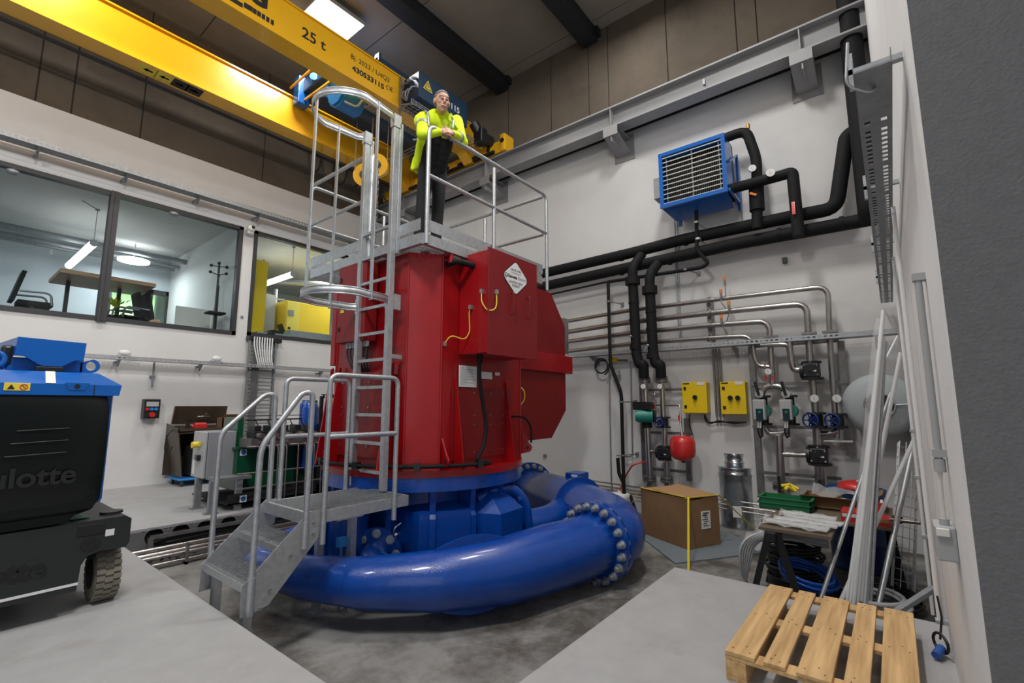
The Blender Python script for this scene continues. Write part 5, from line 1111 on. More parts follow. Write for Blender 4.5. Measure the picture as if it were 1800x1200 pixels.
# thin wall conduits, cable loop, yellow socket
solo('thin_conduit', M().tube(wp([(1070, 640), (1075, 850), (1077, 862)], 7.93), .012, n=7), STEEL, 'thin vertical conduit beside the long black condensate pipe', 'conduit')
solo('thin_conduit', M().tube(wp([(1108, 635), (1112, 798), (1108, 803), (1084, 800)], 7.93), .012, n=7, fil=.03), STEEL, 'thin bent conduit between the condensate pipe and the pump frame', 'conduit')
solo('thin_conduit', M().tube(wp([(1185, 385), (1192, 560), (1196, 600)], 7.97), .014, n=7).tube(wp([(1189, 385), (1196, 560), (1199, 600)], 7.97), .01, n=7), GALV, 'thin conduit pair running down the wall from the heater', 'conduit')
solo('cable_loop', M().tube([W(1057, 643, 7.8) + V((0, math.cos(a) * .13, math.sin(a) * .13)) for a in [2 * math.pi * i / 24 for i in range(24)]], .016, n=7, closed=True).tube([W(1059, 646, 7.78) + V((0, math.cos(a) * .13, math.sin(a) * .13)) for a in [2 * math.pi * i / 24 for i in range(18)]], .014, n=7), PLAST, 'coiled black cable hanging from the slotted tray beside the generator', 'cable')
c = W(1080, 632, 7.85); t = thing('wall_socket', 'small yellow socket on a strut under the slotted tray', 'socket', c); M().bbox(c + V((-.04, -.04, -.05)), c + V((.04, .04, .04)), .01).build('body', YELLOW, t); M().bbox(W(1082, 655, 7.85) + V((-.03, -.07, -.05)), W(1082, 655, 7.85) + V((.05, .07, .05)), .01).build('box', LGREY, t); M().bar(W(1070, 633, 7.9), W(1103, 633, 7.9), .04, .03).build('strut', STEELD, t)
c = W(1380, 459, 7.97); solo('wall_hook', M().box(c + V((-.05, -.03, -.03)), c + V((.03, .03, .05))), PLAST, 'tiny dark bracket left alone on the white wall below the mains', 'bracket')
c = W(957, 801, 7.97); solo('wall_plate', M().box(c + V((0, -.03, -.03)), c + V((.03, .03, .03))), GALVD, 'tiny grey square plate on the white wall above the rear pipe flange', 'bracket')
for k, (p0, p1) in enumerate([((966, 834), (1400, 896)), ((980, 842), (1400, 905)), ((1050, 858), (1400, 914))]): solo('floor_conduit', M().tube(wp([p0, p1], 7.85), .014, n=7), STEEL, ['uppermost', 'middle', 'lowest'][k] + ' of the thin conduits running low along the pipe wall', 'conduit')
c = W(997, 838, 7.85); solo('conduit_clamp', M().box(c + V((0, -.03, -.08)), c + V((.12, .03, .08))), PLAST, 'small dark clamp on the low conduits behind the blue pipe', 'clamp')
# round ventilator in the corner
t = thing('wall_ventilator', 'round white wall ventilator seen behind the leaning conduits', 'ventilator', W(1548, 715)); c = W(1546, 712, 7.55)
m = M(); m.lathe([(.22, .40), (.30, .36), (.31, .20), (.39, .10), (.395, .08), (.30, .05), (.18, .0), (.15, .0)], c, (1, 0, 0), 48); m.build('shroud', mat('fan_shroud', (.36, .40, .41), .55), t); m = M(); m.lathe([(.15, .03), (.15, -.03), (.12, -.05), (0, -.06)], c, (1, 0, 0), 30); m.build('motor_cap', PLAST, t); M().tube([c + V((-.03, math.cos(a) * .15, math.sin(a) * .15)) for a in [2 * math.pi * i / 30 for i in range(30)]], .012, n=8, closed=True).build('trim_ring', CHROME, t); M().tube([c + V((-.02, -.15, 0)), c + V((-.02, -.45, .02))], .015, n=8).build('stay', GALV, t)
# black column pipe in the corner
t = thing('corner_duct', 'thick black insulated duct coming down the hall corner behind the slotted tray', 'duct', (7.6, .05, 9)); M().tube([(7.6, .03, ZC - .01), (7.6, .03, 4.0), (7.72, .03, 3.86)], .13, n=22, fil=.1).build('tube', RUB, t)

# ================================================================ wall on the near side
tt = thing('cable_tray', 'wide perforated cable tray running along the near wall towards the corner', 'cable tray', (2.3, -.05, 2.78)); z = 2.78; x0, x1 = 2.27, 7.9; ya, yb = -.108, .013
# floor strips with slot rows
m = M()
for q0, q1 in ((ya, ya + .017), (ya + .040, yb - .040), (yb - .017, yb)): m.box((x0, q0, z), (x1, q1, z + .003))
x = x0; i = 0
while x < x1:
    L = .022 if i % 8 else .07
    for q0, q1 in ((ya + .017, ya + .040), (yb - .040, yb - .017)): m.box((x, q0, z), (x + L, q1, z + .003))
    x += L + .032; i += 1
m.build('tray_floor', GALVD, tt)
m = M(); m.box((x0, yb, z), (x1, yb + .003, z + .06)); m.box((x0, ya - .003, z), (x1, ya, z + .06)); m.build('side_rail', GALVD, tt)
M().box((x0 - .02, ya, z - .012), (x0 + .42, yb, z - .004)).build('splice_plate', GALVD, tt)
for k in range(4): x = x0 + .1 + k * 1.4; M().box((x, -.15, z + .06), (x + .03, yb + .02, z + .085)).box((x, yb - .0, z + .0), (x + .03, yb + .02, z + .16)).build('hanger', GALV, tt)
M().tube([(x0 + .02, yb + .01, z + .16), (x0 + .02, yb + .03, z - .03), (x0 + .1, yb - .05, z - .05), (x0 + .15, yb - .07, z)], .006, n=6, fil=.04).build('wire_end', GALV, tt)
def nwc(px0, py0, px1, py1, r, y, lb, mt=PVC, brs=()):
    a, b = at(px0, py0, 1, y), at(px1, py1, 1, y); x = (a.x + b.x) / 2; t = thing('wall_conduit', lb, 'conduit', (x, y, b.z)); M().cyl((x, y, b.z), (x, y, a.z), r, n=10).build('tube', mt, t)
    for px, py in brs: z = at(px, py, 1, y).z; M().box((x - r * 1.3, -.15, z - .015), (x + r * 2.4, y + r * 1.4, z + .015)).build('clip', LGREY, t)
    return t, x, b.z
t, xj, zj = nwc(1612, 490, 1652, 808, .013, -.125, 'grey plastic conduit on the near wall dropping into the junction box', LGREY, [(1612, 492), (1650, 797)])
M().cyl((xj, -.125, zj - .05), (xj, -.125, zj), .019, n=12).build('sleeve', LGREY, t); M().tube([(xj, -.125, zj - .04), (xj + .01, -.12, zj - .1), (xj + .02, -.12, .98)], .008, n=7).build('cable', CREAM, t)
c0, c1 = at(1630, 888, 1, -.10), at(1660, 945, 1, -.10)
t = thing('junction_box', 'grey plastic junction box on the near wall at the end of the conduit', 'junction box', (xj, -.1, .9)); M().bbox((xj - .02, -.15, .83), (xj + .13, -.085, .96), .006).build('body', LGREY, t); M().cyl((xj + .02, -.12, .96), (xj + .02, -.12, .985), .016, n=12).build('gland', LGREY, t); M().bbox((xj - .035, -.13, .925), (xj - .02, -.09, .955), .003).build('screw_cap', CREAM, t)
for k, (p0, p1, lb, br) in enumerate([((1590, 560), (1640, 1080), 'long thin steel conduit on the near wall behind the leaning conduits', [(1605, 760), (1620, 860), (1638, 1000)]), ((1597, 600), (1652, 1090), 'second thin steel conduit on the near wall ending at the blue plug', [(1645, 1060)])]):
    a = at(*p1, 1, -.11); t = thing('wall_conduit', lb, 'conduit', (a.x, -.11, a.z)); zt3 = 2.75; M().cyl((a.x, -.11, a.z), (a.x, -.11, zt3), .013, n=9).build('tube', PVC, t)
    for q in br: z = at(*q, 1, -.11).z; M().box((a.x - .02, -.15, z), (a.x + .03, -.09, z + .02)).build('clip', LGREY, t)
c = at(1640, 1110, 2, .02); c = V((3.85, -.1, .03))
t = thing('cable_plug', 'blue plug with a black cable loop lying on the slab beside the near wall', 'plug', c); M().cyl(c + V((-.1, .03, 0)), c + V((-.02, .0, .02)), .022, n=12).build('plug', BLUINK, t); M().tube([c + V((.0 + .05 * math.cos(a), .0 + .03 * math.cos(a), .04 + .05 * math.sin(a))) for a in [2 * math.pi * i / 18 for i in range(18)]], .008, n=7, closed=True).tube([c + V((.05, 0, .04)), c + V((.1, -.02, .15)), (c.x + .1, -.11, .3)], .006, n=6).build('cable', PLAST, t)
t = thing('floor_brace', 'grey steel brace leaning low between slab and near wall', 'brace', (4.5, 0, ZF)); M().bar((4.45, .12, -.02), (4.75, -.12, .12), .04, .03).build('bar', GALVD, t)
# ================================================================ loose things in the right half
def gp(px, py, z=ZF): return at(px, py, 2, z)
# cover plate with the cardboard box
p = [gp(1110, 935), gp(1187, 992), gp(1350, 972), gp(1255, 925)]
m = M(); m.prism([q + V((0, 0, .0)) for q in [gp(1098, 922), gp(1187, 992), gp(1350, 972), gp(1240, 918)]], (0, 0, .018)); solo('cover_plate', m, GRAVEL, 'blue grey steel cover plate on the floor under the big cardboard box', 'cover plate')
zb = ZF + .02
A, B, C_ = gp(1210, 966, zb), gp(1267, 956, zb), gp(1129, 936, zb)
e1 = (B - A); e2 = (C_ - A); D = A + e1 + e2; Hb = .86
hb_ = at(1197, 877, 0, A.x).z - zb
t = thing('cardboard_box', 'large battered brown cardboard box with a sunken lid on the steel plate', 'box', A); u1, u2 = e1.normalized(), e2.normalized(); up = V((0, 0, 1))
H = hb_
m = M()
def wall(P, Q, inn, h1, h2, bulge=0):
    n = 8; vs = []; 
    for i in range(n + 1):
        s_ = i / n; base = P.lerp(Q, s_)
        for j in range(5): v = j / 4; vs.append(base + up * ((h1 + (h2 - h1) * s_) * v) - inn * bulge * math.sin(math.pi * s_) * math.sin(math.pi * v * .9 + .2) + up * (0 if j < 4 else -.012 * math.sin(6 * s_)))
    fs = [(i * 5 + j, i * 5 + j + 1, i * 5 + 6 + j, i * 5 + 5 + j) for i in range(n) for j in range(4)]
    m.add(vs, fs, True)
wall(A, B, u2, H, H * .99, .012); wall(C_, A, u1, H * 1.02, H, .03); wall(B, D, -u1, H, H, .01); wall(D, C_, -u2, H, H * 1.02, .01)
m.build('carton_walls', CARD, t)
m = M(); z0 = up * (H - .03); n = 6; vs = []
for i in range(n + 1):
    for j in range(n + 1): s_, v = i / n, j / n; vs.append(A + e1 * s_ + e2 * v + up * (H + .008 - .035 * math.sin(math.pi * s_) * math.sin(math.pi * v)))
m.add(vs, [(i * (n + 1) + j, i * (n + 1) + j + 1, (i + 1) * (n + 1) + j + 1, (i + 1) * (n + 1) + j) for i in range(n) for j in range(n)], True); m.build('carton_top', CARDT, t)
m = M(); m.prism([A + e1 * .0 + e2 * .08 + up * (H + .02), A + e1 * 1.0 + e2 * .04 + up * (H + .015), A + e1 * .98 + e2 * .8 + up * (H + .05), A + e1 * .0 + e2 * .72 + up * (H + .035)], (0, 0, .006)); m.build('lid_flap', CARDT, t)
m = M(); c = A + e1 * .55 + up * H * .55 - u2 * .013; m.obox(c, (.16, .006, .22), tuple(u1), tuple(u2)); lbp = m.build('address_label', WHTINK, t)
for k in range(7): M().obox(c + up * (.085 - k * .026) - u2 * .005 - u1 * (.02 if k % 2 else 0), (.10 - .02 * (k % 3), .002, .008 if k > 1 else .014), tuple(u1), tuple(u2)).build('printed_line', BLKINK, lbp)
# yellow strap over the box
w_ = .032
def sp(P, Q): m.prism([P - u1 * w_ / 2, P + u1 * w_ / 2, Q + u1 * w_ / 2, Q - u1 * w_ / 2], -u2 * .004 + up * .001)
m = M(); T0 = A + u1 * .0 + up * (H + .03) - u2 * .0; S0 = gp(1210, 1005); sp(T0 + u1 * .02 - u2 * .02, S0); m.bar(B + up * (H + .02), gp(1330, 945) + up * .1, .03, .004); m.bar(C_ + up * (H + .02), gp(1085, 935) + up * .05, .02, .004); m.bar(C_ + up * (H + .02), T0, .03, .004); m.bar(T0, B + up * (H + .02), .03, .004)
solo('yellow_strap', m, STRAP, 'yellow lashing strap running over the cardboard box down to the floor', 'strap')
# white canister with red hose
c = gp(1090, 900); c = V((7.35, 3.62, ZF)); c = at(1090, 905, 2, ZF); t = thing('white_canister', 'white plastic canister by the pipe wall with a red hose in its neck', 'canister', c)
M().bbox((c.x - .14, c.y - .16, ZF), (c.x + .14, c.y + .16, ZF + .36), .05).build('body', CREAM, t); M().cyl((c.x, c.y, ZF + .35), (c.x, c.y, ZF + .40), .035, n=14).build('neck', CREAM, t)
m = M().tube([c + V((0, 0, .38)), at(1100, 835, 0, c.x + .1), at(1112, 817, 0, 7.5), at(1127, 812, 0, 7.6), at(1136, 812, 0, 7.6)], .014, n=8, fil=.2); solo('red_hose', m, REDP, 'red rubber hose arching from the riser pipe into the white canister', 'hose')
m = M(); q = c + V((.05, -.3, 0)); m.bar(q + V((0, .06, 0)), q + V((0, .12, .34)), .04, .03); m.bar(q + V((0, -.0, 0)), q + V((0, .12, .34)), .03, .03); m.box(q + V((-.02, -.03, 0)), q + V((.02, .1, .04))); solo('pipe_stand', m, PLAST, 'small black stand between the white canister and the cardboard box', 'stand')
# silencer
c = gp(1299, 925); t = thing('duct_silencer', 'shiny galvanised cylindrical silencer standing on the floor behind the box', 'silencer', c); SIL = mat('spangled_zinc', (.42, .45, .48), .22, .95, var=.25, vs=3)
d_ = (c - V((0, 0, ZF))).length; rS = .245; zt4 = .50
M().lathe([(rS, 0), (rS, .04), (rS - .004, .05), (rS - .004, zt4 + .28), (rS + .006, zt4 + .28), (rS + .006, zt4 + .30), (rS - .004, zt4 + .31), (rS - .004, zt4 + .375), (rS + .003, zt4 + .385), (rS - .01, zt4 + .392), (.15, zt4 + .395)], c, (0, 0, 1), 48).build('shell', SIL, t)
M().lathe([(.145, zt4 + .39), (.145, zt4 + .44), (.158, zt4 + .445), (.158, zt4 + .465), (.145, zt4 + .47), (.145, zt4 + .58), (.156, zt4 + .585), (.156, zt4 + .595), (.14, zt4 + .595), (.14, zt4 + .40)], c, (0, 0, 1), 40).build('spigot', SIL, t)
dd = V((-math.cos(R(24)), -math.sin(R(24)) + .15, 0)).normalized(); M().obox(c + dd * (rS + .002) + V((.0, .02, .26)), (.12, .004, .16), (-dd.y, dd.x, 0), tuple(dd)).build('label', WHTINK, t)
# oil drum with red lid tub
c = V((6.95, .43, ZF)); t = thing('oil_drum', 'dark blue steel oil drum with white lettering behind the trestle', 'drum', c)
M().lathe([(.29, 0), (.295, .02), (.285, .04), (.285, .29), (.297, .30), (.285, .31), (.285, .58), (.297, .59), (.285, .60), (.285, .85), (.295, .87), (.29, .88), (.28, .865), (0, .86)], c, (0, 0, 1), 44).build('shell', DRUM, t)
m = M(); dd = V((-.95, .32, 0)).normalized(); q = c + dd * .29 + V((0, 0, .74)); m.tube([q + V((-.0, .07 * math.cos(a), .045 * math.sin(a))) for a in [i * .5 for i in range(13)]], .008, n=6); m.tube([q + V((-.005, .07, .02)), q + V((-.01, -.02, -.03)), q + V((0, -.09, .05))], .008, n=6); m.build('white_marking', CREAM, t)
c2 = c + V((.06, -.02, .87)); t = thing('red_bowl', 'upturned red plastic bowl on top of the oil drum', 'bowl', c2); M().lathe([(.2, 0), (.2, .02), (.17, .055), (.09, .085), (0, .09)], c2, (0, 0, 1), 36).build('shell', REDP, t); M().cyl(c2 + V((-.1, -.05, .085)), c2 + V((-.1, -.05, .10)), .05, n=16).build('cap', CREAM, t)
# trestles with board
def trestle(x, y, lb, yaw=0):
    t = thing('trestle', lb, 'trestle', (x, y, ZF), 'black steel trestles'); e = V((math.cos(yaw), math.sin(yaw), 0)); s_ = V((-e.y, e.x, 0)); hh = .70; L = .42
    for a in (-1, 1):
        for b in (-1, 1): M().bar(V((x, y, ZF)) + e * L * a + s_ * b * .22, V((x, y, ZF + hh)) + e * (L - .04) * a + s_ * b * .03, .05, .05).build('leg', PLASTM, t)
        M().bar(V((x, y, ZF + .16)) + e * L * a - s_ * .2, V((x, y, ZF + .16)) + e * L * a + s_ * .2, .04, .04).build('brace', PLASTM, t)
    M().bar(V((x, y, ZF + hh - .03)) - e * .5, V((x, y, ZF + hh - .03)) + e * .5, .07, .07).build('beam', PLASTM, t); return t
trestle(5.35, .95, 'black steel trestle nearer the pallet carrying the board of clutter', R(0))
trestle(6.35, .52, 'black steel trestle nearer the oil drum', R(-80))
zt5 = ZF + .705
m = M(); P = [gp(1375, 945, zt5), gp(1500, 950, zt5), gp(1555, 920, zt5), gp(1400, 900, zt5)]
bx0, bx1, by0, by1 = 4.95, 6.7, .22, 1.15
m = M(); m.prism([(4.95, .50, zt5), (5.62, .50, zt5), (5.62, .10, zt5), (6.75, .10, zt5), (6.75, 1.06, zt5), (4.95, 1.06, zt5)], (0, 0, .025)); solo('work_board', m, mat('board_wood', (.13, .095, .065), .7), 'wooden board laid over the black trestles', 'board')
zc = zt5 + .025
# bags of cable ties
for k, (x, y, l, w_, ang) in enumerate([(5.12, .78, .50, .16, 80), (5.22, .72, .48, .14, 86), (5.32, .66, .46, .15, 74), (5.42, .72, .44, .15, 84)]):
    e = V((math.cos(R(ang)), math.sin(R(ang)), 0)); s_ = V((-e.y, e.x, 0)); t = thing('bag_of_ties', ['bag of white cable ties at the near board edge', 'second bag of white cable ties on the board', 'third bag of white cable ties, overlapping its neighbour', 'bag of white cable ties furthest from the board edge'][k], 'bag', (x, y, zc)); q = V((x, y, zc + .02 + .012 * k))
    m = M()
    for j in range(12): o = s_ * (j - 5.5) / 12 * w_ + up * (.008 * (j % 3)); m.bar(q - e * l / 2 + o, q + e * l / 2 + o, .009, .004)
    m.build('ties', WHTINK, t)
    vs = []; nn = 8
    for i in range(nn + 1):
        for j in range(5): a, b = i / nn - .5, j / 4 - .5; vs.append(q + e * a * l * 1.06 + s_ * b * w_ * 1.2 + up * (.03 * (1 - 4 * b * b) + .012 * math.sin(i * 2.1 + j * 1.7)))
    M().add(vs, [(i * 5 + j, i * 5 + j + 1, i * 5 + 6 + j, i * 5 + 5 + j) for i in range(nn) for j in range(4)], True).build('film', BAG, t)
# green crates
for k in range(2):
    c = V((6.0, .98, zc + .0 + k * .05)) + V((.02 * k, .01, 0)); t = thing('green_crate', ['lower flat green plastic crate on the board', 'upper flat green plastic crate stacked on the other one'][k], 'crate', c)
    m = M(); m.box(c + V((-.15, -.24, 0)), c + V((.15, .24, .008)))
    for a, b in (((-.15, -.24, 0), (-.14, .24, .07)), ((.14, -.24, 0), (.15, .24, .07)), ((-.15, -.24, 0), (.15, -.23, .07)), ((-.15, .23, 0), (.15, .24, .07)), ((-.165, -.255, .06), (-.15, .255, .07)), ((-.165, .24, .06), (.165, .255, .07)), ((-.165, -.255, .06), (.165, -.24, .07))): m.box(c + V(a), c + V(b))
    m.build('shell', GREENC, t)
# cartons with open flaps, red boxes
t = thing('open_carton', 'open brown carton with raised flaps and plastic film on the board', 'carton', (6.45, .6, zc)); m = M(); x0, x1, y0, y1, z1 = 6.2, 6.7, .28, .88, zc + .11
m.box((x0, y0, zc), (x1, y1, zc + .01)); m.box((x0, y0, zc), (x0 + .01, y1, z1)); m.box((x1 - .01, y0, zc), (x1, y1, z1)); m.box((x0, y0, zc), (x1, y0 + .01, z1)); m.box((x0, y1 - .01, zc), (x1, y1, z1))
m.prism([(x0, y0, z1), (x0, y1, z1), (x0 - .1, y1, z1 + .03), (x0 - .1, y0, z1 + .03)], (0, 0, .006)); m.prism([(x0, y0, z1), (x1, y0, z1), (x1 - .05, y0 - .12, z1 + .09), (x0 + .05, y0 - .12, z1 + .09)], (0, 0, .006)); m.build('box', CARD, t)
vs = []; nn = 9
for i in range(nn + 1):
    for j in range(nn + 1): a, b = i / nn, j / nn; vs.append(V((x0 - .04 + a * .5, y0 + .02 + b * .5, z1 + .02 + .05 * math.sin(5 * a + 3 * b) * math.sin(7 * b + a) + .03)))
M().add(vs, [(i * 10 + j, i * 10 + j + 1, i * 10 + 11 + j, i * 10 + 10 + j) for i in range(nn) for j in range(nn)], True).build('film', BAG, t)
t = thing('red_tool_box', 'red and white tool carton standing behind the leaning conduits on the board', 'box', (5.5, .35, zc)); M().bbox((5.66, .30, zc), (5.92, .48, zc + .10), .004).build('carton', REDP, t); M().box((5.655, .31, zc + .05), (5.66, .47, zc + .08)).build('white_band', WHTINK, t)
t = thing('open_red_box', 'open red carton with a white inside standing on edge on the board', 'box', (5.9, .38, zc)); m = M(); m.box((5.90, .16, zc), (5.92, .32, zc + .17)); m.mat(1).box((5.92, .16, zc), (6.12, .18, zc + .17)).box((5.92, .30, zc), (6.12, .32, zc + .17)); m.build('carton', [REDP, WHTINK], t)
t = thing('screw_box', 'flat red and white box with small lettering hanging over the board edge', 'box', (5.2, .36, zc)); M().bbox((5.64, .11, zc), (5.88, .29, zc + .07), .004).build('carton', REDP, t); M().box((5.635, .12, zc + .04), (5.64, .28, zc + .068)).build('pale_strip', CARDT, t)
solo('yellow_tuft', M().tube([(6.25, .95, zc + .15), (6.2, 1.0, zc + .2), (6.15, 1.02, zc + .17)], .02, n=6, fil=.02).tube([(6.25, .93, zc + .15), (6.27, .98, zc + .22), (6.2, 1.06, zc + .2)], .016, n=6, fil=.02).tube([(6.28, .9, zc + .17), (6.33, 1.0, zc + .21), (6.3, 1.08, zc + .19)], .016, n=6, fil=.02), STRAP, 'crumpled yellow strap end lying on the open carton', 'strap')
solo('white_tube', M().cyl(at(1345, 889, 0, 6.6), at(1435, 897, 0, 6.2), .014, n=10), CREAM, 'thin white tube sticking out horizontally above the green crates', 'tube')
solo('steel_tube', M().cyl(at(1555, 912, 0, 6.0), at(1618, 919, 0, 5.9), .016, n=10), STEEL, 'thin steel tube sticking out towards the near wall behind the conduits', 'tube')
# heap on the floor: slab of wood disc and film
c = gp(1352, 925, ZF + .28); t = thing('film_heap', 'crumpled clear plastic film with a round brown lid lying by the silencer', 'plastic film', c)
vs = []; nn = 12
for i in range(nn + 1):
    for j in range(nn + 1): a, b = i / nn - .5, j / nn - .5; vs.append(V((c.x + a * .9, c.y + b * .55, ZF + .04 + .28 * math.exp(-6 * (a * a + b * b)) * (1 + .4 * math.sin(9 * a + 4 * b)) + .05 * math.sin(14 * b + 6 * a))))
M().add(vs, [(i * 13 + j, i * 13 + j + 1, i * 13 + 14 + j, i * 13 + 13 + j) for i in range(nn) for j in range(nn)], True).build('film', BAG, t); q = gp(1368, 912, ZF + .4); M().cyl(q, q + V((0, .01, .03)), .2, n=26).build('round_lid', mat('brown_lid', (.16, .12, .09), .7), t)
# cable coils
def coil(c, r, n, dz, rt, mt, lb, cat='cable coil', jit=.012, name='cable_coil', tilt=(0, 0)):
    pts = []
    for i in range(n * 20): a = 2 * math.pi * i / 20; rr = r + jit * math.sin(i * .37) + (i // 20 % 3) * rt * 1.1; pts.append(V((c[0] + rr * math.cos(a), c[1] + rr * math.sin(a), c[2] + rt + dz * i / 20 + tilt[0] * math.cos(a) + tilt[1] * math.sin(a))))
    return solo(name, M().tube(pts, rt, n=6), mt, lb, cat)
c = gp(1435, 980); coil((5.75, .92, ZF + .02), .22, 12, .035, .016, PLAST, 'tall stack of black cable coiled on the floor under the board')
coil((5.15, .62, ZF + .02), .26, 5, .03, .016, PLAST, 'flat black cable coil under the blue hose')
coil((5.3, .75, ZF + .22), .2, 5, .02, .014, mat('hose_blue', (.01, .09, .45), .35), 'bright blue hose coil hanging under the board', 'hose', name='hose_coil', tilt=(.03, .05))
coil((5.75, .22, ZF + .01), .24, 6, .018, .015, PLAST, 'black cable coil on the floor nearest the near wall')
coil((5.45, .28, ZF + .02), .2, 5, .03, .02, LGREY, 'pale grey cable coil under the red boxes')
m = M()
for k in range(6):
    o = .022 * k; m.tube([(5.30 - o, 1.20 + .02 * k, ZF + .03), (5.05 + o * .4, 1.27 - o * .5, ZF + .25), (5.0 + o, 1.24 - o, ZF + .58), (5.2, 1.0 - o, ZF + .66 - o * .5), (5.6, .6, ZF + .60 - o)], .014, n=6, fil=.2)
solo('white_cable', m, LGREY, 'arching bundle of pale grey cable at the end of the trestle board', 'cable')
# leaning conduits
tops = [(1545, 545), (1541, 560), (1551, 580), (1538, 600), (1546, 640), (1536, 650)]
k = 0
lean = [((1502, 1046), (1553, 545), .016, PVC, 'bundle'), ((1508, 1048), (1551, 560), .016, PVC, ''), ((1514, 1050), (1549, 575), .017, PVC, ''), ((1519, 1050), (1553, 590), .016, PVC, ''), ((1524, 1052), (1547, 600), .016, GALV, ''), ((1496, 1043), (1545, 615), .015, PVC, ''), ((1530, 1052), (1556, 600), .016, GALV, ''), ((1490, 1046), (1546, 640), .013, PVC, ''),
        ((1447, 1040), (1566, 690), .017, GALV, ''), ((1496, 1050), (1580, 640), .017, PVC, ''), ((1500, 1056), (1583, 620), .016, PVC, ''), ((1478, 1056), (1608, 770), .018, PVC, ''), ((1545, 1058), (1604, 790), .024, GALV, ''), ((1552, 640), (1578, 590), .012, PVC, '')]
desc = ['leftmost top', 'second', 'third', 'fourth', 'fifth', 'sixth', 'seventh', 'thin outer']
labs = ['plastic wrapped conduit leaning in the corner, left edge of the upright bundle', 'pale conduit in the upright bundle, second from its left edge', 'pale conduit in the upright bundle, third from its left edge', 'pale conduit in the upright bundle, fourth from its left edge', 'galvanised conduit in the middle of the upright bundle', 'pale conduit in the bundle with the lower top end', 'galvanised conduit at the right edge of the upright bundle', 'thin pale conduit splaying out at the left of the bundle foot',
        'thin steel tube crossing in front, its foot furthest left', 'slanted pale conduit leaning towards the near wall, upper of two', 'slanted pale conduit touching its twin beside the bundle', 'long slanted conduit crossing low towards the near wall', 'thick galvanised tube slanting in front of the wire tray', 'short pale conduit piece leaning behind under the tray end']
for i, (b_, t_, r, mt, _) in enumerate(lean):
    far = i < 8
    sx_ = (t_[0] - b_[0]) / (t_[1] - b_[1]); b3 = gp(b_[0] + sx_ * (1098 - b_[1]), 1098) if i != 13 else at(*b_, 0, 7.2)
    if i == 13: t3 = at(*t_, 0, 7.4)
    elif far: t3 = at(*t_, 0, 5.42 + .02 * i)
    else:
        t3 = at(*t_, 1, -.11)
        if t3.x < b3.x or t3.x > 6.5: t3 = at(*t_, 0, 5.8)
    solo('leaning_conduit', M().cyl(b3, t3, r, n=10), mt, labs[i], 'conduit', 'conduits leaning in the corner')
b3, t3 = gp(1506, 1098), at(1549, 560, 0, 5.5)
pts = [b3.lerp(t3, k / 14) for k in range(15)]
solo('plastic_sleeve', M().tube([p + V((-.01, .02, 0)) for p in pts], [.05, .046, .052, .046, .05, .046, .052, .048, .046, .044, .046, .04, .036, .034, .02], n=14, cap=False), SLEEVE, 'clear crinkled plastic sleeve around the upright conduit bundle', 'plastic film')
# leaning wire basket tray
t = thing('wire_basket_tray', 'galvanised wire basket tray leaning against the near wall', 'wire tray', gp(1590, 1062)); b3 = gp(1588, 1062); t3 = at(1622, 840, 1, -.10); t3 = V((b3.x + .55, -.1, 1.05)); d = (t3 - b3); L = d.length; d.normalize(); s_ = V((.25, -.97, 0)); s_ = (s_ - d * s_.dot(d)).normalized(); nn_ = d.cross(s_)
m = M()
for a in (-.08, -.027, .027, .08): m.bar(b3 + s_ * a, b3 + s_ * a + d * L, .006, .006)
for a in (-.08, .08):
    for h in (.04, .08): m.bar(b3 + s_ * a + nn_ * h, b3 + s_ * a + nn_ * h + d * L, .006, .006)
k = 0
while k < L:
    q = b3 + d * k; m.bar(q - s_ * .08, q + s_ * .08, .006, .006)
    for a in (-.08, .08): m.bar(q + s_ * a, q + s_ * a + nn_ * .08, .006, .006)
    k += .1
m.build('wire_mesh', GALV, t)
# pallet
pl_ = thing('euro_pallet', 'pale pine wooden pallet lying on the near slab', 'pallet', (3.43, .4, 0))
px0, px1, py0, py1 = 2.83, 4.03, .01, .81
for y0, w_ in ((py1 - .145, .145), (py1 - .2825, .10), (.335, .145), (py0 + .1825, .10), (py0, .145)):
    j = random.uniform(-.01, .01); b = M().bbox((px0 + j, y0, .122), (px1 + j, y0 + w_, .144), .004).build('top_board', random.choice([WOOD, WOOD2]), pl_)
    for x in (px0 + .07, (px0 + px1) / 2, px1 - .07):
        m = M()
        for dx, dy in ((-.03, .03), (.03, .06), (-.02, w_ - .03)): m.cyl((x + dx, y0 + dy, .1435), (x + dx, y0 + dy, .1448), .0045, n=7)
        m.build('nail_heads', HOLE, b)
for x in (px0, (px0 + px1) / 2 - .05, px1 - .1): M().bbox((x, py0, .10), (x + .1, py1, .122), .003).build('stringer_board', WOOD, pl_)
for y0 in (py0, .36, py1 - .1):
    M().bbox((px0, y0, 0), (px1, y0 + .1, .022), .003).build('bottom_board', WOOD, pl_)
    for x in (px0, (px0 + px1) / 2 - .07, px1 - .145): M().bbox((x, y0, .022), (x + .145, y0 + .1, .10), .004).build('block', WOOD, pl_)
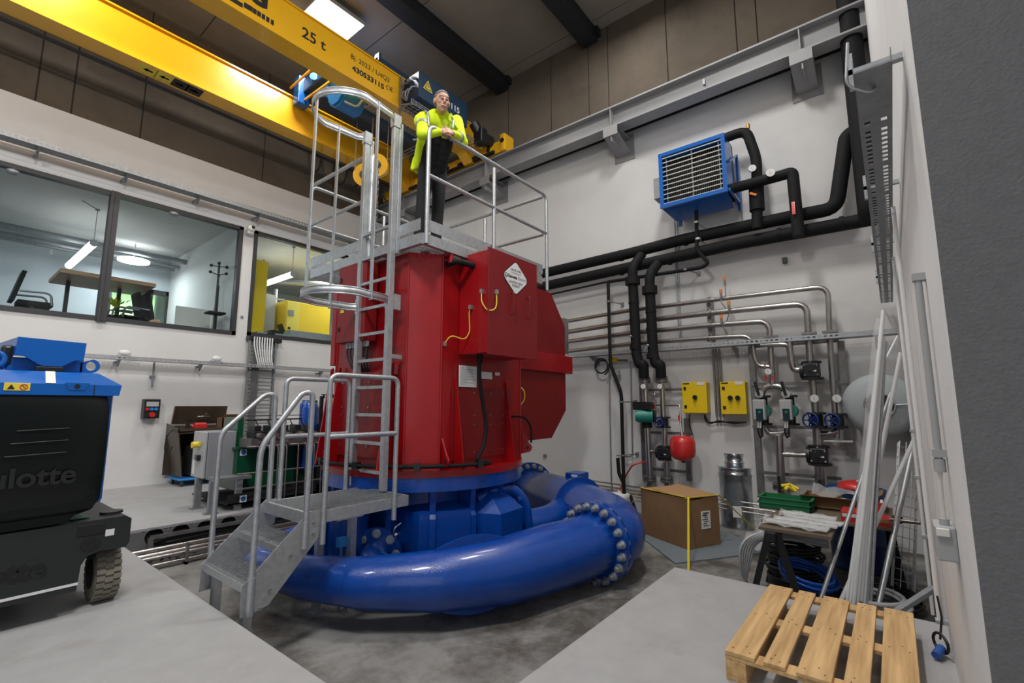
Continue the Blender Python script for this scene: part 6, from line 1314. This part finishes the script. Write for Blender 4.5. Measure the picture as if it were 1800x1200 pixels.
# ================================================================ cable trays on the window wall
def slot_tray(name, label, x0, x1, y0, y1, z, h, mt, step, cat='cable tray', brk=()):
    """tray along x with slotted side: rails and webs"""
    t = thing(name, label, cat, (x0, y1, z)); b = M(); b.box((x0, y0, z), (x1, y1, z + .004)); b.build('tray_floor', mt, t)
    for y in (y0, y1):
        m = M(); m.box((x0, y - .002, z), (x1, y + .002, z + h * .3)); m.box((x0, y - .002, z + h * .68), (x1, y + .002, z + h)); x = x0
        while x < x1: m.box((x, y - .002, z + h * .3), (x + step * .45, y + .002, z + h * .68)); x += step
        m.build('side_rail', mt, t)
    for xb in brk: M().prism([(xb, y1, z), (xb, y0 + .02, z), (xb, y1, z - .12)], (.03, 0, 0)).bar((xb, y1, z - .04), (xb, YL, z - .04), .03, .04).build('bracket', GALVD, t)
    return t
tr = slot_tray('cable_tray', 'long slotted steel cable tray running above the office windows', -3, 7.9, 10.27, 10.5, 5.52, .085, GALVD, .07, brk=[at(63, 268, 1, 10.5).x, at(218, 315, 1, 10.5).x, at(345, 350, 1, 10.5).x, at(450, 385, 1, 10.5).x, 6.5])
M().box((-3, 10.3, 5.53), (7.9, 10.47, 5.56)).build('cable_bundle', PLAST, tr)
tr2 = slot_tray('cable_tray', 'slotted steel cable tray running below the office windows', -1, 7.9, 10.38, 10.55, 2.22, .065, GALV, .07, brk=[at(205, 645, 1, 10.5).x, at(350, 650, 1, 10.5).x, 5.9])
# little wall lamps on the lower tray
for px, py, lb in ((219, 620, 'small white oval wall lamp on the lower tray, nearer the blue lift'), (381, 630, 'small white oval wall lamp on the lower tray, nearer the cable ladder')):
    c = at(px, py, 1, 10.45); t = thing('wall_lamp', lb, 'wall lamp', c)
    M().ball(c, .075, 16, (1.2, .6, .72)).build('housing', CREAM, t); M().bbox((c.x - .1, c.y - .02, c.z - .07), (c.x + .1, c.y + .06, c.z - .035), .01).build('base', LGREY, t)
    M().bbox((c.x + .04, c.y - .06, c.z - .12), (c.x + .16, c.y + .02, c.z - .07), .015).build('junction', LGREY, t)
# sensors under the window head and dome camera
for px, py, lb in ((22, 302, 'small round sensor above the first window pane'), (306, 376, 'small round sensor above the second window pane')):
    c = at(px, py, 1, 10.6); t = thing('motion_sensor', lb, 'sensor', c); M().ball(c, .085, 16, (1, .8, .6)).build('dome', GALVD, t); M().bbox((c.x - .06, c.y, c.z), (c.x + .06, 10.69, c.z + .05), .01).build('mount', GALVD, t)
c = at(442, 401, 1, 10.52); t = thing('dome_camera', 'small white dome camera on the wall between the windows', 'camera', c)
M().ball(c, .085, 20, (1, .9, 1)).build('housing', CREAM, t); M().ball(c + V((.01, -.06, .01)), .04, 14).build('lens', PLAST, t); M().bbox((c.x - .06, c.y, c.z - .12), (c.x + .06, 10.70, c.z - .02), .02).build('mount', CREAM, t)
c = at(425, 557, 1, YL); solo('wall_button', M().bbox((c.x - .03, c.y - .015, c.z - .03), (c.x + .03, c.y, c.z + .03), .006), GALVD, 'tiny grey square plate on the wall below the dome camera', 'switch')
# vertical cable ladder with cables
cl_ = thing('cable_ladder', 'vertical grey cable ladder full of cables under the third window', 'cable ladder', (4.6, YL, 0))
xa, xb = at(437, 610, 1, 10.6).x, at(482, 610, 1, 10.6).x
for x in (xa, xb): M().box((x - .015, 10.52, .3), (x + .015, 10.6, 2.86)).build('stringer', GALVD, cl_)
z = .4
while z < 2.8: M().box((xa, 10.55, z), (xb, 10.58, z + .03)).build('rung', GALVD, cl_); z += .16
m = M(); w_ = xb - xa
for k in range(5): m.cyl((xa + .06 + k * .03, 10.5, .3), (xa + .06 + k * .03, 10.5, 2.8), .018, n=8)
m.build('dark_cables', mat('grey_cable', (.10, .10, .105), .6), cl_)
m = M()
for k in range(8):
    x = xa + .05 + k * w_ * .1; m.tube([(x, 10.46, 2.88), (x, 10.46, 2.7), (x + .06 - .01 * k, 10.45, 2.45), (x + .12 - .01 * k, 10.46, 2.25)], .014, n=7, fil=.1)
m.build('pale_cables', PVC, cl_)
M().bbox((xa - .03, 10.5, 2.80), (xb + .12, 10.7, 2.9), .01).build('cable_mouth', PLAST, cl_)
# drop conduit and socket box
c = at(273, 645, 1, 10.6); d = at(266, 695, 1, 10.6)
solo('drop_conduit', M().cyl((d.x, 10.62, 1.76), (d.x, 10.62, 2.22), .018, n=8).box((d.x - .04, 10.6, 1.95), (d.x + .04, 10.69, 1.98)), GALVD, 'thin vertical conduit dropping from the lower tray to the socket box', 'conduit')
a, b = at(254, 701, 1, 10.55), at(279, 735, 1, 10.55)
t = thing('socket_box', 'black power socket box with red and blue outlets hanging on the white wall', 'socket box', (a.x, 10.7, b.z))
M().bbox((a.x, 10.52, b.z), (b.x, 10.70, a.z), .012).build('body', PLAST, t); xm, zz = (a.x + b.x) / 2, b.z; H = a.z - b.z
M().box((a.x + .03, 10.512, zz + H * .62), (b.x - .03, 10.52, zz + H * .86)).build('window_strip', LGREY, t)
for k, mt in enumerate((REDP, BLUE4, BLUE4)): M().cyl((a.x + .045 + k * .065, 10.52, zz + H * .48), (a.x + .045 + k * .065, 10.49, zz + H * .48), .028, n=14).build('outlet', mt, t)
M().cyl((xm, 10.52, zz + H * .2), (xm, 10.47, zz + H * .2), .045, n=16).build('outlet', REDP, t)
# ---------------------------------------------------------------- parts washer
ws = thing('parts_washer', 'brown steel parts washing cabinet with an open lid on a blue wheeled dolly', 'washing cabinet', (3.5, 10.3, 0))
m = M(); x0, x1, y0, y1 = 2.98, 3.95, 9.95, 10.62
m.prism([(x0 + .12, y0 + .05, .16), (x0, y0 + .0, .95), (x0, y1, .95), (x0 + .12, y1, .16)], (.015, 0, 0)); m.box((x0, y0, .93), (x1, y0 + .02, 1.02)); m.box((x0, y1 - .02, .16), (x1, y1, 1.05)); m.box((x1 - .02, y0, .16), (x1, y1, 1.02)); m.box((x0, y0, .95), (x1, y1, .97))
m.prism([(x0, y0, .97), (x0, y0 + .0, 1.02), (x0, y1, 1.1), (x0, y1, .97)], (.012, 0, 0)); m.box((x0 + .3, y0 + .05, .16), (x0 + .32, y1, .93)); m.build('basin', BROWN, ws)
m = M(); m.prism([(x0 + .06, y1 - .02, 1.08), (x1, y1 - .02, 1.08), (x1, y1 - .14, 1.42), (x0 + .06, y1 - .14, 1.42)], (0, .02, 0)); m.prism([(x0 + .06, y1 - .02, 1.08), (x0 + .06, y1 - .14, 1.42), (x0 - .02, y1 - .3, 1.1)], (.012, 0, 0)); m.build('lid', BROWN, ws)
M().tube([(3.42, 10.50, 1.21), (3.42, 10.45, 1.22), (3.62, 10.45, 1.22), (3.62, 10.50, 1.21)], .012, fil=.03).build('handle', CHROME, ws)
m = M(); m.cyl((3.45, 10.3, .18), (3.45, 10.3, .7), .24, n=20); m.build('drum', PLASTM, ws)
M().cyl((3.32, 10.02, .50), (3.32, 9.99, .50), .06, n=16).build('label', LEMON, ws)
m = M(); m.bbox((3.05, 9.95, .10), (3.95, 10.6, .14), .02); m.build('dolly', BLUE4, ws)
for x in (3.12, 3.85):
    for y in (10.0, 10.5): M().cyl((x - .015, y, .045), (x + .015, y, .045), .045, n=14).box((x - .01, y - .02, .045), (x + .01, y + .02, .10)).build('caster', PLAST, ws)
M().tube([(2.97, 10.2, 1.0), (2.88, 10.2, .9), (2.86, 10.2, .65), (2.92, 10.2, .55), (2.98, 10.2, .7)], .01, n=6, fil=.08).build('hose', PLAST, ws)
c = V((3.36, 10.15, 1.025)); t = thing('red_canister', 'small red plastic canister lying on the parts washer', 'canister', c)
M().bbox((c.x - .09, c.y - .07, c.z - .055), (c.x + .12, c.y + .07, c.z + .09), .03).build('body', REDP, t); M().cyl((c.x - .13, c.y, c.z + .02), (c.x - .09, c.y, c.z + .02), .03, n=12).build('cap', REDP, t)
c = V((3.16, 10.1, .97)); solo('spray_bottle', M().cyl(c, c + V((0, 0, .13)), .035, n=12).cyl(c + V((0, 0, .13)), c + V((0, 0, .17)), .015, n=8).box((c.x - .02, c.y - .03, c.z + .17), (c.x + .05, c.y + .02, c.z + .2)), PLAST, 'small black spray bottle standing beside the red canister', 'bottle')
t = thing('open_carton', 'small brown carton with orange cloth standing on the parts washer', 'carton', (3.95, 10.2, .97))
m = M(); m.box((3.70, 10.0, .97), (3.72, 10.3, 1.2)); m.box((3.98, 10.0, .97), (4.0, 10.3, 1.2)); m.box((3.70, 10.0, .97), (4.0, 10.02, 1.2)); m.box((3.70, 10.28, .97), (4.0, 10.3, 1.2)); m.box((3.70, 10.0, .97), (4.0, 10.3, .98)); m.prism([(3.68, 9.98, 1.2), (4.02, 9.98, 1.2), (4.0, 9.9, 1.26), (3.7, 9.9, 1.26)], (0, 0, .006)); m.build('box', CARD, t)
M().ball((4.0, 10.0, 1.16), .07, 10, (.7, .7, 1.1)).build('orange_cloth', ORANGE, t)
# ---------------------------------------------------------------- hydraulic power unit
hp = thing('hydraulic_unit', 'green hydraulic power unit with valve blocks, thin steel pipes and a grey control cabinet', 'hydraulic unit', (3.5, 7.6, 0))
M().bbox((2.60, 7.58, .42), (2.635, 8.02, 1.06), .01).build('cabinet_door', LGREY, hp)
cb = M().bbox((2.64, 7.56, .42), (3.0, 8.05, 1.06), .01).build('control_cabinet', mat('cabinet_side_grey', (.25, .26, .28), .5), hp)
m = M(); m.bbox((2.56, 7.70, .86), (2.60, 7.82, .92), .01); m.build('main_switch', LEMON, hp)
M().cyl((2.57, 7.76, .88), (2.50, 7.76, .88), .045, n=16).build('warning_knob', LEMON, hp)
M().bbox((2.55, 7.68, .66), (2.6, 7.78, .74), .01).build('switch', PLAST, hp)
M().box((2.594, 7.88, .46), (2.599, 7.96, .66)).build('label', WHTINK, hp)
for x, y in ((2.62, 7.24), (2.62, 7.75), (2.95, 7.24)): M().box((x - .04, y - .03, .012), (x + .04, y + .03, .42)).box((x - .08, y - .06, 0), (x + .08, y + .06, .012)).build('leg', GALVD, hp)
m = M(); m.bbox((2.98, 7.45, .22), (4.6, 8.4, .82), .01); m.box((2.95, 7.42, .80), (4.65, 8.45, .83)); m.box((3.02, 7.6, .8), (3.1, 8.1, 1.25)); m.build('tank', DGREEN, hp)
M().box((2.65, 7.2, .41), (3.1, 7.8, .45)).build('side_shelf', GALVD, hp)
m = M(); m.box((2.8, 7.18, .08), (4.8, 7.2, .22)); m.box((2.8, 7.18, .08), (4.8, 8.5, .1)); m.build('drip_tray', PLASTM, hp)
m = M(); m.box((3.02, 7.1, .835), (4.25, 7.5, .96)); m.build('manifold', STEELD, hp)
random.seed(3)
for k in range(6):
    x = 3.08 + k * .2; m = M(); m.bbox((x, 7.18, .96), (x + .13, 7.42, 1.06), .008); m.mat(1).cyl((x + .06, 7.2, 1.0), (x + .06, 7.04, 1.0), .04, n=12); m.cyl((x + .06, 7.1, .90), (x + .06, 7.06, .90), .03, n=10); m.mat(0).bbox((x + .01, 7.2, 1.06), (x + .11, 7.4, 1.14), .01); m.build('valve', [PLAST, STEELD], hp)
for k in range(9):
    x = 3.12 + k * .125 + (.05 if k > 3 else 0); m = M(); m.tube([(x - .16, 7.08, .86), (x, 7.05, .86), (x, 7.03, .80), (x, 7.02, -.02)], .0095, n=7, fil=.04); m.build('steel_pipe', STEEL, hp)
m = M()
for z in (.50, .30): m.cyl((2.85, 7.06, z), (4.6, 7.06, z), .012, n=7)
m.build('pipe_clamp_bar', STEEL, hp)
m = M(); m.cyl((3.0, 7.3, 1.22), (4.5, 7.6, 1.22), .012, n=6); m.cyl((3.0, 7.3, 1.28), (4.5, 7.6, 1.28), .006, n=6)
for k in range(8): x = 3.15 + k * .17; m.tube([(x, 7.32, 1.21), (x + .03, 7.3, 1.14), (x + .08, 7.3, 1.06)], .008, n=6, fil=.04)
m.build('cable_run', PLAST, hp)
for c in ((3.02, 7.448, .76), (4.15, 7.448, .76)): 
    m = M(); m.box((c[0], c[1], c[2] - .05), (c[0] + .09, c[1] - .003, c[2] + .04)); m.build('sign', WHTINK, hp); M().cyl((c[0] + .045, c[1] - .003, c[2] - .005), (c[0] + .045, c[1] - .006, c[2] - .005), .034, n=18).build('sign_disc', BLUINK, hp)
m = M(); m.box((2.95, 7.177, .10), (3.04, 7.174, .19)); m.build('sign', WHTINK, hp); M().cyl((2.995, 7.174, .145), (2.995, 7.171, .145), .034, n=18).build('sign_disc', BLUINK, hp)
m = M(); m.prism([(4.15, 7.9, .83), (4.5, 7.9, .83), (4.5, 7.9, 1.05), (4.42, 7.9, 1.1), (4.42, 7.9, 1.52), (4.22, 7.9, 1.52), (4.22, 7.9, 1.1)], (0, .15, 0)); m.build('green_bracket', DGREEN, hp)
m = M(); m.cyl((4.12, 7.75, .95), (4.12, 7.75, 1.42), .085, n=18); m.ball((4.12, 7.75, 1.42), .085); m.build('accumulator', BLUE, hp)
t = thing('pressure_accumulator', 'tall dark blue pressure accumulator bottle behind the stair handrails', 'accumulator', (4.55, 7.3, 0))
c = at(544, 760, 1, 7.4)
m = M(); m.lathe([(.0, -.1), (.115, -.08), (.125, 0), (.125, .88), (.10, .96), (.04, 1.0), (.0, 1.0)], (c.x, 7.4, .50), (0, 0, 1), 24); m.build('bottle', BLUE, t); M().cyl((c.x, 7.4, 1.49), (c.x, 7.4, 1.60), .022, n=10).build('valve', PLAST, t); M().cyl((c.x, 7.4, 1.12), (c.x, 7.4, 1.14), .13, n=24).build('band', BLUINK, t)
M().box((c.x - .2, 7.35, 0), (c.x - .15, 7.5, 1.0)).box((c.x + .13, 7.35, 0), (c.x + .17, 7.5, 1.0)).box((c.x - .2, 7.48, .5), (c.x + .17, 7.52, .6)).build('stand', PLAST, t)
t = thing('strut_rack', 'black perforated strut frame holding valves beside the red generator', 'frame', (4.7, 7.0, 0))
a = at(566, 700, 1, 7.2); b = at(600, 700, 1, 7.2)
for q in (a.x,): M().box((q - .03, 7.18, 0), (q + .02, 7.22, 1.58)).build('upright', PLAST, t)
for zz in (1.55, .78): 
    m = M(); m.box((a.x - .03, 7.17, zz), (6.2, 7.175, zz + .012)); m.box((a.x - .03, 7.17, zz + .045), (6.2, 7.175, zz + .06)); x = a.x
    while x < 6.2: m.box((x, 7.17, zz), (x + .03, 7.175, zz + .06)); x += .055
    m.build('perforated_rail', PLAST, t)
t = thing('yellow_actuator', 'yellow cylinder actuator with blue pump parts beside the red generator', 'actuator', (5.1, 7.6, 0))
c = at(586, 750, 1, 7.7)
m = M(); m.bbox((c.x - .06, 7.6, .95), (c.x + .06, 7.8, 1.5), .02); m.bbox((c.x - .11, 7.58, 1.42), (c.x + .12, 7.85, 1.52), .02); m.build('cylinder', YELLOW, t)
c2 = at(572, 800, 1, 7.5); m = M(); m.bbox((c2.x - .15, 7.5, 0), (c2.x + .45, 7.9, .85), .03); m.cyl((c2.x, 7.4, .7), (c2.x + .3, 7.4, .7), .12, n=18); m.build('pump', BLUE2, t)
M().ball((c2.x + .2, 7.38, .72), .06, 10).build('knob', YELLOW, t)
c3 = at(640, 780, 1, 8.5)
# ---------------------------------------------------------------- pipes lying in the trench
zt_ = [(-.12, 6.86, .025, 'upper thin black hose'), (-.165, 6.83, .02, '')]
for k, (px0, py0, px1, py1, r, mt, lb) in enumerate([(233, 975, 400, 946, .028, STEEL, 'topmost of the shiny pipes lying in the floor trench'), (245, 983, 400, 957, .033, STEEL, 'second shiny pipe from the top in the floor trench'), (280, 982, 400, 966, .02, STEEL, 'third thin pipe in the floor trench'), (300, 990, 400, 974, .02, STEEL, 'lowest thin pipe in the floor trench near the stair')]):
    y = 6.78 - k * .05; a = at(px0, py0, 1, y); b = at(px1, py1, 1, y)
    d = b - a; solo('trench_pipe', M().cyl(a - d * .3, V((4.6, y, b.z)) if False else a + V((3.2, 0, 0)), r, n=12), mt, lb, 'pipe', None)
y = 6.86; m = M(); m.bbox((at(270, 950, 1, y).x, y - .06, -.1), (3.5, y + .02, -.06), .004); a = at(272, 960, 1, 6.7)
solo('trench_bracket', M().box((a.x - .02, 6.58, ZF), (a.x + .03, 6.9, ZF + .03)).box((a.x - .02, 6.86, ZF), (a.x + .03, 6.9, -.10)).box((a.x + .28, 6.58, ZF), (a.x + .31, 6.62, -.16)).box((a.x + .28, 6.58, ZF), (a.x + .31, 6.9, ZF + .03)).box((a.x, 6.88, -.12), (a.x + 1.6, 6.92, -.08)), STEELD, 'steel bracket holding the shiny pipes in the floor trench', 'bracket')
m = M()
for k in range(3):
    m.tube([(hc[0].x - .02, 7.0, -.2), (hc[0].x + .15, 6.93, -.19 + k * .03), (3.2 + k * .2, 6.93, -.15 + k * .03), (5, 6.93, -.12)], .022, n=8, fil=.1)
m.bbox((3.25, 6.89, -.18), (3.36, 6.96, -.02), .01)
solo('hydraulic_hose', m, PLAST, 'black hydraulic hoses leading out of the round wall openings in the trench', 'hose')
# ================================================================ things in the office behind the glass
def pendant(x, y0, y1, z, lb):
    t = thing('tube_lamp', lb, 'pendant lamp', (x, y0, z), None); M().cyl((x, y0 + .02, z), (x, y1 - .02, z), .07, n=20).build('diffuser', LAMP2, t); M().cyl((x, y0, z), (x, y0 + .02, z), .072, n=20).cyl((x, y1 - .02, z), (x, y1, z), .072, n=20).build('end_cap', LGREY, t)
    M().cyl((x, y0 + .05, z + .05), (x, y0 + .05, OC), .006, n=5).cyl((x - .3, y0 - .3, OC - .01), (x, y0 + .05, OC - .01), .008, n=5).build('cable', GALVD, t); M().cyl((x, y0 + .05, OC - .03), (x, y0 + .05, OC), .04, n=12).build('ceiling_rose', GALVD, t)
pendant(1.94, 12.4, 14.95, 4.7, 'white glowing tube lamp hanging behind the first office window')
pendant(5.6, 11.5, 13.2, 4.7, 'white glowing tube lamp hanging behind the third window near the yellow cabinets')
c = at(235, 460, 1, 14.4); al = area('office_lamp_and_fill', c + V((0, 0, -.01)), .5, 55, (.92, .98, 1)); al.data.shape = 'DISK'; area('office_lamp_and_fill', (-1.5, 13.0, 5.3), 1.5, 100, (.92, .98, 1)); area('office_lamp_and_fill', (7.6, 12.3, 5.3), 1.4, 170, (1, .98, .92))  # disc lamp's light, then two added room fills kept out of view
t = thing('disc_lamp', 'round glowing disc lamp on the office ceiling behind the second window', 'ceiling lamp', c); M().cyl(c, c + V((0, 0, .05)), .32, n=40).build('diffuser', LAMP2, t); M().cyl(c + V((0, 0, .05)), (c.x, c.y, OC), .012, n=6).build('stem', LGREY, t)
for k, (px, py, lb) in enumerate([(88, 449, 'round white ceiling speaker in the office nearer the tube lamp'), (278, 483, 'round white ceiling speaker in the office nearer the partition')]):
    c = at(px, py, 2, 5.0); t = thing('ceiling_speaker', lb, 'speaker', c); M().cyl(c, c + V((0, 0, .12)), .14, n=24).build('body', CREAM, t); M().cyl(c + V((0, 0, .12)), (c.x, c.y, OC), .01, n=5).build('stem', LGREY, t)
m = M(); a = at(0, 420, 2, 5.15); b = at(300, 475, 2, 5.15)
for k, (z, r, dy) in enumerate(((5.15, .07, 0), (5.1, .05, .5), (5.12, .05, .9), (5.18, .04, 1.3))): solo('office_duct', M().cyl((-5, 14.2 + dy, z), (4.05, 14.2 + dy, z), r, n=12), GALVD, 'grey pipe under the office ceiling, ' + ['nearest the windows', 'second from the windows', 'third from the windows', 'furthest from the windows'][k], 'pipe', 'pipes under the office ceiling')
solo('office_duct', M().cyl((4.4, 15, 4.95), (8.8, 11.5, 4.95), .09, n=14), GALVD, 'round grey air duct crossing behind the third window', 'duct')
# table seen from below
tz = 3.1 + .0
A0 = at(85, 493, 2, 3.55); z = 3.3
c0, c1, c2_, c3 = at(85, 493, 2, z), at(242, 517, 2, z), at(212, 534, 2, z), at(48, 532, 2, z)
t = thing('meeting_table', 'long brown meeting table seen from below through the office windows', 'table', c0)
xa_, xb_ = 1.0, 2.75; ya_, yb_ = 11.3, 13.2; z = 3.42
p0, p1 = at(85, 495, 2, z), at(243, 518, 2, z)
m = M(); m.prism([at(85, 497, 1, 12.6), at(243, 519, 1, 12.6), at(215, 536, 1, 12.0), at(45, 541, 1, 11.2)], (0, 0, .05)) if False else None
zt6 = at(85, 497, 1, 12.4).z; M().box((at(85, 497, 1, 12.4).x, 11.2, zt6), (at(243, 519, 1, 12.4).x, 12.4, zt6 + .07)).build('tabletop', TAN, t)
for x in (at(100, 520, 1, 11.5).x + .15, at(230, 520, 1, 12.3).x - .3): M().box((x, 11.9, OZ), (x + .06, 11.96, zt6)).build('leg', PLAST, t)
def ochair(px, py, lb, mir=1):
    c = at(px, py, 1, 11.9); t = thing('office_chair', lb, 'chair', (c.x, c.y, OZ), 'chairs in the office')
    M().obox(c + V((-.12 * mir, 0, .12)), (.06, .45, .55), (1, 0, -.2 * mir)).build('backrest', PLASTM, t); M().obox(c + V((.12 * mir, 0, -.16)), (.45, .45, .07)).build('seat', PLASTM, t)
    for s_ in (-1, 1): M().tube([c + V((-.1 * mir, s_ * .25, .02)), c + V((.3 * mir, s_ * .25, .04)), c + V((.32 * mir, s_ * .25, -.18))], .018, fil=.1, n=8).build('armrest', GALVD, t)
    M().cyl((c.x + .1 * mir, c.y, OZ), (c.x + .1 * mir, c.y, c.z - .16), .03, n=8).build('stem', GALVD, t)
ochair(45, 518, 'dark office chair at the left end of the meeting table'); ochair(228, 548, 'dark office chair with round arms in front of the far window', -1); ochair(246, 548, 'dark office chair at the far side nearer the window post', -1)
# plant
c = at(200, 545, 1, 11.4); t = thing('house_plant', 'yellow green leafy plant standing at the office window post', 'plant', c); m = M(); random.seed(5)
for k in range(34):
    a, e = random.uniform(0, 6.28), random.uniform(-.4, 1.2); d = V((math.cos(a) * math.cos(e), math.sin(a) * math.cos(e), math.sin(e))); q = c + d * random.uniform(.05, .22); s_ = d.cross(V((0, 0, 1))).normalized() * .035
    m.add([q, q + d * .06 + s_, q + d * .14, q + d * .06 - s_], [(0, 1, 2, 3)])
m.build('leaves', mat('leaf_yellow_green', (.30, .36, .02), .6), t); M().cyl((c.x, c.y, OZ), (c.x, c.y, c.z - .12), .09, .12, n=16).build('pot', PLASTM, t)
# coat stand
c = at(385, 470, 1, 11.3); t = thing('coat_stand', 'black metal coat stand with round knobs inside the second window', 'coat stand', (c.x, c.y, OZ)); M().cyl((c.x, c.y, OZ), (c.x, c.y, c.z + .05), .022, n=10).cyl((c.x + .04, c.y, OZ), (c.x + .03, c.y, c.z - .4), .012, n=8).build('pole', PLAST, t)
for a in range(0, 360, 60):
    zz = c.z + (.05 if a % 120 == 0 else -.14); e = V((math.cos(R(a + 10)), math.sin(R(a + 10)), 0)); M().cyl((c.x, c.y, zz - .03), V((c.x, c.y, zz)) + e * .17, .010, n=6).ball(V((c.x, c.y, zz)) + e * .17, .035, 10).build('hook', PLAST, t)
zz = at(385, 551, 1, 11.3).z; M().bbox((c.x - .17, c.y - .15, zz - .03), (c.x + .17, c.y + .15, zz + .02), .02).build('umbrella_ring', PLASTM, t)
a, b = at(330, 540, 1, 11.6), at(372, 574, 1, 11.6)
solo('whiteboard', M().bbox((a.x - .1, 12.0, b.z - .1), (b.x + .1, 12.03, a.z + .08), .01).box((b.x + .12, 11.98, b.z - .2), (b.x + .15, 12.04, a.z + .15)), CREAM, 'pale board leaning by the coat stand inside the office', 'board')
solo('small_carton', M().bbox(at(263, 574, 1, 15.15), at(282, 562, 1, 15.15) + V((0, .2, 0)), .01), CARD, 'tiny brown carton on the far office windowsill', 'carton')
# control room behind the third window
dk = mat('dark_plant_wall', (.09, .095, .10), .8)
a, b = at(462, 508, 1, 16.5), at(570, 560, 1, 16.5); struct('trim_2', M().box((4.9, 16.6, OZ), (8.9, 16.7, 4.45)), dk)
a, b = at(449, 455, 1, 11.3), at(463, 590, 1, 11.3); t = thing('tall_yellow_cabinet', 'tall narrow yellow cabinet at the left side of the third window', 'cabinet', (a.x, 11.3, OZ)); M().bbox((a.x - .4, 11.3, OZ), (b.x, 11.9, a.z), .015).build('body', YELLOW, t); M().box((b.x + .0, 11.34, OZ), (b.x + .02, 11.88, a.z - .03)).build('door', mat('cabinet_ochre', (.45, .36, .03), .5), t); M().box((b.x + .02, 11.5, 3.55), (b.x + .04, 11.56, 3.75)).build('handle', PLAST, t); M().tube([(b.x - .1, 11.4, a.z), (b.x - .1, 11.4, a.z + .06), (b.x - .06, 11.4, a.z + .06), (b.x - .06, 11.4, a.z)], .01, n=6).build('lifting_eye', GALV, t)
a, b = at(462, 515, 1, 12.6), at(482, 585, 1, 12.6); solo('grey_locker', M().bbox((a.x, 12.6, OZ), (b.x, 13.1, a.z), .01), LGREY, 'tall grey cabinet beside the narrow yellow one', 'cabinet')
a, b = at(503, 527, 1, 12.2), at(524, 585, 1, 12.2); c = at(551, 523, 1, 12.9)
t = thing('yellow_cabinet', 'broad yellow switch cabinet with a small screen behind the third window', 'cabinet', (a.x, 12.2, OZ)); M().bbox((a.x, 12.2, OZ), (c.x + .15, 13.2, a.z), .015).build('body', YELLOW, t); M().box((a.x + .03, 12.17, OZ), (b.x, 12.2, a.z - .03)).build('door', mat('cabinet_pale_yellow', (.82, .68, .10), .5), t)
q0, q1 = at(507, 544, 1, 12.16), at(516, 556, 1, 12.16); M().box((q0.x, 12.15, q1.z), (q1.x, 12.17, q0.z)).build('screen', GRYINK, t); M().box((q0.x + .02, 12.15, q1.z - .35), (q0.x + .08, 12.17, q1.z - .29)).build('lock', PLAST, t)
a, b = at(474, 552, 1, 13.2), at(500, 585, 1, 13.2); solo('white_cabinet', M().bbox((a.x, 13.2, OZ), (b.x, 13.8, a.z), .01), CREAM, 'low pale cabinet behind the laptop in the control room', 'cabinet')
a = at(484, 520, 1, 14.0); m = M(); m.cyl((a.x, 14, OZ), (a.x, 14, a.z + .2), .07, n=14)
for k in range(4): m.cyl((a.x - .05, 14, a.z - .1 - k * .25), (a.x + .22, 13.9, a.z - .1 - k * .25), .05, n=10)
solo('valve_riser', m, GALV, 'grey pipe riser with valves in the control room', 'pipe')
a, b = at(502, 583, 1, 11.25), at(580, 580, 1, 11.25); t = thing('steel_desk', 'steel framed desk edge seen behind the third window', 'table', (a.x, 11.2, OZ)); M().box((a.x - .75, 11.02, a.z - .14), (a.x + .02, 11.6, a.z - .10)).box((a.x, 11.05, a.z - .12), (b.x + .6, 11.6, a.z + .03)).build('tabletop', GALV, t)
for x in (a.x + .05, a.x + .45, b.x - .1): M().box((x, 11.06, OZ), (x + .05, 11.1, a.z)).build('leg', GALV, t)
c = at(492, 578, 1, 11.2); t = thing('laptop', 'dark open laptop on a bag at the window sill of the control room', 'laptop', c); M().obox(c + V((.02, 0, .02)), (.02, .24, .2), (1, 0, .5)).build('screen', PLAST, t); M().bbox(c + V((-.25, -.1, -.12)), c + V((.05, .1, -.06)), .01).build('base', PLAST, t)
c = at(474, 587, 1, 11.1); solo('black_bag', M().ball(c, .12, 12, (1.5, .8, .45)).ball(c + V((.08, 0, .04)), .07, 10), PLASTM, 'black crumpled bag at the window sill beside the laptop', 'bag')
